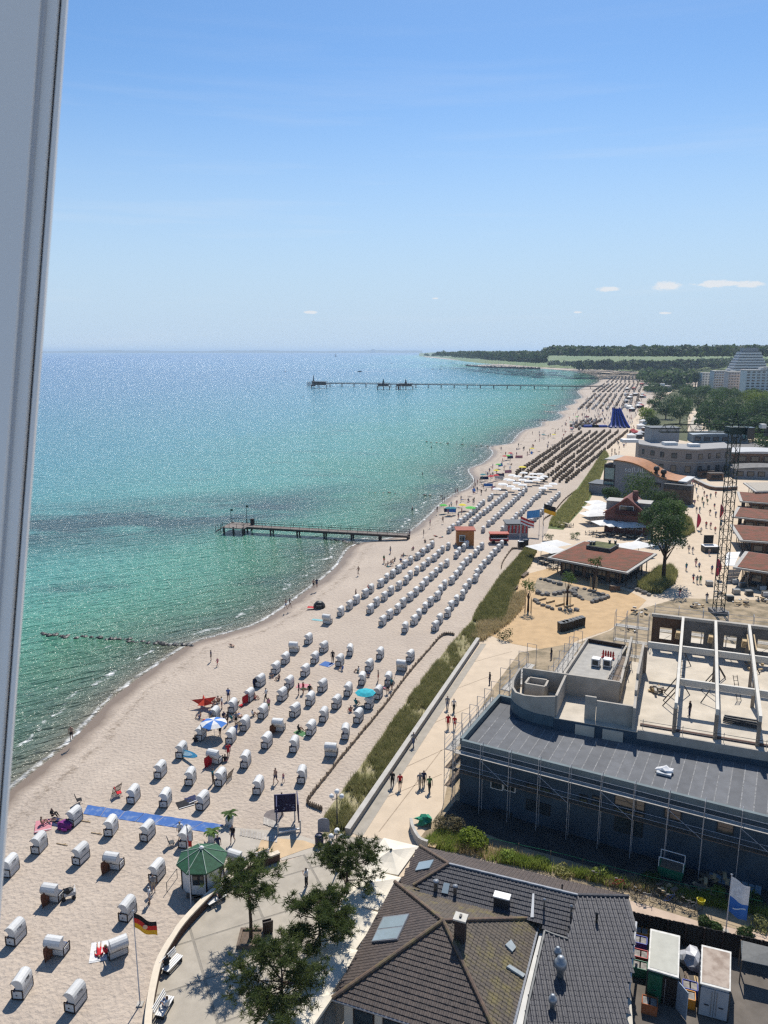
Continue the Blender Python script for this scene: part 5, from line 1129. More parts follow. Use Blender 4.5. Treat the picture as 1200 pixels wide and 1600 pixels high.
for k in range(6): MB().box(P(1160, 1132, 7.72) + Vector((k * .1 - .3, k * .16 - .3, .15 + .14 * (k % 3))), (3.4, .16, .14), BRZ - .05 + .03 * k).build('beam', steel_d, sl_)
mound('timber_heap', 'heap of boards leaning in the right part of the hall', 'timber', P(1180, 1045, 7.72), [wood, lwood], 14, 1.1, 4)
for j, (x, y, a) in enumerate(((1065, 1058, .4), (1155, 1095, -.3))):
    lt = thing('ladder', 'metal ladder standing on the hall floor, %s' % ('near the first beam' if j == 0 else 'in the second bay'), 'ladder', P(x, y, 7.72))
    for s_ in (-.22, .22): MB().tube(P(x, y, 7.72) + Vector((s_, 0, 0)), P(x, y, 7.72) + Vector((s_ + a, .9, 2.6)), .035).build('rail', steel_d, lt)
    for k in range(7): q = P(x, y, 7.72) + Vector((a, .9, 2.6)) * ((k + .5) / 7); MB().tube(q - Vector((.22, 0, 0)), q + Vector((.22, 0, 0)), .025).build('rung', steel_d, lt)
fw_ = thing('foil_bundle', 'crumpled white foil bundle lying on the dark flat roof', 'foil', P(1040, 1206, 6.4)); MB().blob(P(1040, 1206, 6.4) + Vector((0, 0, .2)), .62, (1.3, .8, .5), jit=.35, sub=2).build('foil', M('white_foil', (.75, .75, .75), .4), fw_); MB().box(P(1036, 1209, 6.4) + Vector((0, -.2, .12)), (1.3, .4, .2), BRZ).build('roll', M('foil_roll', (.5, .52, .54), .4), fw_)
for ch in bld.children:
    if ch not in lower_parts: ch.location += Vector((.65, 2.7, -1.3))
# windows in the lower front
FN = Vector((bv.x, bv.y, 0))
for (x0, y0, x1, y1, open_) in ((767, 1222, 786, 1232, 0), (787, 1225, 806, 1235, 0), (822, 1227, 861, 1240, 1), (822, 1254, 860, 1268, 1), (905, 1243, 918, 1256, 1), (925, 1246, 940, 1262, 1), (960, 1248, 1008, 1268, 1), (1038, 1266, 1065, 1280, 1), (1120, 1286, 1147, 1300, 1), (960, 1280, 1005, 1300, 1), (770, 1266, 800, 1275, 1)):
    a, b = ray_plane(x0, (y0 + y1) / 2, U(0, 0), FN), ray_plane(x1, (y0 + y1) / 2, U(0, 0), FN); h = (y1 - y0) / 12.3; c = (a + b) / 2; W_ = (b.xy - a.xy).length
    f = MB().box((c.x - bv.x * .03, c.y - bv.y * .03, (a.z + b.z) / 2), (W_, .14, h), BRZ).build('window', M('window_reveal', (.03, .035, .04), .8) if open_ else white, bld)
    MB().box((c.x - bv.x * .06, c.y - bv.y * .06, (a.z + b.z) / 2), (W_ - .16, .12, h - .16), BRZ).build('pane', glass, f)
# ---------------------------------------------------------------- scaffolds
scaf = M('scaffold_tube', (.5, .5, .51), .55, .2, 3, metal=.4)
plankm = M('scaffold_plank', (.5, .47, .42), .8, .15, 2, tint=.25)
def scaffold(label, a, b, bays, levels, top, base=0.0, width=.75, out=None, braces=True, deck=plankm):
    """a..b: inner line in building coordinates; grows to the left of a->b"""
    A, B = U(*a), U(*b); d = (B - A); L = d.length; d.normalize(); nn = Vector((-d.y, d.x, 0)); rz = math.atan2(d.y, d.x)
    r = thing('scaffold', label, 'scaffold', A)
    def tube(p, q, rad, name, m=scaf): MB().tube(p, q, rad, n=4).build(name, m, r)
    for i in range(bays + 1):
        for s_ in (0, width):
            p = A + d * (L * i / bays) + nn * s_; tube((p.x, p.y, base), (p.x, p.y, top), .034, 'standard')
        for z in list(levels) + [top]:
            p = A + d * (L * i / bays); tube(p + Vector((0, 0, z)), p + nn * width + Vector((0, 0, z)), .025, 'transom')
    for i in range(bays):
        p, q = A + d * (L * i / bays), A + d * (L * (i + 1) / bays)
        for k, z in enumerate(levels):
            for j in range(2):
                c = (p + q) / 2 + nn * (width * (.27 + .46 * j)); MB().box((c.x, c.y, z + .05), (L / bays - .05, width * .42, .05), rz).build('deck_plank', deck if z > 5 else wood, r)  # lower decks get darker timber, their shade put into the colour
            for dz in (.5, 1.0):
                if z + dz <= top + .05: tube(p + nn * width + Vector((0, 0, z + dz)), q + nn * width + Vector((0, 0, z + dz)), .024, 'guard_rail')
        if braces and i % 2 == 0 and len(levels) > 1: tube(p + nn * (width + .04) + Vector((0, 0, levels[0])), q + nn * (width + .04) + Vector((0, 0, levels[1])), .025, 'brace')
    return r
scaffold('scaffold with bright plank deck along the dark front of the building', (46, -.32), (-.4, -.32), 16, (3.9, 5.9), 7.5)
scaffold('scaffold tower row along the left side wall above the promenade', (-.35, -.9), (-.35, 12.4), 6, (2.0, 4.0, 6.0), 8.0, width=1.0)
scaffold('scaffold run behind the curved concrete room', (.4, 13.8), (.8, 22.6), 3, (4.5, 6.5), 9.2, width=1.2)
scaffold('short scaffold deck linking the curved room to the wing', (1.0, 14.6), (5.4, 15.2), 2, (5.4, 7.2), 8.6, width=1.4)
scaffold('scaffold along the outer side of the wing', (5.0, 17), (4.7, 30), 5, (3.6, 5.6, 7.4), 9.2, width=1.1)
scaffold('scaffold tower between the wing and the far end of the hall', (8.2, 32.5), (12.4, 32.7), 3, (3.7, 5.7, 7.7, 9.7), 11.7, width=1.2)
scaffold('scaffold with long ledgers behind the back wall of the hall', (12.8, 34.3), (36, 37), 8, (6.7, 9.2, 11.3), 12.7, width=1.2)
scaffold('narrow inner scaffold between the wing and the hall', (12.3, 15.7), (11.9, 24.7), 3, (8.0, 8.9), 10.1, width=1.2, deck=wood)
# ---------------------------------------------------------------- tower crane
cm_ = M('crane_green', (.012, .035, .03), .5, .15, 2)
cb_ = P(1122, 958); crane = thing('tower_crane', 'dark green lattice tower crane at the right edge of the site', 'crane', cb_)
ch_ = height_for(cb_, 677); cwid = .72
mast = MB()
for sx, sy in ((-1, -1), (1, -1), (1, 1), (-1, 1)): mast.tube(cb_ + Vector((sx * cwid, sy * cwid, 0)), cb_ + Vector((sx * cwid, sy * cwid, ch_)), .08, n=4)
mast.build('mast_leg', cm_, crane)
nz = int(ch_ / 1.6)
for k in range(nz):
    z0, z1 = ch_ * k / nz, ch_ * (k + 1) / nz; sec = MB()
    for (a, b) in (((-1, -1), (1, -1)), ((1, -1), (1, 1)), ((1, 1), (-1, 1)), ((-1, 1), (-1, -1))):
        if k % 2: a, b = b, a
        sec.tube(cb_ + Vector((a[0] * cwid, a[1] * cwid, z0)), cb_ + Vector((b[0] * cwid, b[1] * cwid, z1)), .042, n=4); sec.tube(cb_ + Vector((a[0] * cwid, a[1] * cwid, z0)), cb_ + Vector((b[0] * cwid, b[1] * cwid, z0)), .05, n=4)
    sec.build('lattice_section', cm_, crane)
MB().box(cb_ + Vector((0, 0, ch_ + .5)), (2.6, 2.4, 1.2)).build('slewing_unit', cm_, crane); MB().box(cb_ + Vector((1.7, -1.3, ch_ + .2)), (1.2, 1.5, 1.9)).build('cab', glass, crane)
tp_ = cb_ + Vector((0, 0, ch_)); MB().tube(tp_ + Vector((-.6, 0, 1)), tp_ + Vector((0, 0, 3.4)), .1, n=4).tube(tp_ + Vector((.6, 0, 1)), tp_ + Vector((0, 0, 3.4)), .1, n=4).build('apex', cm_, crane)
jib = MB()
for k in range(-9, 40):
    x0, x1 = k * 1.4, (k + 1) * 1.4
    for dy in (-.5, .5): jib.tube(tp_ + Vector((x0, dy, .2)), tp_ + Vector((x1, dy, .2)), .07, n=4); jib.tube(tp_ + Vector((x0, dy, .2)), tp_ + Vector(((x0 + x1) / 2, 0, 1.45)), .035, n=3); jib.tube(tp_ + Vector(((x0 + x1) / 2, 0, 1.45)), tp_ + Vector((x1, dy, .2)), .035, n=3)
    jib.tube(tp_ + Vector(((x0 + x1) / 2, 0, 1.45)), tp_ + Vector(((x0 + x1) / 2 + 1.4, 0, 1.45)), .07, n=4)
jib.build('jib', cm_, crane)
for k in range(3): MB().box(tp_ + Vector((4.5 + k * .95, 0, .3 if k % 2 else 1.2)), (.8, 1.0, 1.6 if k % 2 else .7)).build('winch' if k % 2 else 'lamp_box', steel_d if k % 2 else white, crane)
MB().path([tp_ + Vector((-12, 0, 1.2)), tp_ + Vector((0, 0, 3.3)), tp_ + Vector((40, 0, 1.5))], .04, 3).build('stay_rope', steel_d, crane)
MB().box(cb_ + Vector((0, 0, .4)), (2.6, 2.6, .5)).build('ballast', conc_d, crane)
# site clutter in front of the building and beside the crane
for i, (x, y) in enumerate(((1148, 912), (1160, 918), (1178, 914), (1190, 922), (1170, 930), (1150, 928), (1196, 932), (1140, 938), (1108, 915))):
    p = P(x, y); r = thing('pallet', 'pallet of building blocks by the crane foot, %s from the left' % ORDN[sorted([1148, 1160, 1178, 1190, 1170, 1150, 1196, 1140, 1108]).index(x)], 'pallet', p, rnd.uniform(-.2, .2)); MB().box((0, 0, .08), (1.3, 1.1, .16)).build('pallet_base', wood, r, world=False)
    for k in range(3): MB().box((0, -.36 + k * .36, .55), (1.2, .33, .75 + .1 * (k % 2))).build('block_stack', (M('foil_wrap', (.55, .56, .56), .4), steel_d, cw)[(i + k) % 3], r, world=False)
gb = thing('green_skip', 'green wire-topped skip in the shade behind the weeds', 'skip', P(1048, 1368), BRZ); MB().box((0, 0, .55), (1.9, 1.3, .8), taper=1.12).build('body', M('skip_green', (.02, .2, .1), .6), gb, world=False); MB().path([(-1, -.6, 1), (-1, -.6, 1.9), (1, -.6, 1.9), (1, -.6, 1)], .04).path([(-1, .6, 1), (-1, .6, 1.9), (1, .6, 1.9), (1, .6, 1)], .04).build('frame', white, gb, world=False); MB().box((0, 0, 1.0), (1.7, 1.1, .15)).build('load', wood, gb, world=False)
sp_ = thing('sheet_stack', 'stack of blue-grey corrugated sheets leaning behind the banner', 'sheet stack', P(1150, 1378), BRZ)
for k in range(8): MB().box((-1.9 + k * .52, 0, .3 + .03 * (k % 2)), (.46, 1.9, .05), rot=Matrix.Rotation(R(15), 3, 'X')).build('sheet', M('sheet_blue', (.22, .32, .38), .5), sp_, world=False)
for j, (x, y, l) in enumerate(((1100, 1395, 'tangle of broken pale boards among the weeds at right'), (1045, 1400, 'low heap of old boards below the green skip'), (1110, 1378, 'pale timbers left in front of the corrugated sheets'))): mound('board_heap', l, 'timber', P(x, y), [lwood, wood], 12, 1.1, 60 + j)
gm = thing('green_mesh_fence', 'bundle of green mesh fence by the scaffold corner', 'fence', P(668, 1290)); MB().blob(P(665, 1288) + Vector((0, 0, .5)), .7, (1.3, .8, .7), jit=.4, sub=2).build('mesh_bundle', M('mesh_green', (.03, .3, .17), .7, .2, 4), gm); MB().path([P(690, 1312) + Vector((0, 0, .3)), P(760, 1322) + Vector((0, 0, .9)), P(880, 1350) + Vector((0, 0, 1.0)), P(1010, 1385) + Vector((0, 0, 1.0)), P(1190, 1425) + Vector((0, 0, 1.0))], .02, 3).build('wire', M('mesh_green', (.03, .3, .17)), gm)
for k in range(9): p = P(760 + k * 50, 1322 + k * 12.2); MB().tube(p, p + Vector((0, 0, 1.1)), .03).build('post', wood, gm)
ww = smooth_line([(642, 1292), (645, 1305), (655, 1322), (668, 1328)], 0, 3); poly_wall('curved_wall', 'short curved pale wall beside the promenade end', 'wall', ww, 0, .95, .25, M('pale_wall', (.5, .48, .43), .85), None, .04, .08)
pb = thing('park_bench', 'slatted bench beside the curved pale wall', 'bench', P(678, 1322), R(70))
for k in range(5): MB().box((0, -.3 + k * .15, .45), (1.6, .12, .05)).build('slat', lwood, pb, world=False)
for x in (-.6, .6): MB().box((x, 0, .22), (.08, .6, .44)).build('leg', steel_d, pb, world=False)

sheet('painted_shade_ground', [tuple(Q(U(a, b))) for a, b in ((-.4, -3.4), (8, -4.0), (20, -3.6), (46, -3.2), (46, .1), (-.4, .1))], .07, M('shade_darkened_soil', (.06, .058, .055), .9, .3, .5, bump=.4, bscale=4))  # flat dark sheet standing for the building's shadow on the site ground

for i, (x, y, nn) in enumerate(((1125, 930, 10), (1160, 945, 14), (1190, 940, 12), (1090, 948, 8), (1000, 960, 9), (985, 985, 8))):
    mound('timber_heap', 'heap of formwork boards and steel on the site behind the hall, %s from left' % ORDN[sorted((1125, 1160, 1190, 1090, 1000, 985)).index(x)], 'timber', P(x, y), [lwood, steel_d, wood, steel], nn, 1.5, 80 + i)
rr = random.Random(9)
for k in range(14):   # slanting push-pull props under the beams
    i = rr.randrange(1, 5); t = rr.uniform(3, 21); a, b = Hh(i, t), Hh(i + rr.choice((-.35, .35)), t + rr.uniform(-1, 1)); q1, q2 = U(*a, 11.4), U(*b, 9.02); o_ = Vector((.65, 2.7, -1.3)); MB().tube(q1 + o_, q2 + o_, .06, n=5).build('prop', steel_d if k % 3 else dk_frame, bld)
# ---------------------------------------------------------------- middle distance: pavilions, cafes, hotels along the promenade
sedum = M('sedum_roof', (.21, .075, .045), .95, .2, .5, col2=(.13, .07, .04), bump=.5, bscale=4)
fascia = M('grey_fascia', (.42, .4, .36), .7, .08, 1); tim = M('timber_cladding', (.2, .12, .075), .8, .25, 1.5)
def pavilion(name, label, c4, z, cat='pavilion', inset=.86, wall=tim, roofm=sedum, box=None, posts=5):
    """c4: four roof corners in order, photo pixels at height z or points"""
    q = [p if isinstance(p, Vector) else P(*p, z) for p in c4]; c = sum(q, Vector()) / 4; r = thing(name, label, cat, (c.x, c.y, 0))
    sc2 = lambda f: [((p - c) * f + c).xy for p in q]
    MB().prism(sc2(1), z - .35, z).build('roof_frame', fascia, r); MB().prism(sc2(.93), z + .004, z + .1).build('roof', roofm, r)
    MB().prism(sc2(inset - .12), 0, z - .36).build('wall', wall, r)
    for k in range(4):
        a, b = Vector((*sc2(inset)[k], 0)), Vector((*sc2(inset)[(k + 1) % 4], 0)); d = b - a; rz = math.atan2(d.y, d.x); n = Vector((d.y, -d.x, 0)).normalized()
        a2, b2 = Vector((*sc2(inset - .115)[k], 0)), Vector((*sc2(inset - .115)[(k + 1) % 4], 0))
        for i in range(posts):
            p = a.lerp(b, (i + .5) / posts); MB().box((p.x, p.y, (z - .36) / 2), (.16, .16, z - .36), rz).build('post', dk_frame, r)
            p = a2.lerp(b2, (i + .5) / posts); f = MB().box((p.x, p.y, 1.4), ((b2 - a2).length / posts * .72, .12, 2.2), rz).build('window', dk_frame, r)
            MB().box((p.x, p.y, 1.45), ((b2 - a2).length / posts * .62, .18, 1.8), rz).build('pane', glass, f)
    if box:
        qb = [P(*p, z + .9) for p in box]; MB().prism([p.xy for p in qb], z + .1, z + .9).build('roof_box', steel_d, r); cb = sum(qb, Vector()) / 4
        MB().prism([((p - cb) * .9 + cb).xy for p in qb], z + .9, z + .95).build('roof_box_planting', M('sedum_green', (.14, .15, .06), .95, .3, 1), r)
        for k in range(6): p = qb[0].lerp(qb[2], rnd.uniform(.1, .9)) + Vector((rnd.uniform(-1, 1), rnd.uniform(-1, 1), 0)); MB().lathe([(.25, .9 - .9), (.25, .5), (.35, .7), (0, .8)], 8, p).build('roof_vent', steel_d, r)
    return r
pavilion('flat_pavilion', 'flat pavilion with red sedum roof and planted roof box by the playground', [(855, 871), (981, 895), (1027, 865), (911, 845)], 3.6, box=[(916, 852), (953, 858), (967, 850), (930, 845)])
e_ = (P(1156, 783, 3.8) - P(1151, 768, 3.8)); 
def hut(bl, fl, label, len_=22, sign=None):
    a, b = P(*bl, 3.8), P(*fl, 3.8); d = (b - a).normalized(); n = Vector((-d.y, d.x, 0)); n = n if n.x > 0 else -n; n = (n + Vector((0, -.06, 0))).normalized()
    return pavilion('market_hut', label, [a, b, b + n * len_, a + n * len_], 3.8, cat='hut', posts=6)
hut((1164, 861), (1145, 886), 'red-roofed hut in the right-hand row, nearest to the crane foot')
hut((1140, 819), (1156, 844), 'red-roofed hut in the right-hand row, second from the crane foot')
hut((1152, 792), (1143, 807), 'red-roofed hut in the right-hand row, third from the crane foot')
hut((1151, 768), (1156, 783), 'red-roofed hut in the right-hand row, fourth and farthest from the crane foot')
pavilion('flat_roof_block', 'plain grey flat-roofed block beyond the red-roofed huts', [P(1161, 754, 4.5), P(1180, 768, 4.5), P(1180, 768, 4.5) + Vector((22, 2, 0)), P(1161, 754, 4.5) + Vector((22, 2, 0))], 4.5, 'building', wall=M('beige_wall', (.4, .34, .27), .9), roofm=M('beige_roof', (.45, .4, .33), .9))
# white awning between the huts
aw = thing('white_awning', 'flat white awning left of the nearest red-roofed hut', 'awning', P(1150, 890)); q = [P(x, y, 3.2) for x, y in ((1136, 863), (1157, 862), (1147, 884), (1132, 884))]
for i in range(4): MB().solid([q[0].lerp(q[3], i / 4), q[0].lerp(q[3], (i + .94) / 4), q[1].lerp(q[2], (i + .94) / 4), q[1].lerp(q[2], i / 4)], .06).build('awning_panel', white, aw)
for p in q: MB().tube((p.x, p.y, 0), p, .05).build('post', steel, aw)
# playground: rock ring beds, saplings with stakes, long rail bench
rock = M('boulder_grey', (.3, .28, .25), .9, .25, 1.2, bump=.5, bscale=3, tint=.3)
bm_ = [MB().blob((0, 0, .3), .6, (1, .8, .65), jit=.2, rr=random.Random(k)).mesh('boulder', rock) for k in range(4)]
def boulders(pts, s0, label, cat='boulders'):
    r = thing('boulder_bed', label, cat, pts[0]); k = 0
    for a, b in zip(pts, pts[1:]):
        n = max(1, int((b - a).length / (s0 * 1.05)))
        for i in range(n):
            p = a.lerp(b, i / n) + Vector((rnd.uniform(-.2, .2), rnd.uniform(-.2, .2), -.05)) - pts[0]
            put('boulder', bm_[k % 4], r, p, rnd.uniform(0, 6), s0 * rnd.uniform(.75, 1.3)); k += 1
pp = lambda *a: [P(740 + x / 3.75, 800 + y / 3.75) for x, y in a]
boulders(pp((390, 395), (420, 400), (470, 420), (540, 435)), 1.0, 'upper row of grey boulders on the playground mound')
boulders(pp((370, 470), (400, 490), (470, 485), (560, 470), (580, 480)), 1.0, 'middle row of grey boulders on the playground mound')
boulders(pp((580, 480), (600, 450), (650, 455), (730, 480), (785, 500), (750, 520), (690, 530), (640, 515), (580, 485)), 1.0, 'closed ring of grey boulders at the right of the playground')
boulders(pp((360, 520), (400, 550), (460, 570), (540, 580), (600, 580), (632, 575)), .8, 'low curved row of grey stones at the front of the playground')
boulders(pp((590, 370), (660, 385), (760, 415), (850, 432), (930, 450), (1000, 480), (1040, 500)), .9, 'long line of stones in front of the flat pavilion')
sheet('rock_garden', pp((375, 390), (450, 385), (560, 425), (640, 450), (740, 475), (780, 505), (690, 525), (590, 500), (480, 500), (380, 490), (350, 440)), .055, M('garden_gravel', (.33, .27, .19), .95, .2, .6))
sheet('lawn', pp((950, 440), (1020, 390), (1085, 335), (1150, 330), (1195, 370), (1180, 420), (1090, 480), (1010, 480)), .055, M('lawn_green', (.13, .17, .05), .95, .2, .3))
blades('meadow_grass', [(995, 918), (1012, 904), (1030, 890), (1048, 888), (1058, 898), (1053, 912), (1032, 928), (1008, 927)], 2600, 1.3, lush_l, clump=5, seed=30, w=.09)
blades('meadow_grass', [(1040, 828), (1060, 800), (1080, 815), (1085, 832), (1070, 840), (1050, 838)], 2000, 1.2, lush_l, clump=5, seed=31, w=.11)
for i, (x, y, h) in enumerate(((825, 955, 6), (886, 945, 6.5), (927, 920, 6.5))):
    b = P(x, y); leafy('young_tree', 'staked young tree on the playground, %s from the sea' % ORDN[i], b, h, 1.5, 70 + i, tree_l, 'tree', .3, 420, .2, lobes=4)
    stt = thing('tree_stakes', 'ring of wooden stakes round the %s young playground tree' % ORDN[i], 'stakes', b)
    for k in range(4): MB().tube((math.cos(k * 1.57 + .7) * .75, math.sin(k * 1.57 + .7) * .75, 0), (math.cos(k * 1.57 + .7) * .75, math.sin(k * 1.57 + .7) * .75, 2.4), .05).build('stake', lwood, stt, world=False)
for k, (x, y) in enumerate(((400, 515), (450, 530), (505, 548), (560, 555))): 
    bt = thing('stepping_beam', 'pale timber beam on the playground sand, %s from the left' % ORDN[k], 'beam', pp((x, y))[0], R(35)); MB().box((0, 0, .18), (2.0, .35, .36)).build('beam', lwood, bt, world=False); MB().box((0, 0, .05), (1.7, .42, .1)).build('foot', wood, bt, world=False)
bx = thing('timber_box', 'rust-brown timber box right of the boulder ring', 'box', pp((825, 460))[0]); MB().box((0, 0, .5), (1.7, 1.2, 1.0)).build('body', tim, bx, world=False); MB().box((0, 0, 1.03), (1.8, 1.3, .08)).build('lid', wood, bx, world=False)
for i in range(7):
    p = P(878 + i * 5.2, 986 - i * 1.5); h = 1.55; b = thing('waste_container', 'black waste container on the sand plaza, %s from the left in its row' % ORDN[i], 'bin', p, R(15)); MB().box((0, 0, .75), (1.15 if i < 3 else .6, 1.0, 1.3), taper=1.08).build('body', black, b, world=False); MB().box((0, .02, 1.47), (1.25 if i < 3 else .66, 1.1, .12)).build('lid', steel_d, b, world=False)
    for sx in (-.25, .25): MB().tube((sx - .05, -.35, .1), (sx + .05, -.35, .1), .1, n=8).build('wheel', black, b, world=False)
for i in range(2):
    tb = thing('rail_bench', 'timber bench along the dune edge of the playground, %s one' % ('lower' if i == 0 else 'upper'), 'bench', pp((235, 460), (300, 375))[i], R(60))
    for k in range(3): MB().box((0, -.25 + k * .25, .45), (3.4, .2, .07)).build('seat_slat', wood, tb, world=False)
    for x in (-1.4, 1.4): MB().box((x, 0, .2), (.15, .6, .4)).build('leg', wood, tb, world=False)
# parasols and cafe round the red house
cafe_w = M('cafe_canvas', (.82, .8, .75), .8, .03, 1)
def cafe_parasol(p, s_, label, rz=0):
    r = thing('cafe_parasol', label, 'parasol', p, rz, 'white square parasols around the cafes'); MB().lathe([(s_ * .707, 2.5), (s_ * .35, 2.95), (.04, 3.3)], 4, ph=R(45)).build('canopy', cafe_w, r, world=False); MB().tube((0, 0, 0), (0, 0, 3.3), .06).build('pole', steel, r, world=False); MB().box((0, 0, .08), (.9, .9, .16)).build('base', conc_d, r, world=False); return r
for i, (x, y) in enumerate(((932, 799), (928, 808), (924, 818), (944, 832), (958, 834), (975, 836), (992, 836), (940, 805), (934, 815))): cafe_parasol(P(x, y), 5.2, 'white square cafe parasol before the red house, %s from the left' % ORDN[sorted(range(9), key=lambda k: (932, 928, 924, 944, 958, 975, 992, 940, 934)[k]).index(i)], R(12))
for i, (x, y) in enumerate(((845, 872), (862, 876), (868, 866), (982, 870), (997, 868))): cafe_parasol(P(x, y), 5.0, 'white square parasol beside the flat pavilion, %s from the left' % ORDN[i], R(30))
tabm = M('cafe_table_top', (.4, .32, .22), .6)
tk = 0
for (x0, y0, x1, y1, n) in ((918, 836, 1005, 845, 16), (845, 880, 870, 890, 7), (872, 822, 892, 826, 5)):
    for i in range(n):
        p = P(x0 + (x1 - x0) * (i + .5) / n, y0 + (y1 - y0) * (i + .5) / n + rnd.uniform(-3, 2)); tk += 1
        t = thing('cafe_table', 'small dark cafe table under the white parasols', 'table', p, rnd.uniform(0, 3), 'small tables under the cafe parasols'); MB().box((0, 0, .74), (.9, .9, .05)).build('table_top', tabm, t, world=False); MB().tube((0, 0, 0), (0, 0, .72), .05).build('leg', steel_d, t, world=False)
        for s_ in (-1, 1):
            c = thing('cafe_chair', 'dark cafe chair drawn up to a table', 'chair', p + Vector((s_ * .75, rnd.uniform(-.2, .2), 0)), s_ * math.pi / 2, 'dark chairs at the cafe tables'); MB().box((0, 0, .45), (.45, .45, .05)).build('seat', black, c, world=False); MB().box((0, -.22, .72), (.45, .05, .5)).build('backrest', black, c, world=False)
            for a, b in ((-.2, -.2), (.2, -.2), (.2, .2), (-.2, .2)): MB().box((a, b, .22), (.04, .04, .44)).build('leg', steel_d, c, world=False)
lw = smooth_line([(918, 848), (950, 853), (985, 852), (1000, 843), (1004, 834)], 0, 4); poly_wall('low_curved_wall', 'low white curved wall in front of the cafe parasols', 'wall', lw, 0, .6, .35, white, None, .04, .08)
def gable_house():
    fl, fr_, ap, bk = P(945, 800, 5.2), P(1012, 806, 5.2), P(987, 772, 9.2), P(989, 763, 9.2)
    d = (fr_ - fl); d.z = 0; n = Vector((-d.y, d.x, 0)).normalized(); dep = 9.0; mid = (fl + fr_) / 2; mid.z = 9.0; r = thing('red_timber_house', 'red timber house with steep red roof behind the cafe parasols', 'house', (mid.x, mid.y, 0))
    wl = M('red_shingle', (.2, .085, .07), .85, .2, 2); rl = M('red_roof_tile', (.26, .11, .09), .8, .2, 1.5, bump=.3, bscale=5)
    f2 = lambda p, k: p + n * k
    MB().prism([fl.xy + n.xy * .5, fr_.xy + n.xy * .5, f2(fr_, dep).xy, f2(fl, dep).xy], 0, 5.2).build('wall', wl, r)
    MB().solid([f2(fl, .5), f2(fr_, .5), f2(mid, .5)], .2).build('gable', wl, r); MB().solid([f2(fr_, dep), f2(fl, dep), f2(mid, dep)], .2).build('gable', wl, r)
    for a in (fl, fr_):
        o = a + (a - mid) * .08; q = [o, mid + Vector((0, 0, .25)), f2(mid, dep + .5) + Vector((0, 0, .25)), f2(o, dep + .5)]; q = q if (q[1] - q[0]).cross(q[2] - q[0]).z > 0 else q[::-1]; MB().solid(q, .2).build('roof', rl, r)
        MB().path([o - n * .05, mid - n * .05 + Vector((0, 0, .25))], .12, 4).build('barge_board', M('barge_red', (.3, .1, .08), .7), r)
    c = f2(mid, 4) + d.normalized() * 1.4; MB().box(c + Vector((0, 0, .3)), (1.1, 1.1, 2.4)).build('chimney', wl, r)
    rz = math.atan2(d.y, d.x)
    for s_, l in ((-1, 2.8), (1, 2.8)): p = f2(mid, 4.5) + d.normalized() * s_ * 3.6; MB().box((p.x, p.y, 6.6), (3.4, 4.4, 2.2), rz).build('dormer', M('dormer_grey', (.33, .32, .3), .8), r); MB().box((p.x, p.y, 7.75), (3.8, 4.9, .15), rz).build('dormer_roof', fascia, r)
    p = f2(mid, .45); b = MB().box((p.x, p.y, 5.0), (5.2, 1.4, .2), rz).build('balcony', dk_frame, r); MB().box((p.x - n.x * .7, p.y - n.y * .7, 5.6), (5.2, .08, 1.0), rz).build('balcony_rail', M('balcony_dark_red', (.07, .02, .02), .8), b)
    f = MB().box((p.x, p.y, 6.4), (3.4, .3, 1.5), rz).build('window', white, r); MB().box((p.x - n.x * .1, p.y - n.y * .1, 6.4), (3.1, .25, 1.2), rz).build('pane', glass, f)
    for k in (-3.4, -1.2, 1.2, 3.4): q = p + d.normalized() * k; f = MB().box((q.x, q.y, 2.2), (1.5, .3, 1.8), rz).build('window', white, r); MB().box((q.x - n.x * .1, q.y - n.y * .1, 2.2), (1.2, .25, 1.5), rz).build('pane', glass, f)
gable_house()
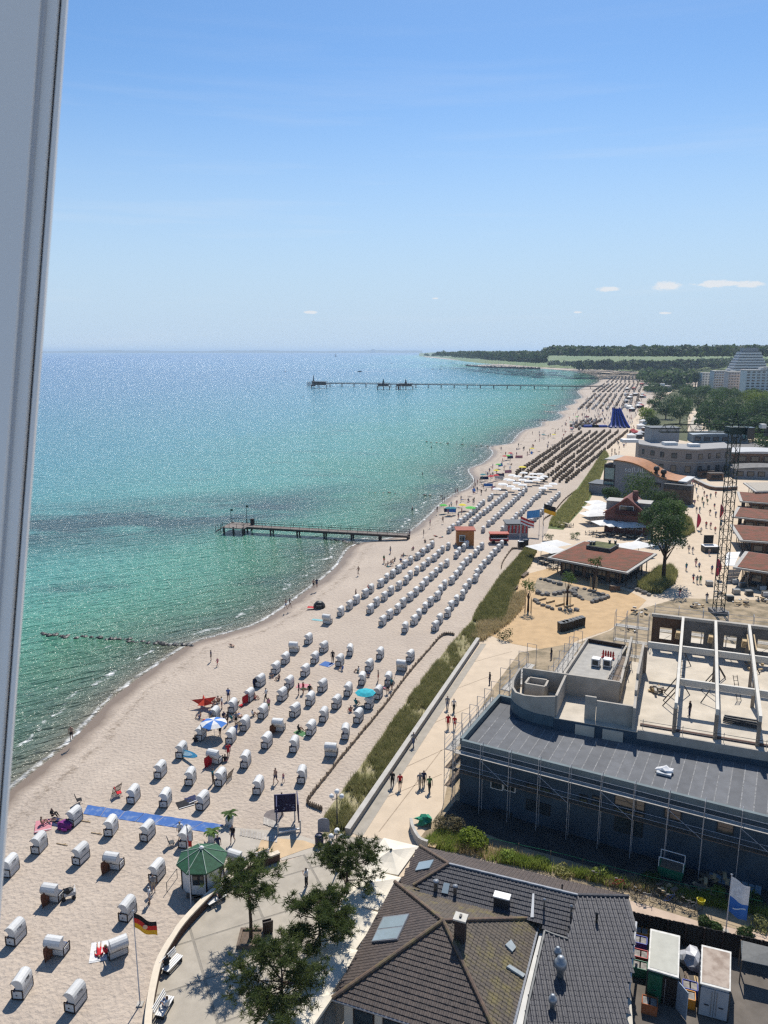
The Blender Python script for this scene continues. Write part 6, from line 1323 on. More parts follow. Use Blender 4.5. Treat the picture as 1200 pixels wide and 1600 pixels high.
# wavy-roofed restaurant with its name on the flank
def wave_building():
    a, b = P(937, 772), P(1072, 786); d = (b - a).normalized(); n = Vector((-d.y, d.x, 0)); L = (b - a).length; rz = math.atan2(d.y, d.x)
    r = thing('wave_roof_restaurant', 'grey restaurant with orange wave-shaped roof and white name on its side', 'restaurant', (a + b) / 2); gm_ = M('grey_render', (.3, .29, .29), .85, .06, .6); om = M('orange_metal_roof', (.42, .17, .05), .6, .15, .6)
    zt = lambda s_: 11.6 - 5.2 * (1 / (1 + math.exp(-(s_ - .52) * 9))) + (.6 * max(0, s_ - .8)) ; D_ = 10; ns = 16; x0, x1 = .14 * L, .96 * L; pt = lambda s_, k, z: a + d * (x0 + (x1 - x0) * s_) + n * k + Vector((0, 0, z))
    mb = MB()
    for i in range(ns):
        s0, s1 = i / ns, (i + 1) / ns; mb.add([pt(s0, 0, 0), pt(s1, 0, 0), pt(s1, 0, zt(s1) - .35), pt(s0, 0, zt(s0) - .35), pt(s0, D_, 0), pt(s1, D_, 0), pt(s1, D_, zt(s1) - .35), pt(s0, D_, zt(s0) - .35)], [(0, 1, 2, 3), (4, 7, 6, 5)] + ([(0, 3, 7, 4)] if i == 0 else []) + ([(1, 5, 6, 2)] if i == ns - 1 else []))
    mb.build('wall', gm_, r)
    for (s_a, s_b, m, nm) in ((-.12, .02, fascia, 'roof_edge'), (.02, .93, om, 'roof'), (.93, 1.04, M('white_edge', (.6, .6, .58), .6), 'roof_edge')):
        mb = MB(); kk = 18
        for i in range(kk):
            s0, s1 = s_a + (s_b - s_a) * i / kk, s_a + (s_b - s_a) * (i + 1) / kk; v = [pt(s, k, zt(s) + z) for z in (-.35, 0) for s, k in ((s0, -.7), (s1, -.7), (s1, D_ + .7), (s0, D_ + .7))]; mb.add(v, [(3, 2, 1, 0), (4, 5, 6, 7), (0, 1, 5, 4), (2, 3, 7, 6)] + ([(3, 0, 4, 7)] if i == 0 else []) + ([(1, 2, 6, 5)] if i == kk - 1 else []))
        mb.build(nm, m, r)
    for s_ in (.6, .7): p = pt(s_, 1.5, zt(s_)); MB().lathe([(.5, -.3), (.5, .7), (.9, 1.0), (.9, 1.7), (.5, 2.1), (0, 2.2)], 12, p).build('roof_cowl', black, r)
    w_ = [pt(.17, -.06, 8.7), d, n]
    text_obj('name_lettering', 'so(U)L', 2.3, M('white_lettering', (.75, .75, .72), .6), r, w_[0] - world_loc(r) + Vector((0, 0, 0)), (R(90), 0, rz), 'LEFT', .03)
    p = pt(.17, -.06, 7.1); MB().box(p + d * 4.5, (9, .06, .12), rz).build('lettering_line', M('white_lettering', (.75, .75, .72)), r)
    for (s0, s1, z0, z1) in ((.6, .69, 4.0, 5.4), (.74, .84, 4.0, 5.3), (.47, .53, 1.5, 6.5), (.88, .99, 4.6, 5.9)):
        q = pt((s0 + s1) / 2, 0, (z0 + z1) / 2); f = MB().box(q, ((s1 - s0) * (x1 - x0), .2, z1 - z0), rz).build('window', dk_frame, r); MB().box(q - n * .05, ((s1 - s0) * (x1 - x0) - .3, .16, z1 - z0 - .3), rz).build('pane', glass, f)
    q = pt(-.045, 2.5, 5); f = MB().box(q, (3.6, 5, 9.6), rz).build('glass_front', dk_frame, r)
    for k in range(2): MB().box(q - n * 2.45 + Vector((0, 0, 1.9 - 4.4 * k)), (3.0, .2, 3.6), rz).build('pane', M('pale_glass', (.25, .36, .33), .1, .2, 1, spec=.8), f)
    q = pt(.95, -1.4, 2.2); MB().box(q, (8, 3.4, 4.4), rz).build('timber_annexe', M('timber_grey', (.15, .11, .08), .85, .3, 1), r); MB().box(q + Vector((0, 0, 2.9)), (8, 3.2, 1.4), rz).build('terrace_cage', steel_d, r)
    q = pt(-.16, 3, 1.6); MB().box(q, (7, 8, 3.2), rz).build('low_annexe', gm_, r); MB().box(q + Vector((0, 0, 1.75)), (7.6, 8.6, .3), rz).build('annexe_roof', steel_d, r)
wave_building()
# long two-storey hotel bent along the road, with roof boxes
def long_hotel():
    pts = [P(996, 733), P(1040, 741), P(1085, 744), P(1140, 740)]; r = thing('long_grey_hotel', 'long two-storey grey building with dark windows and bent flat roof', 'building', pts[1]); wl = M('hotel_grey', (.27, .24, .22), .85, .08, .5); n = Vector((.25, 1, 0)).normalized(); H_ = 9.4; k = 0
    for a, b in zip(pts, pts[1:]):
        MB().prism([a.xy, b.xy, (b + n * 16).xy, (a + n * 16).xy], 0, H_).build('wall', wl, r); d = (b - a).normalized(); rz = math.atan2(d.y, d.x); L = (b - a).length
        MB().prism([(a - n * .5).xy, (b - n * .5).xy, (b + n * 16.5).xy, (a + n * 16.5).xy], H_ + .01, H_ + .5).build('roof', M('roof_grey', (.36, .35, .34), .9, .1, .4), r)
        MB().box((a + b) / 2 - n * .1 + Vector((0, 0, 4.9)), (L, .3, .25), rz).build('string_course', fascia, r)
        nw = int(L / 4)
        for i in range(nw):
            for z, h in ((2.4, 2.4), (7.1, 1.9)):
                q = a + d * (L * (i + .5) / nw); f = MB().box(q + Vector((0, 0, z)), (1.9 if (i + k) % 3 else 1.1, .24, h), rz).build('window', dk_frame, r); MB().box(q - n * .06 + Vector((0, 0, z)), (1.6 if (i + k) % 3 else .8, .22, h - .3), rz).build('pane', glass, f)
        k += 1
    q = pts[0] + Vector((12, 10, 0)); MB().box(q + Vector((0, 0, H_ + 3)), (11, 8, 5.2)).build('roof_pavilion', M('panel_grey', (.34, .34, .34), .7, .1, 2), r); MB().box(q + Vector((0, 0, H_ + 5.9)), (12, 9, .4)).build('pavilion_roof', steel_d, r)
    for q, s_ in ((pts[0] + Vector((-2, 6, 0)), 6), (pts[1] + Vector((4, 9, 0)), 5), (pts[2] + Vector((2, 8, 0)), 4)): MB().box(q + Vector((0, 0, H_ + 1)), (s_, s_ * .7, 1.2)).build('roof_plant', white, r)
    p = P(1005, 712); q = MB().box(p + Vector((3, 0, 3)), (9, 7, 6.4)).build('balcony_wing', M('hotel_cream', (.5, .45, .38), .8), r)
    for z in (2.6, 5.6): MB().box(p + Vector((2.6, -.6, z)), (9.4, 7.6, .25)).build('balcony_slab', tim, q)
long_hotel()
for i, (x, y, w_, d_, h, l) in enumerate(((1180, 722, 30, 14, 4.5, 'low white-roofed curved hall at the right edge'), (1190, 745, 22, 10, 3.5, 'grey rounded roof building behind the red-roofed huts'), (1120, 690, 26, 12, 4.0, 'blue-grey low building behind the crane top'))):
    p = P(x, y); r = thing('low_hall', l, 'building', p, R(-8)); MB().box((0, 0, h / 2), (w_, d_, h)).build('wall', (tim, M('grey_render', (.3, .29, .29)), M('blue_grey_wall', (.2, .25, .28)))[i], r, world=False); mb = MB(); ns = 10
    for k in range(ns):
        t0, t1 = k / ns, (k + 1) / ns; z = lambda t: h + .8 * math.sin(math.pi * t); xx = lambda t: (t - .5) * (w_ + 1); mb.add([(xx(t0), -d_ / 2 - .5, z(t0)), (xx(t1), -d_ / 2 - .5, z(t1)), (xx(t1), d_ / 2 + .5, z(t1)), (xx(t0), d_ / 2 + .5, z(t0)), (xx(t0), -d_ / 2 - .5, h - .1), (xx(t1), -d_ / 2 - .5, h - .1)], [(0, 1, 2, 3), (4, 5, 1, 0)])
    mb.build('roof', (M('pale_roof2', (.5, .5, .5), .7), conc_d, M('blue_roof', (.3, .36, .4), .6))[i], r, world=False)
    for k in range(6): f = MB().box((-w_ / 2 + (k + .5) * w_ / 6, -d_ / 2, h * .5), (w_ / 9, .2, h * .5)).build('window', dk_frame, r, world=False); MB().box((-w_ / 2 + (k + .5) * w_ / 6, -d_ / 2 - .06, h * .5), (w_ / 11, .2, h * .4)).build('pane', glass, f, world=False)
for i, (x, y) in enumerate(((1102, 746), (1117, 750))):
    r = thing('brown_booth', 'small brown booth on the square before the long building, %s one' % ('left' if i == 0 else 'right'), 'booth', P(x, y)); MB().box((0, 0, 1.2), (5, 2.4, 2.4)).build('wall', tim, r, world=False); MB().box((0, 0, 2.5), (5.4, 2.8, .25)).build('roof', dk_frame, r, world=False); MB().box((0, -1.22, 1.4), (3.6, .1, 1.1)).build('counter_opening', black, r, world=False)
hedge = smooth_line([(1076, 749), (1092, 756), (1112, 765), (1132, 766), (1150, 765)], 0, 3); poly_wall('planter_wall', 'long brown planter wall curving across the square', 'wall', hedge, 0, 1.2, 1.2, tim, fascia, .2, .2)
# trees of the middle distance
mt = [((1036, 908), 14.5, 4.2, dark_l, 'tall dark tree with bare trunk beside the flat pavilion'), ((1018, 846), 9.5, 4.2, dark_l, 'dark tree right of the red house'), ((1040, 838), 10, 4.6, tree_l, 'bushy green tree right of the red timber house'), ((1052, 828), 7.5, 3.6, tree_l, 'round tree on the green verge of the wide path'),
      ((997, 793), 10.5, 6.2, tree_l, 'broad bright tree in front of the wave-roofed restaurant'), ((1030, 812), 8, 4, dark_l, 'low dark tree between red house and wide path'), ((955, 790), 6, 3.2, dark_l, 'shaded small tree left of the red house'), ((1055, 735), 7, 3.5, dark_l, 'small dark tree before the long grey building')]
for i, (b, h, r_, m, l) in enumerate(mt): leafy('broadleaf_tree', l, P(*b), h, r_, 100 + i, m, 'tree', .5, 2600, 1, lobes=9, sq=1.3 if i == 0 else 1.0)
for i, (x, y, l) in enumerate(((866, 872, 'dark palm-like shrub left of the flat pavilion'), (1060, 836, 'rounded shrub on the verge beside the wide path'), (858, 846, 'small palm shrub by the sandy square'), (898, 842, 'small palm shrub in the middle of the pale square'), (790, 1000, 'low green shrub at the corner of the orange sand'))): leafy('shrub', l, P(x, y), 1.8, 1.3, 130 + i, dark_l if i != 1 else lush_l, 'shrub', .25, 380, 0)
# kiosks, cars and banners on the beach promenade
def box_kiosk(px, w_, d_, h, wallm_, label, roofm_, stripes=None, rz=0):
    r = thing('beach_stall', label, 'kiosk', P(*px), rz); MB().box((0, 0, h / 2), (w_, d_, h)).build('wall', wallm_, r, world=False); MB().box((0, 0, h + .12), (w_ + .7, d_ + .7, .24)).build('roof', roofm_, r, world=False)
    f = MB().box((-w_ * .2, -d_ / 2 - .02, h * .5), (w_ * .35, .12, h * .45)).build('window', white, r, world=False); MB().box((-w_ * .2, -d_ / 2 - .06, h * .5), (w_ * .28, .1, h * .36)).build('pane', glass, f, world=False)
    if stripes:
        for k in range(6): MB().box((-w_ / 2 + (k + .5) * w_ / 6, -d_ / 2 - .1, h * .62), (w_ / 14, .08, h * .6)).build('stripe', stripes, r, world=False)
    return r
box_kiosk((726, 850), 4.0, 3.4, 3.6, M('kiosk_orange', (.5, .2, .06), .7, .1, 1), 'orange and grey beach stall among the white chairs', M('stall_roof_red', (.35, .08, .04), .7))
box_kiosk((806, 836), 5.2, 4.4, 3.2, M('stall_wall', (.45, .42, .4), .7), 'dark-roofed beach stall with red and white stripes', steel_d, red)
tv = thing('red_trailer', 'orange-red open trailer kiosk parked on the beach access', 'trailer', P(779, 848)); MB().box((0, 0, .9), (4.4, 2.2, .7)).build('lower_body', red, tv, world=False); MB().box((0, .5, 1.7), (4.2, 1.1, 1.0)).build('counter_opening', black, tv, world=False); MB().box((0, 0, 2.35), (4.6, 2.4, .3)).build('roof', M('trailer_red', (.45, .07, .03), .6), tv, world=False); MB().box((0, -1.13, 1.3), (4.0, .05, .25)).build('stripe', white, tv, world=False)
for x in (-1.4, 1.4): MB().lathe([(.45, 0), (.45, .25)], 12, (0, 0, 0)).build('wheel', black, tv, world=False).location = (x, -1.0, .45)
for ch in tv.children:
    if ch.name.startswith('wheel'): ch.rotation_euler = (R(90), 0, 0)
for i in range(3): b = thing('bin_box', 'black waste container beside the beach access, %s of three' % ORDN[i], 'bin', P(813 + i * 4, 856 - i * 1), R(10)); MB().box((0, 0, .8), (1.0, 1.1, 1.5)).build('body', black, b, world=False); MB().box((0, 0, 1.6), (1.1, 1.2, .14)).build('lid', white if i == 0 else steel_d, b, world=False)
flagpole(P(812, 850), 806, 'thin flagpole beside the striped beach stall', 'red and white striped flag over the striped beach stall', 3.4, 1.7, [red, fw, red, fw], R(-12), R(20), .07)
flagpole(P(848, 838), 786, 'thin flagpole near the dune beyond the striped stall', 'black and yellow flag flying above the white chairs', 3.0, 2.2, [fblk, fgold], R(-8), R(18), .07)
flagpole(P(842, 836), 795, 'low flagpole on the sand among white chairs', 'light blue flag flying above the white chairs', 3.2, 1.9, [M('flag_light_blue', (.1, .35, .7), .8)], R(170), R(12), .07)
for i, (x, y, l) in enumerate(((1110, 905, 'pink-red banner flag on the wide path near the crane'), (1080, 828, 'pink-red banner flag by the path, second from the crane'), (1116, 812, 'pink-red banner flag beside the huts, third from the crane'))):
    r = thing('beach_banner', l, 'banner', P(x + 8, y)); MB().tube((0, 0, 0), (0, 0, 4.2), .05).build('pole', steel, r, world=False); n = 10; mb = MB(); V = [(w__, .1 * math.sin(k * .8), .6 + 3.6 * k / n) for k in range(n + 1) for w__ in (0, 1.0 - .04 * (k - 5) ** 2 * .6)]; mb.add(V, [(2 * k, 2 * k + 1, 2 * k + 3, 2 * k + 2) for k in range(n)]).build('cloth', M('banner_pink', (.7, .07, .12), .8), r, world=False)
fs_ = thing('food_stand', 'dark food stand on wheels in the wide path', 'stand', P(1109, 862)); MB().box((0, 0, .7), (3.2, 2.4, 1.4)).build('counter', steel_d, fs_, world=False); MB().box((0, 1.2, 2.6), (2.2, .15, 2.0)).build('board', black, fs_, world=False); MB().box((0, 0, 1.45), (3.4, 2.6, .1)).build('top', white, fs_, world=False)
# blue inflatable water slide
slide = thing('water_slide', 'big blue inflatable water slide standing on the beach', 'inflatable slide', P(963, 667)); bl = M('slide_blue', (.012, .05, .36), .45, .1, .3); mb = MB()
for k in range(5):
    x = -5.6 + k * 2.8; n = 10
    for i in range(n):
        t0, t1 = i / n, (i + 1) / n; z = lambda t: 10.3 * (1 - t) ** 1.25 + .5; s_ = lambda t: .35 + .65 * t
        mb.tube((x * s_(t0), 1 - 9 * t0, z(t0)), (x * s_(t1), 1 - 9 * t1, z(t1)), .55, n=6)
mb.build('lane_wall', bl, slide, world=False)
mb = MB(); n = 12
for i in range(n):
    t0, t1 = i / n, (i + 1) / n; z = lambda t: 10 * (1 - t) ** 1.25 + .3; s_ = lambda t: 6 * (.35 + .65 * t)
    mb.add([(-s_(t0), 1 - 9 * t0, z(t0)), (-s_(t1), 1 - 9 * t1, z(t1)), (s_(t1), 1 - 9 * t1, z(t1)), (s_(t0), 1 - 9 * t0, z(t0)), (-s_(t0), 2.5, 0), (-s_(t1), 2.5, 0), (s_(t1), 2.5, 0), (s_(t0), 2.5, 0)], [(0, 1, 2, 3), (0, 4, 5, 1), (2, 6, 7, 3)])
mb.build('chute', M('slide_dark_blue', (.008, .02, .14), .5), slide, world=False); MB().box((0, 3, 5.1), (4.6, 3.5, 10.2), taper=.8).build('tower', bl, slide, world=False)
for x in (-2, 2): MB().tube((x, 3, 10), (x, 3, 11.5), .4).build('turret', bl, slide, world=False)
for k in range(2): MB().box((-11 - k * 5, -2, .7), (9, 3.2, 1.2)).build('pool_rim', bl, slide, world=False)
# ---------------------------------------------------------------- piers
dark_t = M('pier_timber', (.07, .055, .045), .85, .25, 1.5); deck_t = M('pier_deck', (.26, .22, .19), .85, .2, 1, tint=.2)
def pier(name, label, a, b, zdeck, w_, span, plank, rail=True, skip_planks=False):
    d = (b - a); d.z = 0; L = d.length; d.normalize(); n = Vector((-d.y, d.x, 0)); rz = math.atan2(d.y, d.x); r = thing(name, label, 'pier', a); ns = int(L / span)
    for i in range(ns):
        c = a + d * (L * (i + .5) / ns); MB().box((c.x, c.y, zdeck - .1), (L / ns - .04, w_, .2), rz).build('deck_section', deck_t, r)
        for s_ in (-1, 1):
            q = c + n * s_ * (w_ / 2 - .2); MB().box((q.x, q.y, zdeck - .38), (L / ns, .2 if w_ < 4 else .5, .35 if w_ < 4 else .9), rz).build('girder', dark_t, r)
    if not skip_planks:
        k = int(L / plank); mb = MB()
        for i in range(k): c = a + d * (L * (i + .5) / k); mb.box((c.x, c.y, zdeck + .03), (L / k - .04, w_ + .1, .05), rz)
        mb.build('deck_planks', deck_t, r)['kind'] = 'stuff'
    for i in range(ns + 1):
        c = a + d * (L * i / ns); m = MB()
        for s_ in (-1, 1): q = c + n * s_ * (w_ / 2 - .3); m.tube((q.x, q.y, -4), (q.x, q.y, zdeck - .2), .22 if w_ < 4 else .32, n=8)
        q = c; m.box((q.x, q.y, zdeck - .65), (.35, w_, .35), rz); m.build('pile_frame', dark_t, r)
    if rail:
        for s_ in (-1, 1):
            for z in (.55, 1.05): MB().tube(a + n * s_ * w_ / 2 + Vector((0, 0, zdeck + z)), b + n * s_ * w_ / 2 + Vector((0, 0, zdeck + z)), .035, n=4).build('hand_rail', steel_d, r)
            k = int(L / 2.4)
            for i in range(k + 1): q = a + d * (L * i / k) + n * s_ * w_ / 2; MB().tube((q.x, q.y, zdeck), (q.x, q.y, zdeck + 1.08), .045, n=4).build('rail_post', steel_d, r)
    return r, d, n, rz
ja, jb = P(384, 821, .9), P(638, 838, .4); ja.z = jb.z = 0
jet, d, n, rz = pier('bathing_jetty', 'short bathing jetty with railings and a square end platform', ja, jb, .8, 2.4, 6.4, .3)
pc = ja - d * 2.2; MB().box((pc.x, pc.y, .72), (6.2, 6.4, .22), rz).build('end_platform', deck_t, jet)
for a in (-2.6, 0, 2.6):
    for b in (-2.8, 2.8): q = pc + d * a + n * b; MB().tube((q.x, q.y, -4), (q.x, q.y, 1.0), .25, n=8).build('pile', dark_t, jet)
for a in (-3, -1, 1, 3):
    for b in (-3.1, 3.1): q = pc + d * a + n * b; MB().tube((q.x, q.y, .8), (q.x, q.y, 1.9), .05, n=4).build('rail_post', steel_d, jet)
for b in (-3.1, 3.1): MB().tube(pc + d * -3 + n * b + Vector((0, 0, 1.88)), pc + d * 3 + n * b + Vector((0, 0, 1.88)), .05, n=4).build('hand_rail', steel_d, jet)
for k, (a, b, h) in enumerate(((-3.2, 3.0, 4.4), (1.2, 3.0, 5.6))): q = pc + d * a + n * b; MB().tube((q.x, q.y, .8), (q.x, q.y, h), .07, n=5).build('mast', steel_d, jet); MB().box((q.x + .3, q.y, h - .3), (.5, .04, .5)).build('pennant', green_d, jet)
for k in range(3): q = pc - d * (4 + k * .8); MB().tube(q + n * (-1.5) + Vector((0, 0, .2 - .5 * k)), q + n * 1.5 + Vector((0, 0, .2 - .5 * k)), .12, n=5).build('bathing_step', dark_t, jet)
for k in range(4): q = pc - d * (4.2 + k * .7) + n * (1.4 if k % 2 else -1.4); MB().tube((q.x, q.y, -2), (q.x, q.y, 1.2 - .2 * k), .06, n=4).build('ladder_rail', steel_d, jet)
q = pc + d * 3.4 + n * 1.6; MB().box((q.x, q.y, 1.6), (.9, .7, 1.6), rz).build('life_ring_box', dk_frame, jet)
pa, pb_ = P(497, 600, 2), P(945, 605.5, 2); pa.z = pb_.z = 0
pr_, d, n, rz = pier('long_pier', 'long sea pier on stilts crossing the bay in the distance', pa, pb_, 3.4, 5.5, 16.5, 1, rail=False, skip_planks=True)
for s_ in (-1, 1): MB().tube(pa + n * s_ * 2.7 + Vector((0, 0, 4.5)), pb_ + n * s_ * 2.7 + Vector((0, 0, 4.5)), .1, n=4).build('hand_rail', steel_d, pr_)
def pier_hut(px, w_, d_, h, nm, spire=False):
    q = P(*px, 3.4); MB().box((q.x, q.y, 3.3), (w_ * 1.35, 14, .4), rz).build('platform', deck_t, pr_)
    for a in (-.5, 0, .5): MB().tube((q.x + a * w_ * 1.2, q.y - 5, -4), (q.x + a * w_ * 1.2, q.y - 5, 3.2), .45, n=6).build('pile', dark_t, pr_)
    hb = MB().box((q.x, q.y, 3.5 + h / 2), (w_, d_, h), rz).build(nm, dark_t, pr_); MB().box((q.x, q.y, 3.6 + h), (w_ * 1.2, d_ * 1.3, .5), rz).build('hut_roof', steel_d, hb)
    if spire: MB().tube((q.x, q.y, 3.5 + h), (q.x, q.y, 3.5 + h + 6), 1.6, .2, 6).build('spire', steel_d, hb)
pier_hut((499, 601), 16, 6, 3.5, 'pier_head_hut'); pier_hut((599, 603), 12, 5, 2.6, 'pier_hut', True); pier_hut((634, 603), 14, 5, 2.4, 'pier_hut', True); pier_hut((622, 603), 4, 3, 2, 'pier_hut')
q = P(490, 602, 0); MB().tube((q.x, q.y, -3), (q.x, q.y, 6), 2.8, 2.0, 10).build('diving_bell', steel_d, pr_); MB().tube((q.x, q.y, 6), (q.x, q.y, 13), .9, .3, 6).build('diving_tower', steel_d, pr_)
q = P(505, 599, 5); MB().box((q.x, q.y, 6.2), (10, 6, .5), rz).build('white_canopy', white, pr_)
for k in range(4): q = P(480 + k * 2, 602, 0); MB().tube((q.x, q.y, -3), (q.x, q.y, 4.5), .45, n=5).build('dolphin_pile', dark_t, pr_)
# stone groynes running out to sea
def groyne(px, label, s0, n_):
    r = thing('stone_groyne', label, 'groyne', P(*px[0], SEA)); pts = [P(x, y, SEA + .05) for x, y in px]; L = [(b - a).length for a, b in zip(pts, pts[1:])]; T = sum(L)
    for i in range(n_):
        t = T * i / n_; k = 0
        while t > L[k] and k < len(L) - 1: t -= L[k]; k += 1
        p = pts[k].lerp(pts[k + 1], t / L[k]) - world_loc(r); put('boulder', bmd[i % 4], r, p + Vector((rnd.uniform(-.6, .6), rnd.uniform(-.6, .6), -.4 * s0)), rnd.uniform(0, 6), s0 * rnd.uniform(.7, 1.25))
bmd = [MB().blob((0, 0, .3), .6, (1, .8, .55), jit=.22, rr=random.Random(k + 9)).mesh('boulder', M('wet_rock', (.06, .058, .055), .5, .2, 1)) for k in range(4)]
groyne([(300, 1009), (270, 1006), (238, 1003), (205, 1000), (170, 998), (100, 994), (60, 990)], 'dark stone groyne awash at the near bend of the shore', .9, 46)
groyne([(566, 850), (545, 847), (525, 844), (510, 842)], 'short dark stone groyne beside the bathing jetty', .8, 22)
for i, (a, b) in enumerate((((700, 775), (570, 768)), ((770, 698), (660, 690)), ((855, 657), (838, 656)), ((868, 644), (848, 643)), ((866, 634), (845, 632)))): groyne([a, b], 'far dark groyne stones in shallow water, %s from the jetty' % ORDN[i], 1.0 + .15 * i, 14)
# ---------------------------------------------------------------- boats
def sailboat(p, s_, label, group=None, hull=None):
    r = thing('sailboat', label, 'sailboat', p, rnd.uniform(-1, 1), group); n = 8; mb = MB()
    prof = [(-3.2, .7), (-2, 1.1), (0, 1.25), (2, .9), (3.6, .05)]
    mb.add([(x * s_, w__ * s_ * k, z * s_) for x, w__ in prof for k, z in ((-1, 1), (-.5, -.3), (.5, -.3), (1, 1))], [f for i in range(4) for f in ((4 * i, 4 * i + 1, 4 * i + 5, 4 * i + 4), (4 * i + 1, 4 * i + 2, 4 * i + 6, 4 * i + 5), (4 * i + 2, 4 * i + 3, 4 * i + 7, 4 * i + 6), (4 * i, 4 * i + 4, 4 * i + 7, 4 * i + 3))] + [(0, 3, 2, 1), (16, 17, 18, 19)]); mb.build('hull', hull or white, r, world=False)
    MB().tube((.3 * s_, 0, .8 * s_), (.3 * s_, 0, 9.5 * s_), .09 * s_, n=4).build('mast', steel, r, world=False); return r
sb = sailboat(P(525, 557, SEA), 4.0, 'two-masted sailing ship far out on the bay', hull=M('dark_hull', (.05, .05, .06))); MB().tube((-8, 0, 3), (-8, 0, 30), .4, n=4).build('mast', steel_d, sb, world=False)
for x0, h in ((2, 32), (-7, 26)): MB().solid([(x0, .1, 6), (x0 - 8, .1, 6), (x0, .1, h)], .2).build('sail', M('dark_sail', (.12, .12, .13), .8), sb, world=False)
msb = sailboat(Vector((0, 0, 0)), 1.5, 'x')
for i in range(52):
    x = rnd.uniform(752, 868); p = P(x, 572.6 - 1.2 * rnd.random(), SEA); dup(msb, p, rnd.uniform(0, 6), 'moored sailboat among many others in the far marina', 'sailboats moored in the far marina', rnd.uniform(.8, 1.5))
for ch in list(msb.children): bpy.data.objects.remove(ch)
bpy.data.objects.remove(msb); LABELS.pop('x', None)
for i, (x, y) in enumerate(((612, 568), (688, 577), (690, 573), (676, 577), (660, 570), (446, 581), (705, 566), (300, 560))): sailboat(P(x, y, SEA), 1.3, 'small boat on open water, %s from the left' % ORDN[sorted((612, 688, 690, 676, 660, 446, 705, 300)).index(x)])
mbt = thing('motor_boat', 'fast motor boat trailing a long white wake', 'motor boat', P(562, 581, SEA), R(185)); MB().box((0, 0, .8), (9, 3, 1.6), taper=1.15).build('hull', steel_d, mbt, world=False); MB().box((-1, 0, 2.2), (3.5, 2.2, 1.4)).build('cabin', white, mbt, world=False)
w0 = P(565, 581, SEA + .06); w1 = P(640, 579.2, SEA + .06); dd = (w1 - w0); nn_ = Vector((-dd.y, dd.x, 0)).normalized(); mb = MB()
for k in range(30):
    a, b = w0 + dd * (k / 30), w0 + dd * ((k + 1) / 30); wa, wb = [3.0 * (1 - t) * (.8 + .4 * rnd.random()) + .3 for t in (k / 30, (k + 1) / 30)]; mb.add([a - nn_ * wa, b - nn_ * wb, b + nn_ * wb, a + nn_ * wa], [(0, 1, 2, 3)])
o = mb.build('wake', M('foam_white', (.8, .82, .83), .8)); o['kind'] = 'stuff'
# marina breakwater, quay
mw = thing('breakwater', 'low dark breakwater of the far marina', 'breakwater', P(770, 573, SEA)); 
for a, b in (((729, 572), (760, 574.4)), ((760, 574.4), (845, 577)), ((640, 0), (641, 0))):
    if b[1] == 0: continue
    A, B = P(*a, SEA), P(*b, SEA)
    for k in range(30): p = A.lerp(B, k / 30) - world_loc(mw); put('boulder', bmd[k % 4], mw, p + Vector((rnd.uniform(-2, 2), rnd.uniform(-2, 2), -.6)), rnd.uniform(0, 6), 9)
# ---------------------------------------------------------------- far land: hills, woods, fields
def hill(name, px, hgt, mat, depth, seed):
    """ridge rising behind a line of shore pixels"""
    rr = np.random.default_rng(seed); pts = [P(x, y, 0) for x, y in px]; pts = catmull([p.xy for p in pts], 8); V = []; F_ = []; m = 9
    for i, p in enumerate(pts):
        d = Vector((p.x, p.y)).normalized()
        for j in range(m):
            t = j / (m - 1); q = p + d * depth * t; z = hgt(i / (len(pts) - 1)) * math.sin(min(1, t * 1.6) * math.pi / 2) * (1 + .12 * math.sin(i * .7 + j)); V.append((q.x, q.y, z - 2 * (j == 0)))
    for i in range(len(pts) - 1):
        for j in range(m - 1): F_.append((i * m + j, (i + 1) * m + j, (i + 1) * m + j + 1, i * m + j + 1))
    o = np_mesh(name, np.array(V), np.array(F_)[:, ::-1], mat); o['kind'] = 'structure'; return V, m
field = M('field_green', (.13, .19, .06), .95, .15, .004, col2=(.17, .21, .07)); wood_g = M('wooded_hill', (.05, .07, .03), .95, .3, .02)
hill('hills', [(655, 556.5), (672, 557.5), (700, 560.5), (740, 566), (790, 570), (850, 575), (920, 578), (1000, 582), (1080, 586), (1200, 590), (1330, 594)], lambda t: 14 + 24 * min(1, t * 3) , field, 4200, 3)
def forest(name, label, pts, size, mat, seed, per=9, kind='stuff'):
    rr = np.random.default_rng(seed); C = np.array([tuple(p) for p in pts]); n = len(C); S = size * rr.uniform(.65, 1.35, n)
    K = per * 7; d = rr.normal(0, 1, (n, K, 3)); d /= np.linalg.norm(d, axis=2)[:, :, None]; d[:, :, 2] = np.abs(d[:, :, 2]) * 1.0 - .15
    c = C[:, None, :] + d * (S[:, None, None] * rr.uniform(.6, 1.08, (n, K))[:, :, None]); c[:, :, 2] += S[:, None] * .5
    c = c.reshape(-1, 3); dn = d.reshape(-1, 3); m = len(c); nrm = dn + rr.normal(0, .5, (m, 3)); nrm /= np.linalg.norm(nrm, axis=1)[:, None]; t1 = np.cross(nrm, rr.normal(0, 1, (m, 3))); t1 /= np.linalg.norm(t1, axis=1)[:, None]; t2 = np.cross(nrm, t1); s_ = (np.repeat(S, K) * .42 * rr.uniform(.6, 1.3, m))[:, None]
    V = np.stack([c - t1 * s_ * .6, c + t2 * s_ * .5, c + t1 * s_ * .6, c - t2 * s_ * .5], 1).reshape(-1, 3)
    o = np_mesh(name, V, np.arange(m * 4).reshape(m, 4), mat, smooth=False); o['kind'] = kind; o['label'] = label; o['category'] = 'woods'; return o
far_leaf = leaf_mat('far_wood_leaves', (.04, .075, .022), (.08, .12, .035), .02)
def on_hill(x, y, zz): p = P(x, y, zz); return p
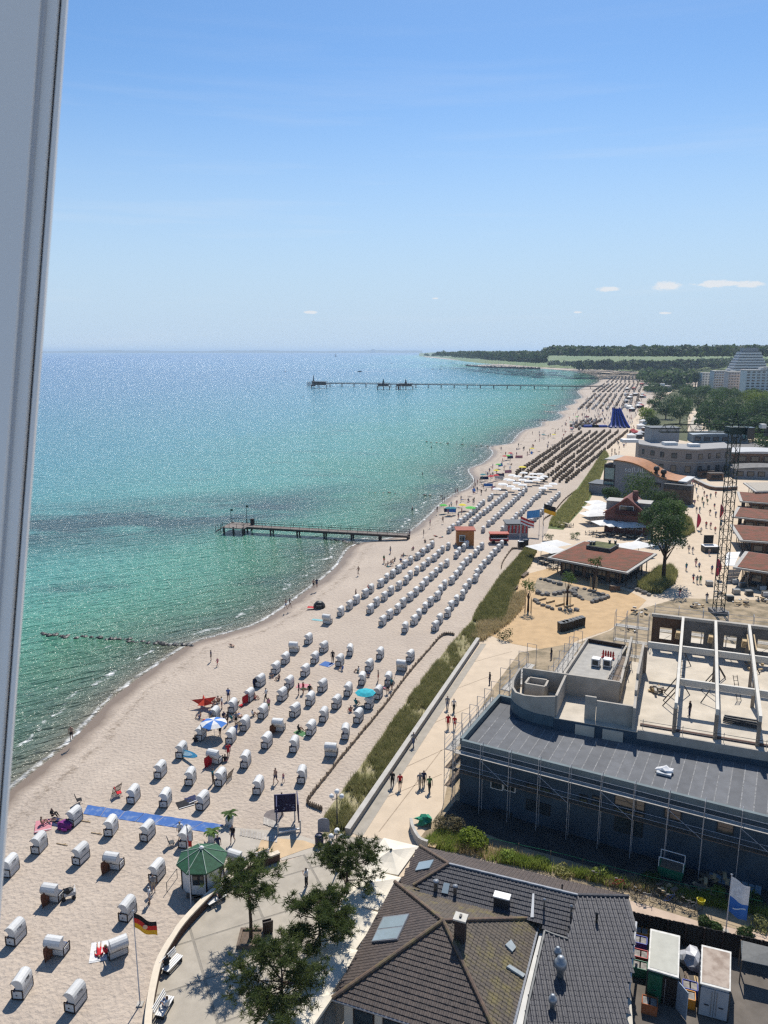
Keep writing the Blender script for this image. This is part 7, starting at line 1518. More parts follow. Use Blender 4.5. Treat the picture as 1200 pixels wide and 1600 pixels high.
def scatter(px_poly, n, seed, z=0):
    rr = random.Random(seed); poly = [P(x, y, z).xy for x, y in px_poly]; xs = [x for x, _ in px_poly]; ys = [y for _, y in px_poly]; out = []
    while len(out) < n:
        x, y = rr.uniform(min(xs), max(xs)), rr.uniform(min(ys), max(ys)); c = False
        for i in range(len(px_poly)):
            (x1, y1), (x2, y2) = px_poly[i], px_poly[(i + 1) % len(px_poly)]
            if (y1 > y) != (y2 > y) and x < (x2 - x1) * (y - y1) / (y2 - y1) + x1: c = not c
        if c: p = P(x, y, z); out.append(Vector((p.x, p.y, z)))
    return out
# headland wood, upper edge just above the horizon line
forest('far_woods', 'far headland covered with dark woods behind the marina', scatter([(662, 557), (700, 558.3), (760, 563.5), (800, 566.5), (850, 569.5), (850, 562.5), (780, 560), (700, 556.5)], 420, 1, 20) + scatter([(675, 555.4), (760, 556.5), (850, 557), (850, 562), (700, 557)], 500, 2, 30), 8, far_leaf, 5)
forest('far_woods', 'wooded skyline ridge behind the green field on the right', scatter([(850, 555.4), (1000, 555), (1200, 555), (1330, 556), (1330, 560), (1050, 559.5), (850, 558)], 1100, 6, 34), 11, far_leaf, 6)
forest('far_woods', 'tree belts between the green field and the far town', scatter([(905, 579.5), (1000, 581), (1090, 578), (1190, 575), (1330, 572), (1330, 566), (1150, 566), (1060, 571), (960, 575), (905, 575)], 420, 7, 6), 11, far_leaf, 7)
forest('far_woods', 'clumps of trees at the near edge of the green field', scatter([(860, 573), (905, 575), (960, 577), (960, 572), (905, 571), (860, 570)], 70, 8, 4), 9, far_leaf, 8)
# coast on the other side of the bay
fc = MB(); n = 60
for i in range(n):
    x0, x1 = -80 + 740 * i / n, -80 + 740 * (i + 1) / n; h = lambda k: 46 + 9 * math.sin(k * .37) + 5 * math.sin(k * 1.3)
    a, b = P(x0, 551.3, SEA), P(x1, 551.3, SEA); a2, b2 = a * 1.15, b * 1.15
    fc.add([(a.x, a.y, SEA - 1), (b.x, b.y, SEA - 1), (b.x * 1.03, b.y * 1.03, h(i + 1)), (a.x * 1.03, a.y * 1.03, h(i)), (b2.x, b2.y, h(i + 1)), (a2.x, a2.y, h(i))], [(0, 1, 2, 3), (3, 2, 4, 5)])
fo = fc.build('far_coast', wood_g); fo['kind'] = 'structure'
p = P(583, 551.3, SEA); tw = thing('far_tower_block', 'lone tower block on the far coast at the horizon', 'building', p); MB().box((0, 0, 38), (85, 40, 76)).build('tower', M('far_concrete', (.25, .26, .28), .9), tw, world=False); MB().box((0, 0, 80), (34, 25, 8)).build('roof_house', steel_d, tw, world=False)
# ---------------------------------------------------------------- town and park on the right
wh = M('town_white', (.85, .82, .76), .85, .05, .3)
def block(px, w_, d_, floors, label, rz=0, mat=wh, bays=8, name='apartment_block', balc=True, fh=3.0):
    r = thing(name, label, 'building', P(*px), rz); H_ = floors * fh; MB().box((0, 0, H_ / 2), (w_, d_, H_)).build('wall', mat, r, world=False); MB().box((0, 0, H_ + .4), (w_ + .6, d_ + .6, .8)).build('roof', fascia, r, world=False)
    MB().box((w_ * .2, 0, H_ + 2), (w_ * .15, d_ * .4, 2.6)).build('lift_house', mat, r, world=False)
    for f in range(floors):
        z = f * fh + 1.6
        for k in range(bays):
            x = -w_ / 2 + (k + .5) * w_ / bays; wn = MB().box((x, -d_ / 2 - .02, z), (w_ / bays * .55, .3, 1.4)).build('window', dk_frame, r, world=False); MB().box((x, -d_ / 2 - .06, z), (w_ / bays * .54, .3, 1.3)).build('pane', glass, wn, world=False)
        if balc: MB().box((0, -d_ / 2 - .7, f * fh + .55), (w_ * .94, 1.2, .95)).build('balcony', mat, r, world=False)
    return r
block((1108, 606), 24, 16, 6, 'long pale hotel block behind the park trees, left wing', R(-4), bays=7, balc=False)
block((1128, 608), 26, 16, 7, 'pale hotel block with continuous balconies, second from the left', R(-6), bays=9)
block((1150, 611), 24, 16, 7, 'pale pinkish hotel block with small windows, third from the left', R(-8), M('pinkish_wall', (.78, .64, .58), .85, .05, .3), bays=8)
block((1178, 614), 26, 18, 8, 'pale hotel block at right with tall blank gable', R(-6), bays=5, balc=False)
block((1205, 614), 22, 18, 9, 'pale hotel block cut off by the right picture edge', R(-4), bays=5)
tp_ = thing('stepped_tower_hotel', 'stepped tower hotel tapering floor by floor above the blocks', 'hotel', P(1165, 604))
for f in range(13):
    z = 3.4 * f; w_ = 52 - max(0, f - 4) * 3.3; MB().box((0, 0, z + 1.0), (w_, 24 - f * .7, 2.0)).build('balcony', M('hotel_white', (.9, .88, .84), .8), tp_, world=False); wn = MB().box((0, .8, z + 2.6), (w_ - 2, 22 - f * .7, 1.7)).build('window_band', M('band_shade', (.2, .22, .25), .6), tp_, world=False); MB().box((0, -(22 - f * .7) / 2 + .7, z + 2.6), (w_ - 4, .3, 1.3)).build('pane', glass, wn, world=False)
MB().box((0, 0, 46.5), (18, 12, 4.5)).build('roof_house', M('panel_grey', (.34, .34, .34)), tp_, world=False)
for i, (x, y, w_, f, l) in enumerate(((1027, 612, 26, 2, 'low pale hall with light roof at the end of the beach'), (1050, 606, 24, 2, 'long low white building left of the dark poplar'), (970, 577, 40, 5, 'far white block at the end of the beach'), (985, 576.5, 36, 6, 'far pale block, second at the end of the beach'), (1000, 577, 34, 5, 'far pale block, third at the end of the beach'), (1035, 601, 20, 2, 'pale flat building behind the end of the beach'), (1065, 596, 26, 3, 'pale block among trees left of the hotels'))): block((x, y), w_, 14, f, l, R(-3), bays=6 if y > 590 else 8, balc=False, name='far_building')
# trees one can tell apart in the park
park = [((1010, 655), 9, 6.5, tree_y), ((1022, 640), 9, 6, tree_l), ((1040, 655), 13, 7.5, dark_l), ((1062, 662), 13, 7, dark_l), ((1052, 640), 13, 8, dark_l), ((1075, 628), 14, 8, tree_l), ((1030, 628), 10, 7, dark_l), ((1090, 640), 14, 9, dark_l), ((1112, 648), 15, 9, tree_l), ((1108, 664), 14, 8, dark_l), ((1132, 668), 14, 9, dark_l), ((1130, 648), 16, 10, dark_l), ((1155, 655), 16, 10, dark_l), ((1152, 672), 13, 8, dark_l), ((1172, 662), 16, 10, tree_l), ((1180, 645), 17, 10, tree_y), ((1198, 662), 18, 11, dark_l), ((1215, 650), 18, 11, tree_l), ((1195, 640), 16, 10, tree_y), ((1145, 632), 14, 9, tree_l), ((1118, 628), 14, 9, tree_l), ((1165, 632), 14, 8, tree_y), ((1185, 680), 13, 8, dark_l), ((1212, 684), 14, 9, dark_l), ((1100, 622), 13, 7, tree_l), ((1020, 668), 7, 4.5, dark_l), ((1068, 645), 12, 7, tree_l), ((1160, 690), 9, 6, dark_l), ((1200, 700), 9, 7, tree_l)]
cols = {id(tree_y): 'yellow-green', id(tree_l): 'mid-green', id(dark_l): 'dark green'}
cnt = {}
for i, (b, h, r_, m) in enumerate(park):
    k = cols[id(m)]; cnt[k] = cnt.get(k, 0) + 1
order = {k: sorted([b for b, _, _, m in park if cols[id(m)] == k]) for k in cnt}
for i, (b, h, r_, m) in enumerate(park):
    k = cols[id(m)]; leafy('park_tree', '%s tree of the park behind the hotels road, %s from the left' % (k, ORDN[order[k].index(b)]), P(*b), h, r_, 200 + i, m, 'tree', .95, 1500, 1, 'trees of the park at right', lobes=10)
pop = leafy('poplar_tree', 'narrow dark poplar standing before the long hotel blocks', P(1086, 609), 23, 5.5, 260, dark_l, 'tree', 1.3, 900, 1, sq=1.9)
forest('far_woods', 'mass of town trees between the park and the hotels', scatter([(1010, 614), (1080, 620), (1200, 628), (1330, 636), (1330, 622), (1200, 618), (1090, 612), (1010, 606)], 150, 11, 1), 4.5, far_leaf, 12)
forest('far_woods', 'mass of trees in front of the far town and behind the beach end', scatter([(1005, 600), (1060, 604), (1085, 600), (1085, 590), (1040, 587), (1005, 588)], 110, 13, 4), 9, far_leaf, 14)
forest('far_woods', 'park undergrowth filling in below the nearer park trees', scatter([(1090, 668), (1130, 682), (1200, 690), (1330, 700), (1330, 640), (1120, 636), (1090, 640)], 260, 15, 1), 4.2, dark_l, 16)
sheet('park_lane', [(1076, 692), (1098, 690), (1096, 662), (1086, 645), (1078, 662)], .05, M('lane_pale', (.5, .45, .37), .9))
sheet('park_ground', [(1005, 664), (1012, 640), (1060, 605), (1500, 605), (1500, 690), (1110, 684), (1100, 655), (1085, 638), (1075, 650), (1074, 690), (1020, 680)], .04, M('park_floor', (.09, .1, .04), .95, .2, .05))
sheet('car_park', [(1110, 690), (1500, 700), (1500, 732), (1150, 728)], .06, M('car_park_asphalt', (.2, .19, .18), .9))
carm = [M('car_' + n_, c, .25, .02, 1, spec=.6) for n_, c in (('white', (.7, .7, .7)), ('silver', (.4, .41, .42)), ('dark', (.03, .03, .035)), ('blue', (.03, .06, .15)))]
def car(p, rz, m, label, group):
    r = thing('parked_car', label, 'car', p, rz, group); s_ = [(-2.1, .35), (-2.15, .75), (-1.7, .95), (-1.25, 1.42), (.35, 1.45), (1.05, 1.0), (2.0, .85), (2.15, .45), (2.1, .3)]; n = len(s_)
    MB().add([(x, y, z) for y in (-.85, .85) for x, z in s_], [tuple(range(n)), tuple(range(n, 2 * n))[::-1]] + [(i, n + i, n + (i + 1) % n, (i + 1) % n) for i in range(n)]).build('body', m, r, world=False)
    MB().box((-.4, 0, 1.18), (1.9, 1.74, .36), taper=.85).build('windows', glass, r, world=False)
    for x in (-1.3, 1.35):
        for y in (-.8, .8): w_ = MB().lathe([(.32, -.1), (.32, .1)], 10).build('wheel', black, r, world=False); w_.location = (x, y, .32); w_.rotation_euler = (R(90), 0, 0)
for i in range(16): car(P(1118 + (i % 8) * 11, 706 + (i // 8) * 9), R(75), carm[(i * 7) % 4], 'parked car by the park trees, %s from left in %s row' % (ORDN[i % 8], 'front' if i >= 8 else 'back'), 'cars on the car park at right')
# white tent roofs and low kiosks along the far beach edge
for i in range(34):
    x = rnd.uniform(975, 1010); y = rnd.uniform(602, 690); p = P(x, y)
    if x < 985 and y > 640 : continue
    r = thing('beach_tent', 'small pale tent or stall along the far beach promenade', 'tent', p, rnd.uniform(0, 1), 'pale tents and stalls along the far promenade'); s_ = rnd.uniform(2.4, 4.2); MB().box((0, 0, 1.1), (s_, s_, 2.2)).build('wall', (wh, tim, steel_d)[i % 3], r, world=False); MB().lathe([(s_ * .8, 2.2), (.05, 3.3)], 4, ph=R(45)).build('roof', white if i % 4 else red, r, world=False)
# ---------------------------------------------------------------- people
def skin_person(pose):
    """one continuous skinned body; returns body mesh and clothing meshes cut from it"""
    J = dict(pelvis=(0, 0, .93), spine=(0, -.005, 1.12), chest=(0, .0, 1.33), neck=(0, .0, 1.48), head0=(0, .015, 1.56), head=(0, .02, 1.64), crown=(0, .01, 1.7))
    def limb(side, sh, el, wr, ha, hip, kn, an, to):
        s = 'L' if side > 0 else 'R'
        for n_, p in (('sho', sh), ('elb', el), ('wri', wr), ('han', ha), ('hip', hip), ('kne', kn), ('ank', an), ('toe', to)): J[n_ + s] = (p[0] * side, p[1], p[2])
    if pose == 'stand':
        for s in (1, -1): limb(s, (.19, 0, 1.42), (.25, -.02, 1.14), (.26, .06, .9), (.26, .09, .81), (.09, 0, .88), (.1, .02, .48), (.11, -.01, .07), (.12, .15, .03))
    elif pose == 'walk':
        limb(1, (.19, 0, 1.42), (.25, -.12, 1.15), (.26, -.02, .93), (.26, .02, .84), (.09, 0, .88), (.1, .2, .5), (.1, .22, .08), (.1, .38, .05)); limb(-1, (.19, 0, 1.42), (.24, .1, 1.16), (.22, .28, 1.0), (.22, .34, .94), (.09, 0, .88), (.1, -.02, .48), (.1, -.28, .12), (.1, -.16, .03))
    elif pose == 'phone':
        for s in (1, -1): limb(s, (.19, 0, 1.42), (.24, .03, 1.15), (.1, .26, 1.22), (.06, .32, 1.26), (.09, 0, .88), (.1, .02, .48), (.11, -.01, .07), (.12, .15, .03))
    elif pose == 'sit':   # on the sand, knees drawn up
        for k, p in dict(pelvis=(0, 0, .13), spine=(0, -.05, .32), chest=(0, -.07, .53), neck=(0, -.05, .68), head0=(0, -.03, .76), head=(0, -.02, .84), crown=(0, -.03, .9)).items(): J[k] = p
        for s in (1, -1): limb(s, (.19, -.07, .62), (.27, .02, .36), (.2, .24, .4), (.17, .32, .42), (.1, .02, .14), (.14, .36, .46), (.13, .55, .07), (.13, .7, .04))
    else:                 # lying on the back
        for k, p in dict(pelvis=(0, 0, .12), spine=(0, -.19, .12), chest=(0, -.4, .13), neck=(0, -.55, .13), head0=(0, -.63, .14), head=(0, -.71, .15), crown=(0, -.77, .14)).items(): J[k] = p
        for s in (1, -1): limb(s, (.19, -.49, .12), (.3, -.25, .08), (.3, .0, .07), (.3, .09, .07), (.09, .05, .11), (.12, .45, .13), (.13, .84, .08), (.15, .9, .18))
    E_ = [('pelvis', 'spine'), ('spine', 'chest'), ('chest', 'neck'), ('neck', 'head0'), ('head0', 'head'), ('head', 'crown')]
    for s in 'LR': E_ += [('chest', 'sho' + s), ('sho' + s, 'elb' + s), ('elb' + s, 'wri' + s), ('wri' + s, 'han' + s), ('pelvis', 'hip' + s), ('hip' + s, 'kne' + s), ('kne' + s, 'ank' + s), ('ank' + s, 'toe' + s)]
    rad = dict(pelvis=(.15, .11), spine=(.13, .1), chest=(.155, .11), neck=(.055, .055), head0=(.07, .08), head=(.085, .1), crown=(.06, .07), sho=(.065, .065), elb=(.045, .045), wri=(.03, .03), han=(.035, .022), hip=(.095, .095), kne=(.06, .06), ank=(.042, .042), toe=(.04, .03))
    names = list(J); me = bpy.data.meshes.new('body'); me.from_pydata([J[k] for k in names], [(names.index(a), names.index(b)) for a, b in E_], []); me.update()
    o = bpy.data.objects.new('body_src', me); COL.objects.link(o); sk = o.modifiers.new('s', 'SKIN'); sk.use_smooth_shade = True; o.modifiers.new('u', 'SUBSURF').levels = 1
    for i, k in enumerate(names): v = me.skin_vertices[0].data[i]; v.radius = rad.get(k, rad.get(k[:3])); v.use_root = k == 'pelvis'
    bpy.context.view_layer.update(); ev = o.evaluated_get(bpy.context.evaluated_depsgraph_get()); bm_e = bpy.data.meshes.new_from_object(ev); bpy.data.objects.remove(o)
    V = np.array([tuple(v.co) for v in bm_e.vertices]); Nn = np.array([tuple(v.normal) for v in bm_e.vertices]); Fs = [tuple(p.vertices) for p in bm_e.polygons]; zmin = V[:, 2].min(); V[:, 2] -= zmin
    def near(c):
        best, bi = 9, None
        for a, b in E_:
            A, B = np.array(J[a]), np.array(J[b]); A = A - [0, 0, zmin]; B = B - [0, 0, zmin]; d = B - A; t = min(1, max(0, np.dot(c - A, d) / (np.dot(d, d) + 1e-9))); q = np.linalg.norm(A + d * t - c)
            if q < best: best, bi = q, (a, b, t)
        return bi
    seg = [near(V[list(f)].mean(0)) for f in Fs]
    mb = MB(); mb.add(V, Fs)
    for s in 'LR':   # five fingers per hand, unequal and slightly curled
        w_, h = Vector(J['wri' + s]), Vector(J['han' + s]); d = (h - w_).normalized(); sd = d.cross(Vector((0, 1, 0) if abs(d.y) < .8 else (0, 0, 1))).normalized(); bk = d.cross(sd)
        for k, L in enumerate((.05, .075, .085, .078, .06)):
            off = sd * (.022 * (k - 2)); st_ = h + off - Vector((0, 0, zmin)) - d * (.03 if k == 0 else 0); dr = (d + sd * (-.7 if k == 0 else .08 * (k - 2))).normalized(); m = st_ + dr * L * .6; mb.tube(st_, m, .011, .009, 5); mb.tube(m, m + (dr + bk * .5).normalized() * L * .5, .009, .006, 5)
    hd = Vector(J['head']) - Vector((0, 0, zmin)); up = (Vector(J['crown']) - Vector(J['head0'])).normalized(); fw_ = Vector((0, 1, 0)) if pose != 'lie' else Vector((0, 0, 1))
    mb.tube(hd + fw_ * .085 + up * .01, hd + fw_ * .125 - up * .02, .012, .016, 5)
    for sx in (-1, 1): mb.blob(hd + Vector((sx * .035, 0, 0)) + fw_ * .093 + up * .02, .012, mi=1, jit=0); mb.blob(hd + Vector((sx * .09, 0, 0)) - up * .0, .022, (.4, .8, 1.2), jit=0)
    mb.box(hd + fw_ * .098 - up * .045, (.04, .012, .01), mi=1)
    body = mb.mesh('body', [bpy.data.materials['skin'], black], True)
    def cut(test, off, nm):
        fs = [f for f, s_ in zip(Fs, seg) if test(s_, V[list(f)].mean(0))]; ids = sorted({i for f in fs for i in f}); mp_ = {i: k for k, i in enumerate(ids)}
        return new_mesh(nm, [V[i] + Nn[i] * off for i in ids], [tuple(mp_[i] for i in f) for f in fs], [bpy.data.materials['cloth']], None, True)
    pre = lambda s_: s_[1][:3]
    hz = (np.array(J['head']) - [0, 0, zmin])
    return dict(body=body,
        shirt=cut(lambda s_, c: pre(s_) in ('che', 'nec') and s_[0] in ('spine', 'chest') or (s_[0] == 'pelvis' and s_[1] == 'spine' and s_[2] > .35) or pre(s_) == 'sho' or (s_[0][:3] == 'sho' and s_[2] < .75), .016, 'shirt'),
        shorts=cut(lambda s_, c: pre(s_) == 'hip' or (s_[0] == 'pelvis' and s_[2] <= .4) or (s_[0][:3] == 'hip' and s_[2] < .62), .014, 'shorts'),
        trousers=cut(lambda s_, c: pre(s_) == 'hip' or (s_[0] == 'pelvis' and s_[2] <= .4) or s_[0][:3] == 'hip' or (s_[0][:3] == 'kne' and s_[2] < .9), .014, 'trousers'),
        shoes=cut(lambda s_, c: s_[0][:3] == 'ank', .01, 'shoes'),
        hair=cut(lambda s_, c: s_[0] in ('head0', 'head') and (np.dot(c - hz, np.array(up)) > .045 or np.dot(c - hz, np.array(fw_)) < -.02), .014, 'hair'))
skin_m = M('skin', (.5, .31, .22), .6, .06, 5, tint=.35); cloth_def = M('cloth', (.3, .3, .3), .85)
CL = {n_: M('cloth_' + n_, c, .85, .08, 5) for n_, c in dict(black=(.015, .015, .018), navy=(.02, .03, .09), white=(.75, .74, .72), red=(.55, .02, .03), grey=(.25, .25, .26), blue=(.06, .15, .4), teal=(.03, .22, .24), beige=(.45, .37, .27), pink=(.6, .25, .28), green=(.08, .2, .08), denim=(.1, .14, .24)).items()}
HAIR = [M('hair_dark', (.02, .014, .01), .7), M('hair_brown', (.1, .055, .03), .7), M('hair_blond', (.4, .28, .13), .7), M('hair_grey', (.4, .39, .38), .7)]
POSES = {k: skin_person(k) for k in ('stand', 'walk', 'phone', 'sit', 'lie')}
def person(p, pose, top, bottom, rz, label, legs='shorts', scale=1.0, group=None, hair=0):
    r = thing('person', label, 'person', p, rz, group); r.scale = (scale,) * 3; Pm = POSES[pose]
    put('body', Pm['body'], r)
    if top: put('shirt', Pm['shirt'], r, mat=CL[top])
    put(legs, Pm[legs], r, mat=CL[bottom]); put('hair', Pm['hair'], r, mat=HAIR[hair])
    if pose in ('stand', 'walk', 'phone'): put('shoes', Pm['shoes'], r, mat=CL['black' if hair % 2 else 'grey'])
    return r
def prop_towel(p, mat, label, rz=0, sz=(1.0, 1.9)):
    r = thing('towel', label, 'towel', p, rz); mb = MB(); n = 6
    V = [((i / n - .5) * sz[0], (j / n - .5) * sz[1], .03 + .02 * math.sin(i * 1.9 + j * 2.3)) for i in range(n + 1) for j in range(n + 1)]; mb.add(V, [(i * (n + 1) + j, (i + 1) * (n + 1) + j, (i + 1) * (n + 1) + j + 1, i * (n + 1) + j + 1) for i in range(n) for j in range(n)]); mb.build('cloth', mat, r, world=False); MB().box((0, -sz[1] * .42, .05), (sz[0] * .96, .08, .02)).build('stripe', white, r, world=False); return r
near_p = [
 ((431, 1224), 'walk', None, 'navy', 150, 'man in dark swim shorts walking across the sand with a child', 'shorts', 1.05, 0), ((443, 1222), 'walk', 'pink', 'blue', 150, 'small child in pink walking beside the man in swim shorts', 'shorts', .62, 2),
 ((416, 1095), 'walk', 'white', 'black', 80, 'person in white top and black trousers walking between beach chairs', 'trousers', 1.05, 0),
 ((282, 1311), 'stand', 'white', 'beige', 20, 'person in white shirt standing at the near edge of the blue mat', 'shorts', 1.05, 2), ((364, 1317), 'walk', 'black', 'navy', 170, 'person in black walking from the potted palm across the pale path', 'shorts', 1.05, 0), ((341, 1333), 'stand', 'navy', 'navy', 200, 'person in dark blue standing just right of the green kiosk roof', 'trousers', 1.05, 0),
 ((479, 1386), 'phone', 'white', 'black', 60, 'person in pale top looking at a phone on the terrace slabs', 'trousers', 1.05, 0),
 ((240, 1394), 'stand', 'grey', 'beige', 200, 'person in grey top on the sand left of the kiosk', 'shorts', 1.0, 0), ((234, 1412), 'stand', 'white', 'white', 120, 'person all in white on the sand left of the terrace wall', 'shorts', .95, 3),
 ((66, 1289), 'sit', None, 'pink', -60, 'sunbather sitting on a pink towel at far left of the mat', 'shorts', 1, 1), ((82, 1276), 'sit', 'black', 'black', -90, 'dark clothed person sitting on towels left of the purple-covered chair', 'trousers', 1, 0), ((92, 1284), 'lie', None, 'navy', 80, 'sunbather lying on a dark towel left of the purple-covered chair', 'shorts', 1, 1),
 ((155, 1487), 'lie', 'red', 'red', 20, 'person in red lying on a pale towel near the tilted chair', 'shorts', 1, 0), ((166, 1492), 'sit', 'red', 'black', -30, 'person in red sitting in front of the tilted chair', 'shorts', 1, 2),
 ((112, 1156), 'walk', None, 'black', -160, 'bather walking at the waterline near the window frame', 'shorts', 1.05, 0),
 ((447, 951), 'walk', None, 'blue', 90, 'bather at the waterline, left one of the bending pair', 'shorts', 1.05, 1), ((453, 949), 'walk', 'grey', 'black', -90, 'bather in grey at the waterline, right one of the bending pair', 'shorts', 1.05, 0), ((490, 919), 'stand', None, 'black', 10, 'bather standing at the waterline, left of an upright pair', 'shorts', 1.05, 0), ((495, 918), 'stand', 'navy', 'navy', 30, 'bather in navy at the waterline, right of an upright pair', 'shorts', 1.05, 0),
 ((330, 1033), 'stand', 'navy', 'black', 100, 'adult in navy bending near the shore beside a child', 'shorts', 1.0, 0), ((340, 1041), 'walk', 'pink', 'red', 60, 'child in pink on empty sand near the shore', 'shorts', .75, 2), ((362, 1009), 'lie', None, 'black', 40, 'lone sunbather lying on empty sand near the groyne', 'shorts', 1, 0),
 ((341, 1098), 'sit', None, 'black', 0, 'person sitting beside the red kite-shaped shelter', 'shorts', 1.1, 0), ((357, 1094), 'stand', 'blue', 'navy', 180, 'person in blue standing right of the red kite-shaped shelter', 'shorts', 1, 1), ((344, 1150), 'stand', 'navy', 'black', 150, 'person in navy beside the blue and white parasol', 'shorts', 1, 0), ((313, 1122), 'sit', None, 'blue', 90, 'sunbather sitting left of the blue and white parasol', 'shorts', 1, 0), ((321, 1127), 'lie', None, 'red', 60, 'sunbather lying left of the blue and white parasol', 'shorts', 1, 1), ((356, 1132), 'stand', 'black', 'black', 90, 'person in black behind the chairs right of the blue parasol', 'shorts', 1, 0), ((369, 1133), 'stand', 'grey', 'black', 190, 'person in grey behind the chairs right of the blue parasol', 'shorts', 1, 1), ((357, 1184), 'walk', 'red', 'red', 200, 'person in red beside the tilted chair on mid beach', 'shorts', 1.05, 0), ((333, 1224), 'stand', 'teal', 'black', -90, 'person in teal at the open front of a chair', 'trousers', 1, 0),
 ((520, 1034), 'stand', 'black', 'black', 180, 'person in black standing before an open beach chair', 'trousers', 1.05, 0), ((467, 1086), 'stand', 'black', 'navy', 90, 'person in black between two beach chairs on mid beach', 'shorts', 1, 0), ((474, 1084), 'stand', 'red', 'beige', 120, 'person in red and beige between two beach chairs on mid beach', 'shorts', 1, 0), ((591, 1065), 'stand', None, 'red', 90, 'person in red shorts left of an open chair near the fence', 'shorts', 1, 0), ((606, 1083), 'walk', 'grey', 'black', 170, 'person in grey walking down beside the brushwood fence', 'shorts', 1, 0), ((467, 1143), 'sit', 'black', 'green', -60, 'person in black sitting on a green towel before a chair', 'shorts', 1.05, 0), ((556, 1101), 'sit', 'teal', 'teal', -40, 'person in teal sitting left of the turquoise parasol', 'shorts', 1.05, 0), ((395, 1119), 'sit', 'white', 'black', -60, 'person in white sitting before a beach chair on mid beach', 'shorts', 1, 0),
 ((613, 1229), 'walk', 'black', 'black', 175, 'walker in black with backpack by the sea wall, left of a pair', 'trousers', 1.05, 0), ((625, 1233), 'walk', 'red', 'black', 180, 'walker in dark red and black by the sea wall, right of a pair', 'shorts', 1.05, 1), ((656, 1231), 'walk', 'grey', 'beige', 185, 'walker in grey in a group of three on the promenade', 'trousers', 1.05, 3), ((662, 1228), 'walk', 'navy', 'black', 180, 'walker in navy in the middle of three on the promenade', 'trousers', 1.05, 0), ((671, 1237), 'walk', 'green', 'black', 190, 'walker in green at the right of three on the promenade', 'trousers', 1.05, 0),
 ((700, 1138), 'walk', 'red', 'red', 180, 'walker all in red on the promenade, left of a red pair', 'shorts', 1.08, 0), ((710, 1139), 'walk', 'red', 'red', 175, 'walker all in red on the promenade, right of a red pair', 'shorts', 1.0, 1), ((699, 1108), 'walk', 'grey', 'denim', 180, 'walker in grey above the red pair, left one', 'trousers', 1.05, 0), ((709, 1112), 'walk', 'white', 'black', 185, 'walker in white above the red pair, right one', 'trousers', 1.05, 1), ((646, 1166), 'walk', 'grey', 'denim', 200, 'walker in grey close beside the sea wall', 'trousers', 1.05, 3),
 ((262, 1517), 'sit', 'black', 'black', 40, 'person in black sitting at the bench by the curved wall', 'trousers', 1.05, 0), ((262, 1583), 'sit', 'white', 'denim', 60, 'person in white sitting at the lowest bench by the curved wall', 'trousers', 1.05, 1), ((346, 1412), 'sit', 'black', 'black', 50, 'person in black on the bench in the shade of the pine', 'trousers', 1.05, 0)]
extra = [(305, 1160), (322, 1140), (329, 1129), (350, 1122), (362, 1126), (374, 1118), (347, 1108), (335, 1102), (398, 1092), (379, 1102), (420, 1110), (436, 1062), (424, 1058), (478, 1077), (484, 1088), (535, 1048), (576, 1057), (600, 1076), (612, 1078), (548, 1112), (560, 1050), (570, 930), (556, 934), (576, 920), (548, 948), (600, 908), (640, 880), (330, 1190), (352, 1190)]
for i, (x, y) in enumerate(extra):
    t, b = (list(CL) + [None] * 3)[(i * 5) % 14], list(CL)[(i * 3 + 1) % 11]; po = ('sit', 'lie', 'stand', 'sit')[i % 4]
    person(P(x, y), po, t, b, R(i * 77 % 360), '%s in %s%s among the mid-beach chairs, %s from left' % ({'sit': 'person sitting', 'lie': 'sunbather lying', 'stand': 'person standing'}[po], (t + ' top and ') if t else '', b + ' shorts', ORDN[sorted(extra).index((x, y))]), 'shorts', 1.03, None, i % 4)
for (x, y), pose, t, b, rz, l, legs, s_, h in near_p: person(P(x, y) + Vector((0, 0, .46 if 'bench' in l else .05 if y > 1290 and x > 300 else .02)), pose, t, b, R(rz), l, legs, s_, None, h)
for (x, y, z, l) in ((765, 1072, 6.1, 'worker in dark clothes on the scaffold beside the flat roof corner'), (861, 1033, 6.7, 'worker in dark clothes on the scaffold behind the curved room'), (1077, 1120, 9.02, 'worker in black beside a roof beam in the open hall')): person(P(x, y, z - (1.3 if z > 9 else 0)), 'stand', 'black', 'navy', R(90), l, 'trousers', 1.05)
keys = list(CL)
path_p = [(1088, 801), (1093, 801), (1109, 805), (1118, 808), (1116, 795), (1099, 792), (1105, 788), (1103, 825), (1110, 826), (1095, 834), (1076, 863), (1082, 865), (1072, 892), (1087, 884), (1092, 891), (1083, 909), (1089, 912), (1094, 912), (1117, 833), (1082, 758), (1086, 762), (1091, 760), (1098, 764), (1088, 770), (1100, 775), (1078, 752), (1104, 781), (1110, 779), (1097, 785), (1118, 776), (1085, 790), (1090, 782), (1108, 868), (1104, 940), (1126, 825), (1062, 932), (1112, 895)]
adj = ['walking', 'strolling', 'standing']
seen = {}
for i, (x, y) in enumerate(path_p):
    t, b = keys[(i * 5 + 1) % 11], keys[(i * 3 + 2) % 11]; k = (t, b); seen[k] = seen.get(k, 0) + 1
    person(P(x, y) + Vector((0, 0, .03)), 'walk' if i % 4 else 'stand', t, b, R(rnd.choice((0, 180)) + rnd.uniform(-25, 25)), 'walker in %s top and %s %s on the wide path, %s from left' % (t, b, 'trousers' if i % 2 else 'shorts', ORDN[sorted(path_p).index((x, y))]), 'trousers' if i % 2 else 'shorts', rnd.uniform(.98, 1.08), 'walkers on the wide path between the huts', i % 4)
pier_p = [(545, 603, 3.5), (560, 603, 3.5), (690, 604, 3.5), (720, 604, 3.5), (760, 604, 3.5)]
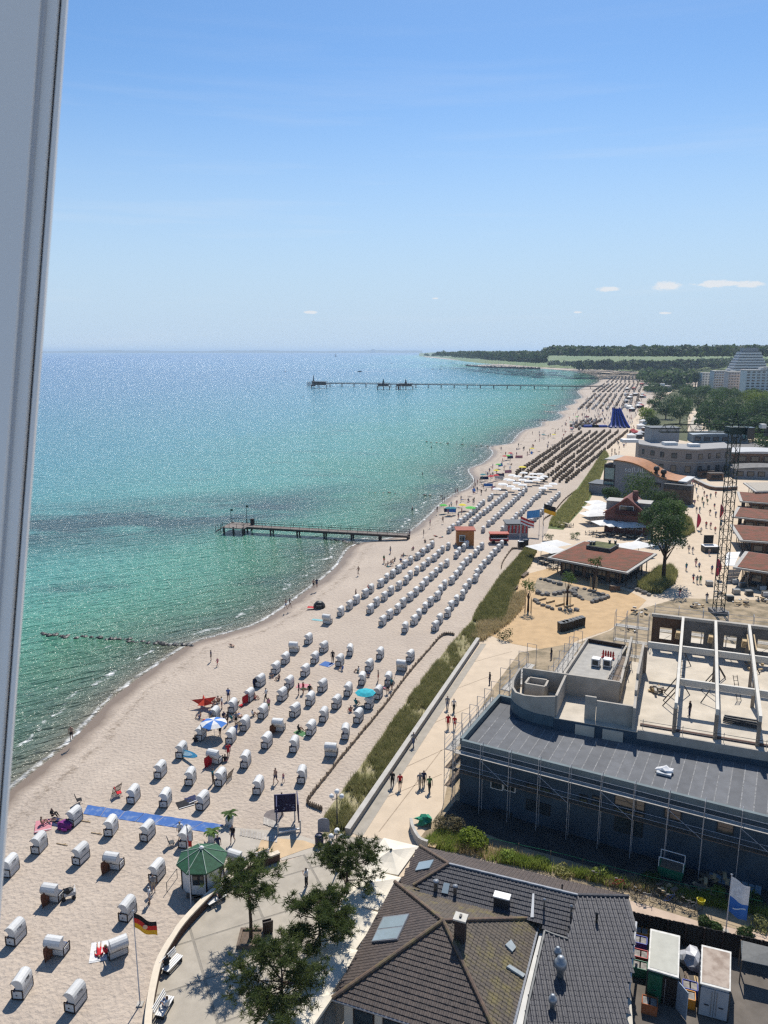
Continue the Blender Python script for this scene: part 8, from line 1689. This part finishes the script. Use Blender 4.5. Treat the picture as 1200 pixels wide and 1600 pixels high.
shore_p = [(738, 756), (741, 755), (746, 757), (750, 754), (753, 751), (712, 771), (715, 771), (691, 785), (694, 785), (692, 817), (716, 811), (752, 773), (783, 704), (790, 712), (797, 722), (784, 727), (640, 838), (600, 880), (560, 898), (683, 800), (672, 822), (700, 803), (662, 838), (610, 865)]
for i, (x, y) in enumerate(shore_p): person(P(x, y), ('walk', 'stand', 'stand')[i % 3], keys[(i * 7) % 11] if i % 3 else None, keys[(i * 4 + 1) % 11], R(rnd.uniform(0, 360)), 'beach walker near the bending waterline, %s from the left' % ORDN[sorted(shore_p).index((x, y))], 'shorts', rnd.uniform(1, 1.1), 'people along the far waterline', i % 4)
for i, (x, y) in enumerate(((674, 700), (644, 797), (700, 694), (740, 706), (660, 742), (723, 687), (474, 620), (820, 640), (870, 612))):
    person(P(x, y, SEA) - Vector((0, 0, .75)), 'stand', None, 'navy', R(rnd.uniform(0, 360)), 'swimmer standing waist deep in the sea, %s from the left' % ORDN[sorted((674, 644, 700, 740, 660, 723, 474, 820, 870)).index(x)], 'shorts', 1.1, None, i % 2)
# sunbathers and walkers farther along: too small to tell apart
rr = random.Random(41); k = 0
def zone(n, poly, poses, yscale=1):
    global k
    for p in scatter(poly, n, 300 + k):
        person(p, rr.choice(poses), rr.choice(keys + [None] * 5), rr.choice(keys), R(rr.uniform(0, 360)), 'tiny beach visitor on the crowded sand towards the pier', 'shorts', rr.uniform(1, 1.1), 'far beach visitors too small to tell apart', rr.randrange(4)); k += 1
zone(46, [(690, 800), (735, 770), (760, 735), (800, 706), (815, 700), (800, 735), (760, 775), (710, 812)], ('sit', 'lie', 'lie', 'walk', 'stand'))
zone(60, [(800, 706), (830, 678), (880, 660), (925, 640), (940, 655), (890, 685), (830, 715)], ('stand', 'walk', 'sit', 'lie'))
zone(26, [(600, 885), (690, 830), (700, 838), (610, 900)], ('sit', 'lie'))
zone(34, [(960, 690), (985, 668), (1010, 640), (1003, 660), (975, 700), (950, 735), (940, 740)], ('walk', 'stand'))
# umbrellas, tents, towels, windbreaks and other beach clutter
def para(p, m1, m2, label, rad=1.15, tilt=.2):
    r = thing('beach_umbrella', label, 'parasol', p); n = 8
    for k_ in range(n):
        a0, a1 = 2 * math.pi * k_ / n, 2 * math.pi * (k_ + 1) / n; pr = [(rad, 1.75), (rad * .6, 2.02), (0, 2.15)]
        MB().add([(pr[0][0] * math.cos(a), pr[0][0] * math.sin(a) , pr[0][1]) for a in (a0, a1)] + [(pr[1][0] * math.cos(a), pr[1][0] * math.sin(a), pr[1][1]) for a in (a0, a1)] + [(0, 0, 2.15)], [(0, 1, 3, 2), (2, 3, 4)]).build('canopy_panel', m1 if k_ % 2 else m2, r, world=False)
    MB().tube((0, 0, 0), (0, 0, 2.2), .025).build('pole', white, r, world=False)
tq = M('turquoise_cloth', (.02, .42, .5), .8); para(P(571, 1102), tq, tq, 'turquoise parasol over people by the brushwood fence', 1.35); para(P(335, 1151), blue_m, CL['white'], 'blue and white striped parasol among crowded beach chairs', 1.6); para(P(735, 803), M('bright_green', (.08, .5, .06)), M('bright_green', (.08, .5, .06)), 'bright green parasol by the white chairs beyond the jetty', 1.6); para(P(816, 737), M('bright_yellow', (.8, .65, .03)), M('bright_yellow', (.8, .65, .03)), 'yellow parasol beside the first brown chairs', 1.6)
ks = thing('kite_shelter', 'red star-shaped sun shelter with raised tips on the sand', 'shelter', P(320, 1106)); mb = MB(); n = 10
V = [(0, 0, 1.3)] + [((1.7 if i % 2 else .6) * math.cos(i * math.pi / 5), (1.7 if i % 2 else .6) * math.sin(i * math.pi / 5), .75 + (.35 if i % 2 else -.2)) for i in range(n)]; mb.add(V, [(0, 1 + i, 1 + (i + 1) % n) for i in range(n)]).build('canopy', M('coral_red', (.75, .08, .04), .8), ks, world=False); MB().tube((0, 0, 0), (0, 0, 1.3), .03).build('pole', steel, ks, world=False)
for i in range(1, n, 2): MB().tube(V[1 + i], (V[1 + i][0] * 1.25, V[1 + i][1] * 1.25, 0), .012, n=3).build('guy_line', white, ks, world=False)
bt = thing('beach_shelter', 'black pop-up beach shelter near the water', 'shelter', P(499, 948)); MB().lathe([(1.1, 0), (1.0, .5), (.6, .95), (0, 1.1)], 10).build('shell', black, bt, world=False); MB().box((0, -.85, .3), (.9, .3, .5)).build('opening', steel_d, bt, world=False)
for (x, y, m, l, rz, sz) in ((68, 1290, CL['pink'], 'pink towel at far left of the blue mat', 20, (1.5, 2)), (90, 1285, CL['navy'], 'dark towel left of the purple-covered chair', 70, (1.2, 2)), (155, 1487, CL['white'], 'pale towel under the person in red', 15, (1.3, 2.1)), (488, 949, CL['red'], 'red towel beside the black pop-up shelter', 80, (.9, 1.8)), (497, 969, M('pale_turquoise', (.25, .5, .52)), 'pale turquoise towel left of the blue-grey chair', 70, (.8, 2.2)), (511, 1038, CL['blue'], 'blue towel beside the person in black', 60, (1.6, 1.8)), (471, 1146, CL['green'], 'green towel before a chair on mid beach', 50, (1.0, 1.8)), (360, 1290, CL['white'], 'thin white cloth by the potted palm', 0, (.3, .6)), (290, 1256, CL['black'], 'dark blanket with bags left of a chair by the mat', 30, (1.7, 1.4)), (300, 1249, CL['navy'], 'navy towel left of a chair by the mat', 40, (1.2, 1.2)), (474, 1072, CL['pink'], 'pink and white cover lying on mid beach', 80, (1.4, 1.8))): prop_towel(P(x, y), m, l, R(rz), sz)
pc_ = thing('purple_blanket', 'purple blanket draped from the chair at the end of the blue mat', 'blanket', P(103, 1294)); MB().blob((0, 0, .35), .8, (1.0, .8, .5), jit=.3, sub=2).build('cloth', M('purple_cloth', (.22, .03, .2), .85, .2, 4), pc_, world=False); MB().box((.1, -.6, .25), (.5, .1, .3)).build('fold', M('magenta_cloth', (.35, .05, .3)), pc_, world=False)
su = thing('paddle_board', 'light blue paddle board leaning against a beach chair', 'paddle board', P(292, 1186), R(-30)); po = [(1.9 * math.cos(a) * (1 if math.cos(a) > 0 else .95), .4 * math.sin(a) * (1 - .1 * math.cos(a)), 0) for a in np.linspace(0, 2 * math.pi, 20, endpoint=False)]
m_ = Matrix.Rotation(R(38), 3, 'X') @ Matrix.Rotation(R(-14), 3, 'Y'); MB().solid([m_ @ Vector(p) + Vector((0, 0, .65)) for p in po], .1).build('board', M('board_blue', (.08, .35, .55), .4), su, world=False); MB().solid([m_ @ Vector((p[0] * .55, p[1] * .6, 0)) + Vector((0, -.02, .67)) for p in po], .03).build('deck_pad', M('board_pale', (.4, .6, .7), .6), su, world=False)
for (x, y, l, rz) in ((214, 1408, 'x', 0),): pass
wag = thing('pram', 'dark pram standing right of a tilted chair at lower left', 'pram', P(108, 1404), R(20)); MB().blob((0, 0, .75), .42, (1.1, .8, .8), jit=.05).build('hood', black, wag, world=False); MB().box((.1, 0, .55), (.9, .5, .3)).build('seat', M('pram_grey', (.5, .5, .5)), wag, world=False); MB().path([(-.4, -.25, .2), (.5, -.25, 1.0), (.5, .25, 1.0), (-.4, .25, .2)], .02).build('frame', steel, wag, world=False)
for a, b in ((-.4, -.28), (.4, -.28), (.4, .28), (-.4, .28)): q = MB().lathe([(.17, -.03), (.17, .03)], 10).build('wheel', black, wag, world=False); q.location = (a, b, .17); q.rotation_euler = (R(90), 0, 0)
for (x, y, m, l) in ((268, 1322, steel_d, 'folding chair with dark frame left of the flagpole chair'), (186, 1244, CL['red'], 'folding chair with red seat at the front of a beach chair'), (124, 1255, CL['black'], 'dark folding chair at the west end of the blue mat')):
    r = thing('folding_chair', l, 'chair', P(x, y), R(-60)); MB().box((0, 0, .42), (.55, .5, .05)).build('seat', m, r, world=False); MB().box((0, -.3, .75), (.55, .06, .65), rot=Matrix.Rotation(R(15), 3, 'X')).build('backrest', m, r, world=False)
    for s_ in (-.26, .26): MB().path([(s_, -.3, 0), (s_, .25, .42)], .02).path([(s_, .3, 0), (s_, -.25, .42)], .02).build('leg', steel, r, world=False)
def lattice(px, rz, label):
    r = thing('wooden_grille', label, 'grille', P(*px), R(rz))
    for k_ in range(7): MB().box((-.54 + k_ * .18, .18, .5), (.07, .03, 1.05), rot=Matrix.Rotation(R(20), 3, 'X')).build('slat', wood, r, world=False)
    for z in (.15, .8): MB().box((0, .18 - (z - .5) * .36, z), (1.2, .03, .07)).build('rail', wood, r, world=False)
for i, (px, rz, l) in enumerate((((185, 1240), 60, 'wooden front grille standing beside the chair with red seat'), ((362, 1217), 70, 'wooden front grille leaning on a chair of mid beach'), ((374, 1138), 60, 'brown front grille leaning beside chairs right of the blue parasol'), ((372, 1108), 75, 'brown front grille leaning on a chair near the red shelter'), ((618, 1066), 80, 'wooden front grille leaning on a chair near the fence'), ((452, 1087), 75, 'wooden front grille behind a chair in the middle of the beach'))): lattice(px, rz, l)
def drape(px, m, label, rz=0):
    r = thing('draped_cover', label, 'cover', P(*px), R(rz)); mb = MB(); n = 8; V = [((i / n - .5) * 1.3, .06 * math.sin(i * 2.1 + j), 1.25 * (1 - j / 5) + .0) for i in range(n + 1) for j in range(6)]; mb.add(V, [(i * 6 + j, (i + 1) * 6 + j, (i + 1) * 6 + j + 1, i * 6 + j + 1) for i in range(n) for j in range(5)]).build('cloth', m, r, world=False); MB().tube((-.66, 0, 1.25), (.66, 0, 1.25), .03).build('hem_bar', wood, r, world=False)
brn = M('brown_cover', (.17, .07, .04), .85, .2, 4)
for (px, m, l, rz) in (((168, 1362), brn, 'brown cover hanging at the front of the tilted chair above the kiosk row', 62), ((76, 1412), brn, 'brown cover hanging at the front of the tilted chair with the pram', 62), ((81, 1496), brn, 'brown cover hanging at the front of the tilted chair at lower left', 62), ((427, 1146), brn, 'brown cover at the front of the tilted chair on mid beach', 62), ((326, 1197), CL['red'], 'dark red cover left of the tilted chair on mid beach', 62), ((384, 1100), CL['red'], 'dark red cover at the front of a chair near the shore', 62), ((366, 1150), CL['blue'], 'blue and white towel hung over a crowded chair', 62), ((400, 1072), CL['navy'], 'navy windbreak left of a chair near the shore', 62)): drape(px, m, l, rz)
for i, (x, y) in enumerate(((151, 1303), (97, 1320), (133, 1284))): r = thing('driftwood_stick', 'thin pale stick lying on the sand, %s from the left' % ORDN[(1, 0, 2)[i] if i < 2 else 2] if False else ('thin pale stick on the sand below the blue mat', 'thin pale stick on the sand at left of the chairs', 'thin stick with a bag near the end of the blue mat')[i], 'stick', P(x, y), R(-15)); MB().tube((-.6, 0, .05), (.6, 0, .07), .04).build('stick', lwood, r, world=False); MB().tube((.1, 0, .06), (.3, .2, .06), .025).build('twig', lwood, r, world=False)
rr = random.Random(77)
cl_m = [blue_m, CL['red'], CL['white'], CL['teal'], CL['navy'], M('bright_green', (.08, .5, .06)), CL['pink'], M('bright_yellow', (.8, .65, .03))]
for i, p in enumerate(scatter([(690, 800), (735, 775), (765, 735), (805, 706), (850, 682), (920, 645), (930, 655), (860, 690), (810, 730), (765, 775), (720, 812)], 36, 901)):
    r = thing('beach_clutter_tent', 'small coloured windbreak or umbrella among far sunbathers', 'windbreak', p, rr.uniform(0, 6), 'small windbreaks and umbrellas of far sunbathers'); m = cl_m[i % 8]
    if i % 2: MB().lathe([(1.2, 1.7), (.6, 2.0), (0, 2.1)], 8).build('canopy', m, r, world=False); MB().tube((0, 0, 0), (0, 0, 2.1), .03).build('pole', steel, r, world=False)
    else: MB().solid([(-1.6, 0, .05), (1.6, 0, .05), (1.5, .3, 1.1), (-1.5, .3, 1.1)], .05).build('cloth', m, r, world=False); MB().tube((-1.5, 0, 0), (-1.5, .3, 1.3), .03).tube((1.5, 0, 0), (1.5, .3, 1.3), .03).build('pole', lwood, r, world=False)
rr = random.Random(5); cr = MB()
for p in scatter([(880, 665), (905, 640), (925, 612), (945, 597), (1000, 590), (1008, 612), (1000, 640), (985, 668), (930, 668)], 420, 77):
    m = rr.randrange(5); a = rr.uniform(0, 3); c, s_ = math.cos(a) * .1, math.sin(a) * .1
    for k_ in (-1, 1): cr.tube(p + Vector((c * k_, s_ * k_, 0)), p + Vector((c * k_ * .7, s_ * k_ * .7, .85)), .07, .1, 4, mi=5 if m % 2 else 4)
    cr.tube(p + Vector((0, 0, .8)), p + Vector((0, 0, 1.45)), .17, .22, 5, mi=m); cr.tube(p + Vector((0, 0, 1.48)), p + Vector((0, 0, 1.75)), .09, .1, 5, mi=5)
tag(cr.build('beach_crowd', [CL['black'], CL['red'], CL['white'], CL['blue'], CL['navy'], skin_m]), 'crowd of tiny bathers on the far beach round the long pier', 'crowd', kind='stuff')
# ---------------------------------------------------------------- the open window sash beside the camera
def cam_pt(px, py, dist):
    a, b = (px - 600) / FPX, -(py - 800) / FPX
    return cam.matrix_world @ Vector((a * dist, b * dist, -dist))
bpy.context.view_layer.update()
frame = thing('window_sash', 'tilted white window sash edge with dark rubber seal at left', 'window', cam_pt(20, 800, .5))
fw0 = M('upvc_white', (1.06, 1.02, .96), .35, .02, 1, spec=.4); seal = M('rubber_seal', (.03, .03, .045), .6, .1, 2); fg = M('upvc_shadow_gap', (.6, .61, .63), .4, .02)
# outer profile runs from (98,0) at the top to (6,1250) in the photograph; sections step back into the room
top, bot = (-120.0, 1.0), (1720.0, 1.0)
xat = lambda x0, y: x0 - .0745 * y
def bar_(x0, x1, d0, d1, th, m, nm):
    q = [cam_pt(xat(x0, y), y, d) for y, d in ((-200, d0), (1800, d1))] + [cam_pt(xat(x1, y), y, d) for y, d in ((1800, d1), (-200, d0))]
    bk = (cam.matrix_world.to_3x3() @ Vector((0, 0, -1))) * th
    MB().add(q + [p + bk for p in q], [(0, 1, 2, 3), (7, 6, 5, 4), (0, 4, 5, 1), (1, 5, 6, 2), (2, 6, 7, 3), (3, 7, 4, 0)]).build(nm, m, frame)
bar_(-420, 62, .50, .50, .012, fw0, 'sash_face'); bar_(61, 70, .502, .506, .004, fg, 'bevel'); bar_(69, 89, .506, .506, .004, fw0, 'glazing_bead'); bar_(88, 97, .511, .511, .002, seal, 'rubber_seal'); bar_(96.5, 104, .508, .508, .003, fw0, 'outer_lip')
# ---------------------------------------------------------------- haze over the bay
hz = bpy.data.materials.new('haze'); hz.use_nodes = True; t = hz.node_tree; t.nodes.clear()
pv = N(t, 'ShaderNodeVolumePrincipled', {'Color': (.62, .8, 1.0, 1), 'Density': .000085, 'Anisotropy': .2}); ou = N(t, 'ShaderNodeOutputMaterial'); t.links.new(pv.outputs[0], ou.inputs['Volume'])
hb = MB().box((0, 21000, 40.5), (70000, 50000, 93)).build('haze', hz, None); hb['kind'] = 'stuff'
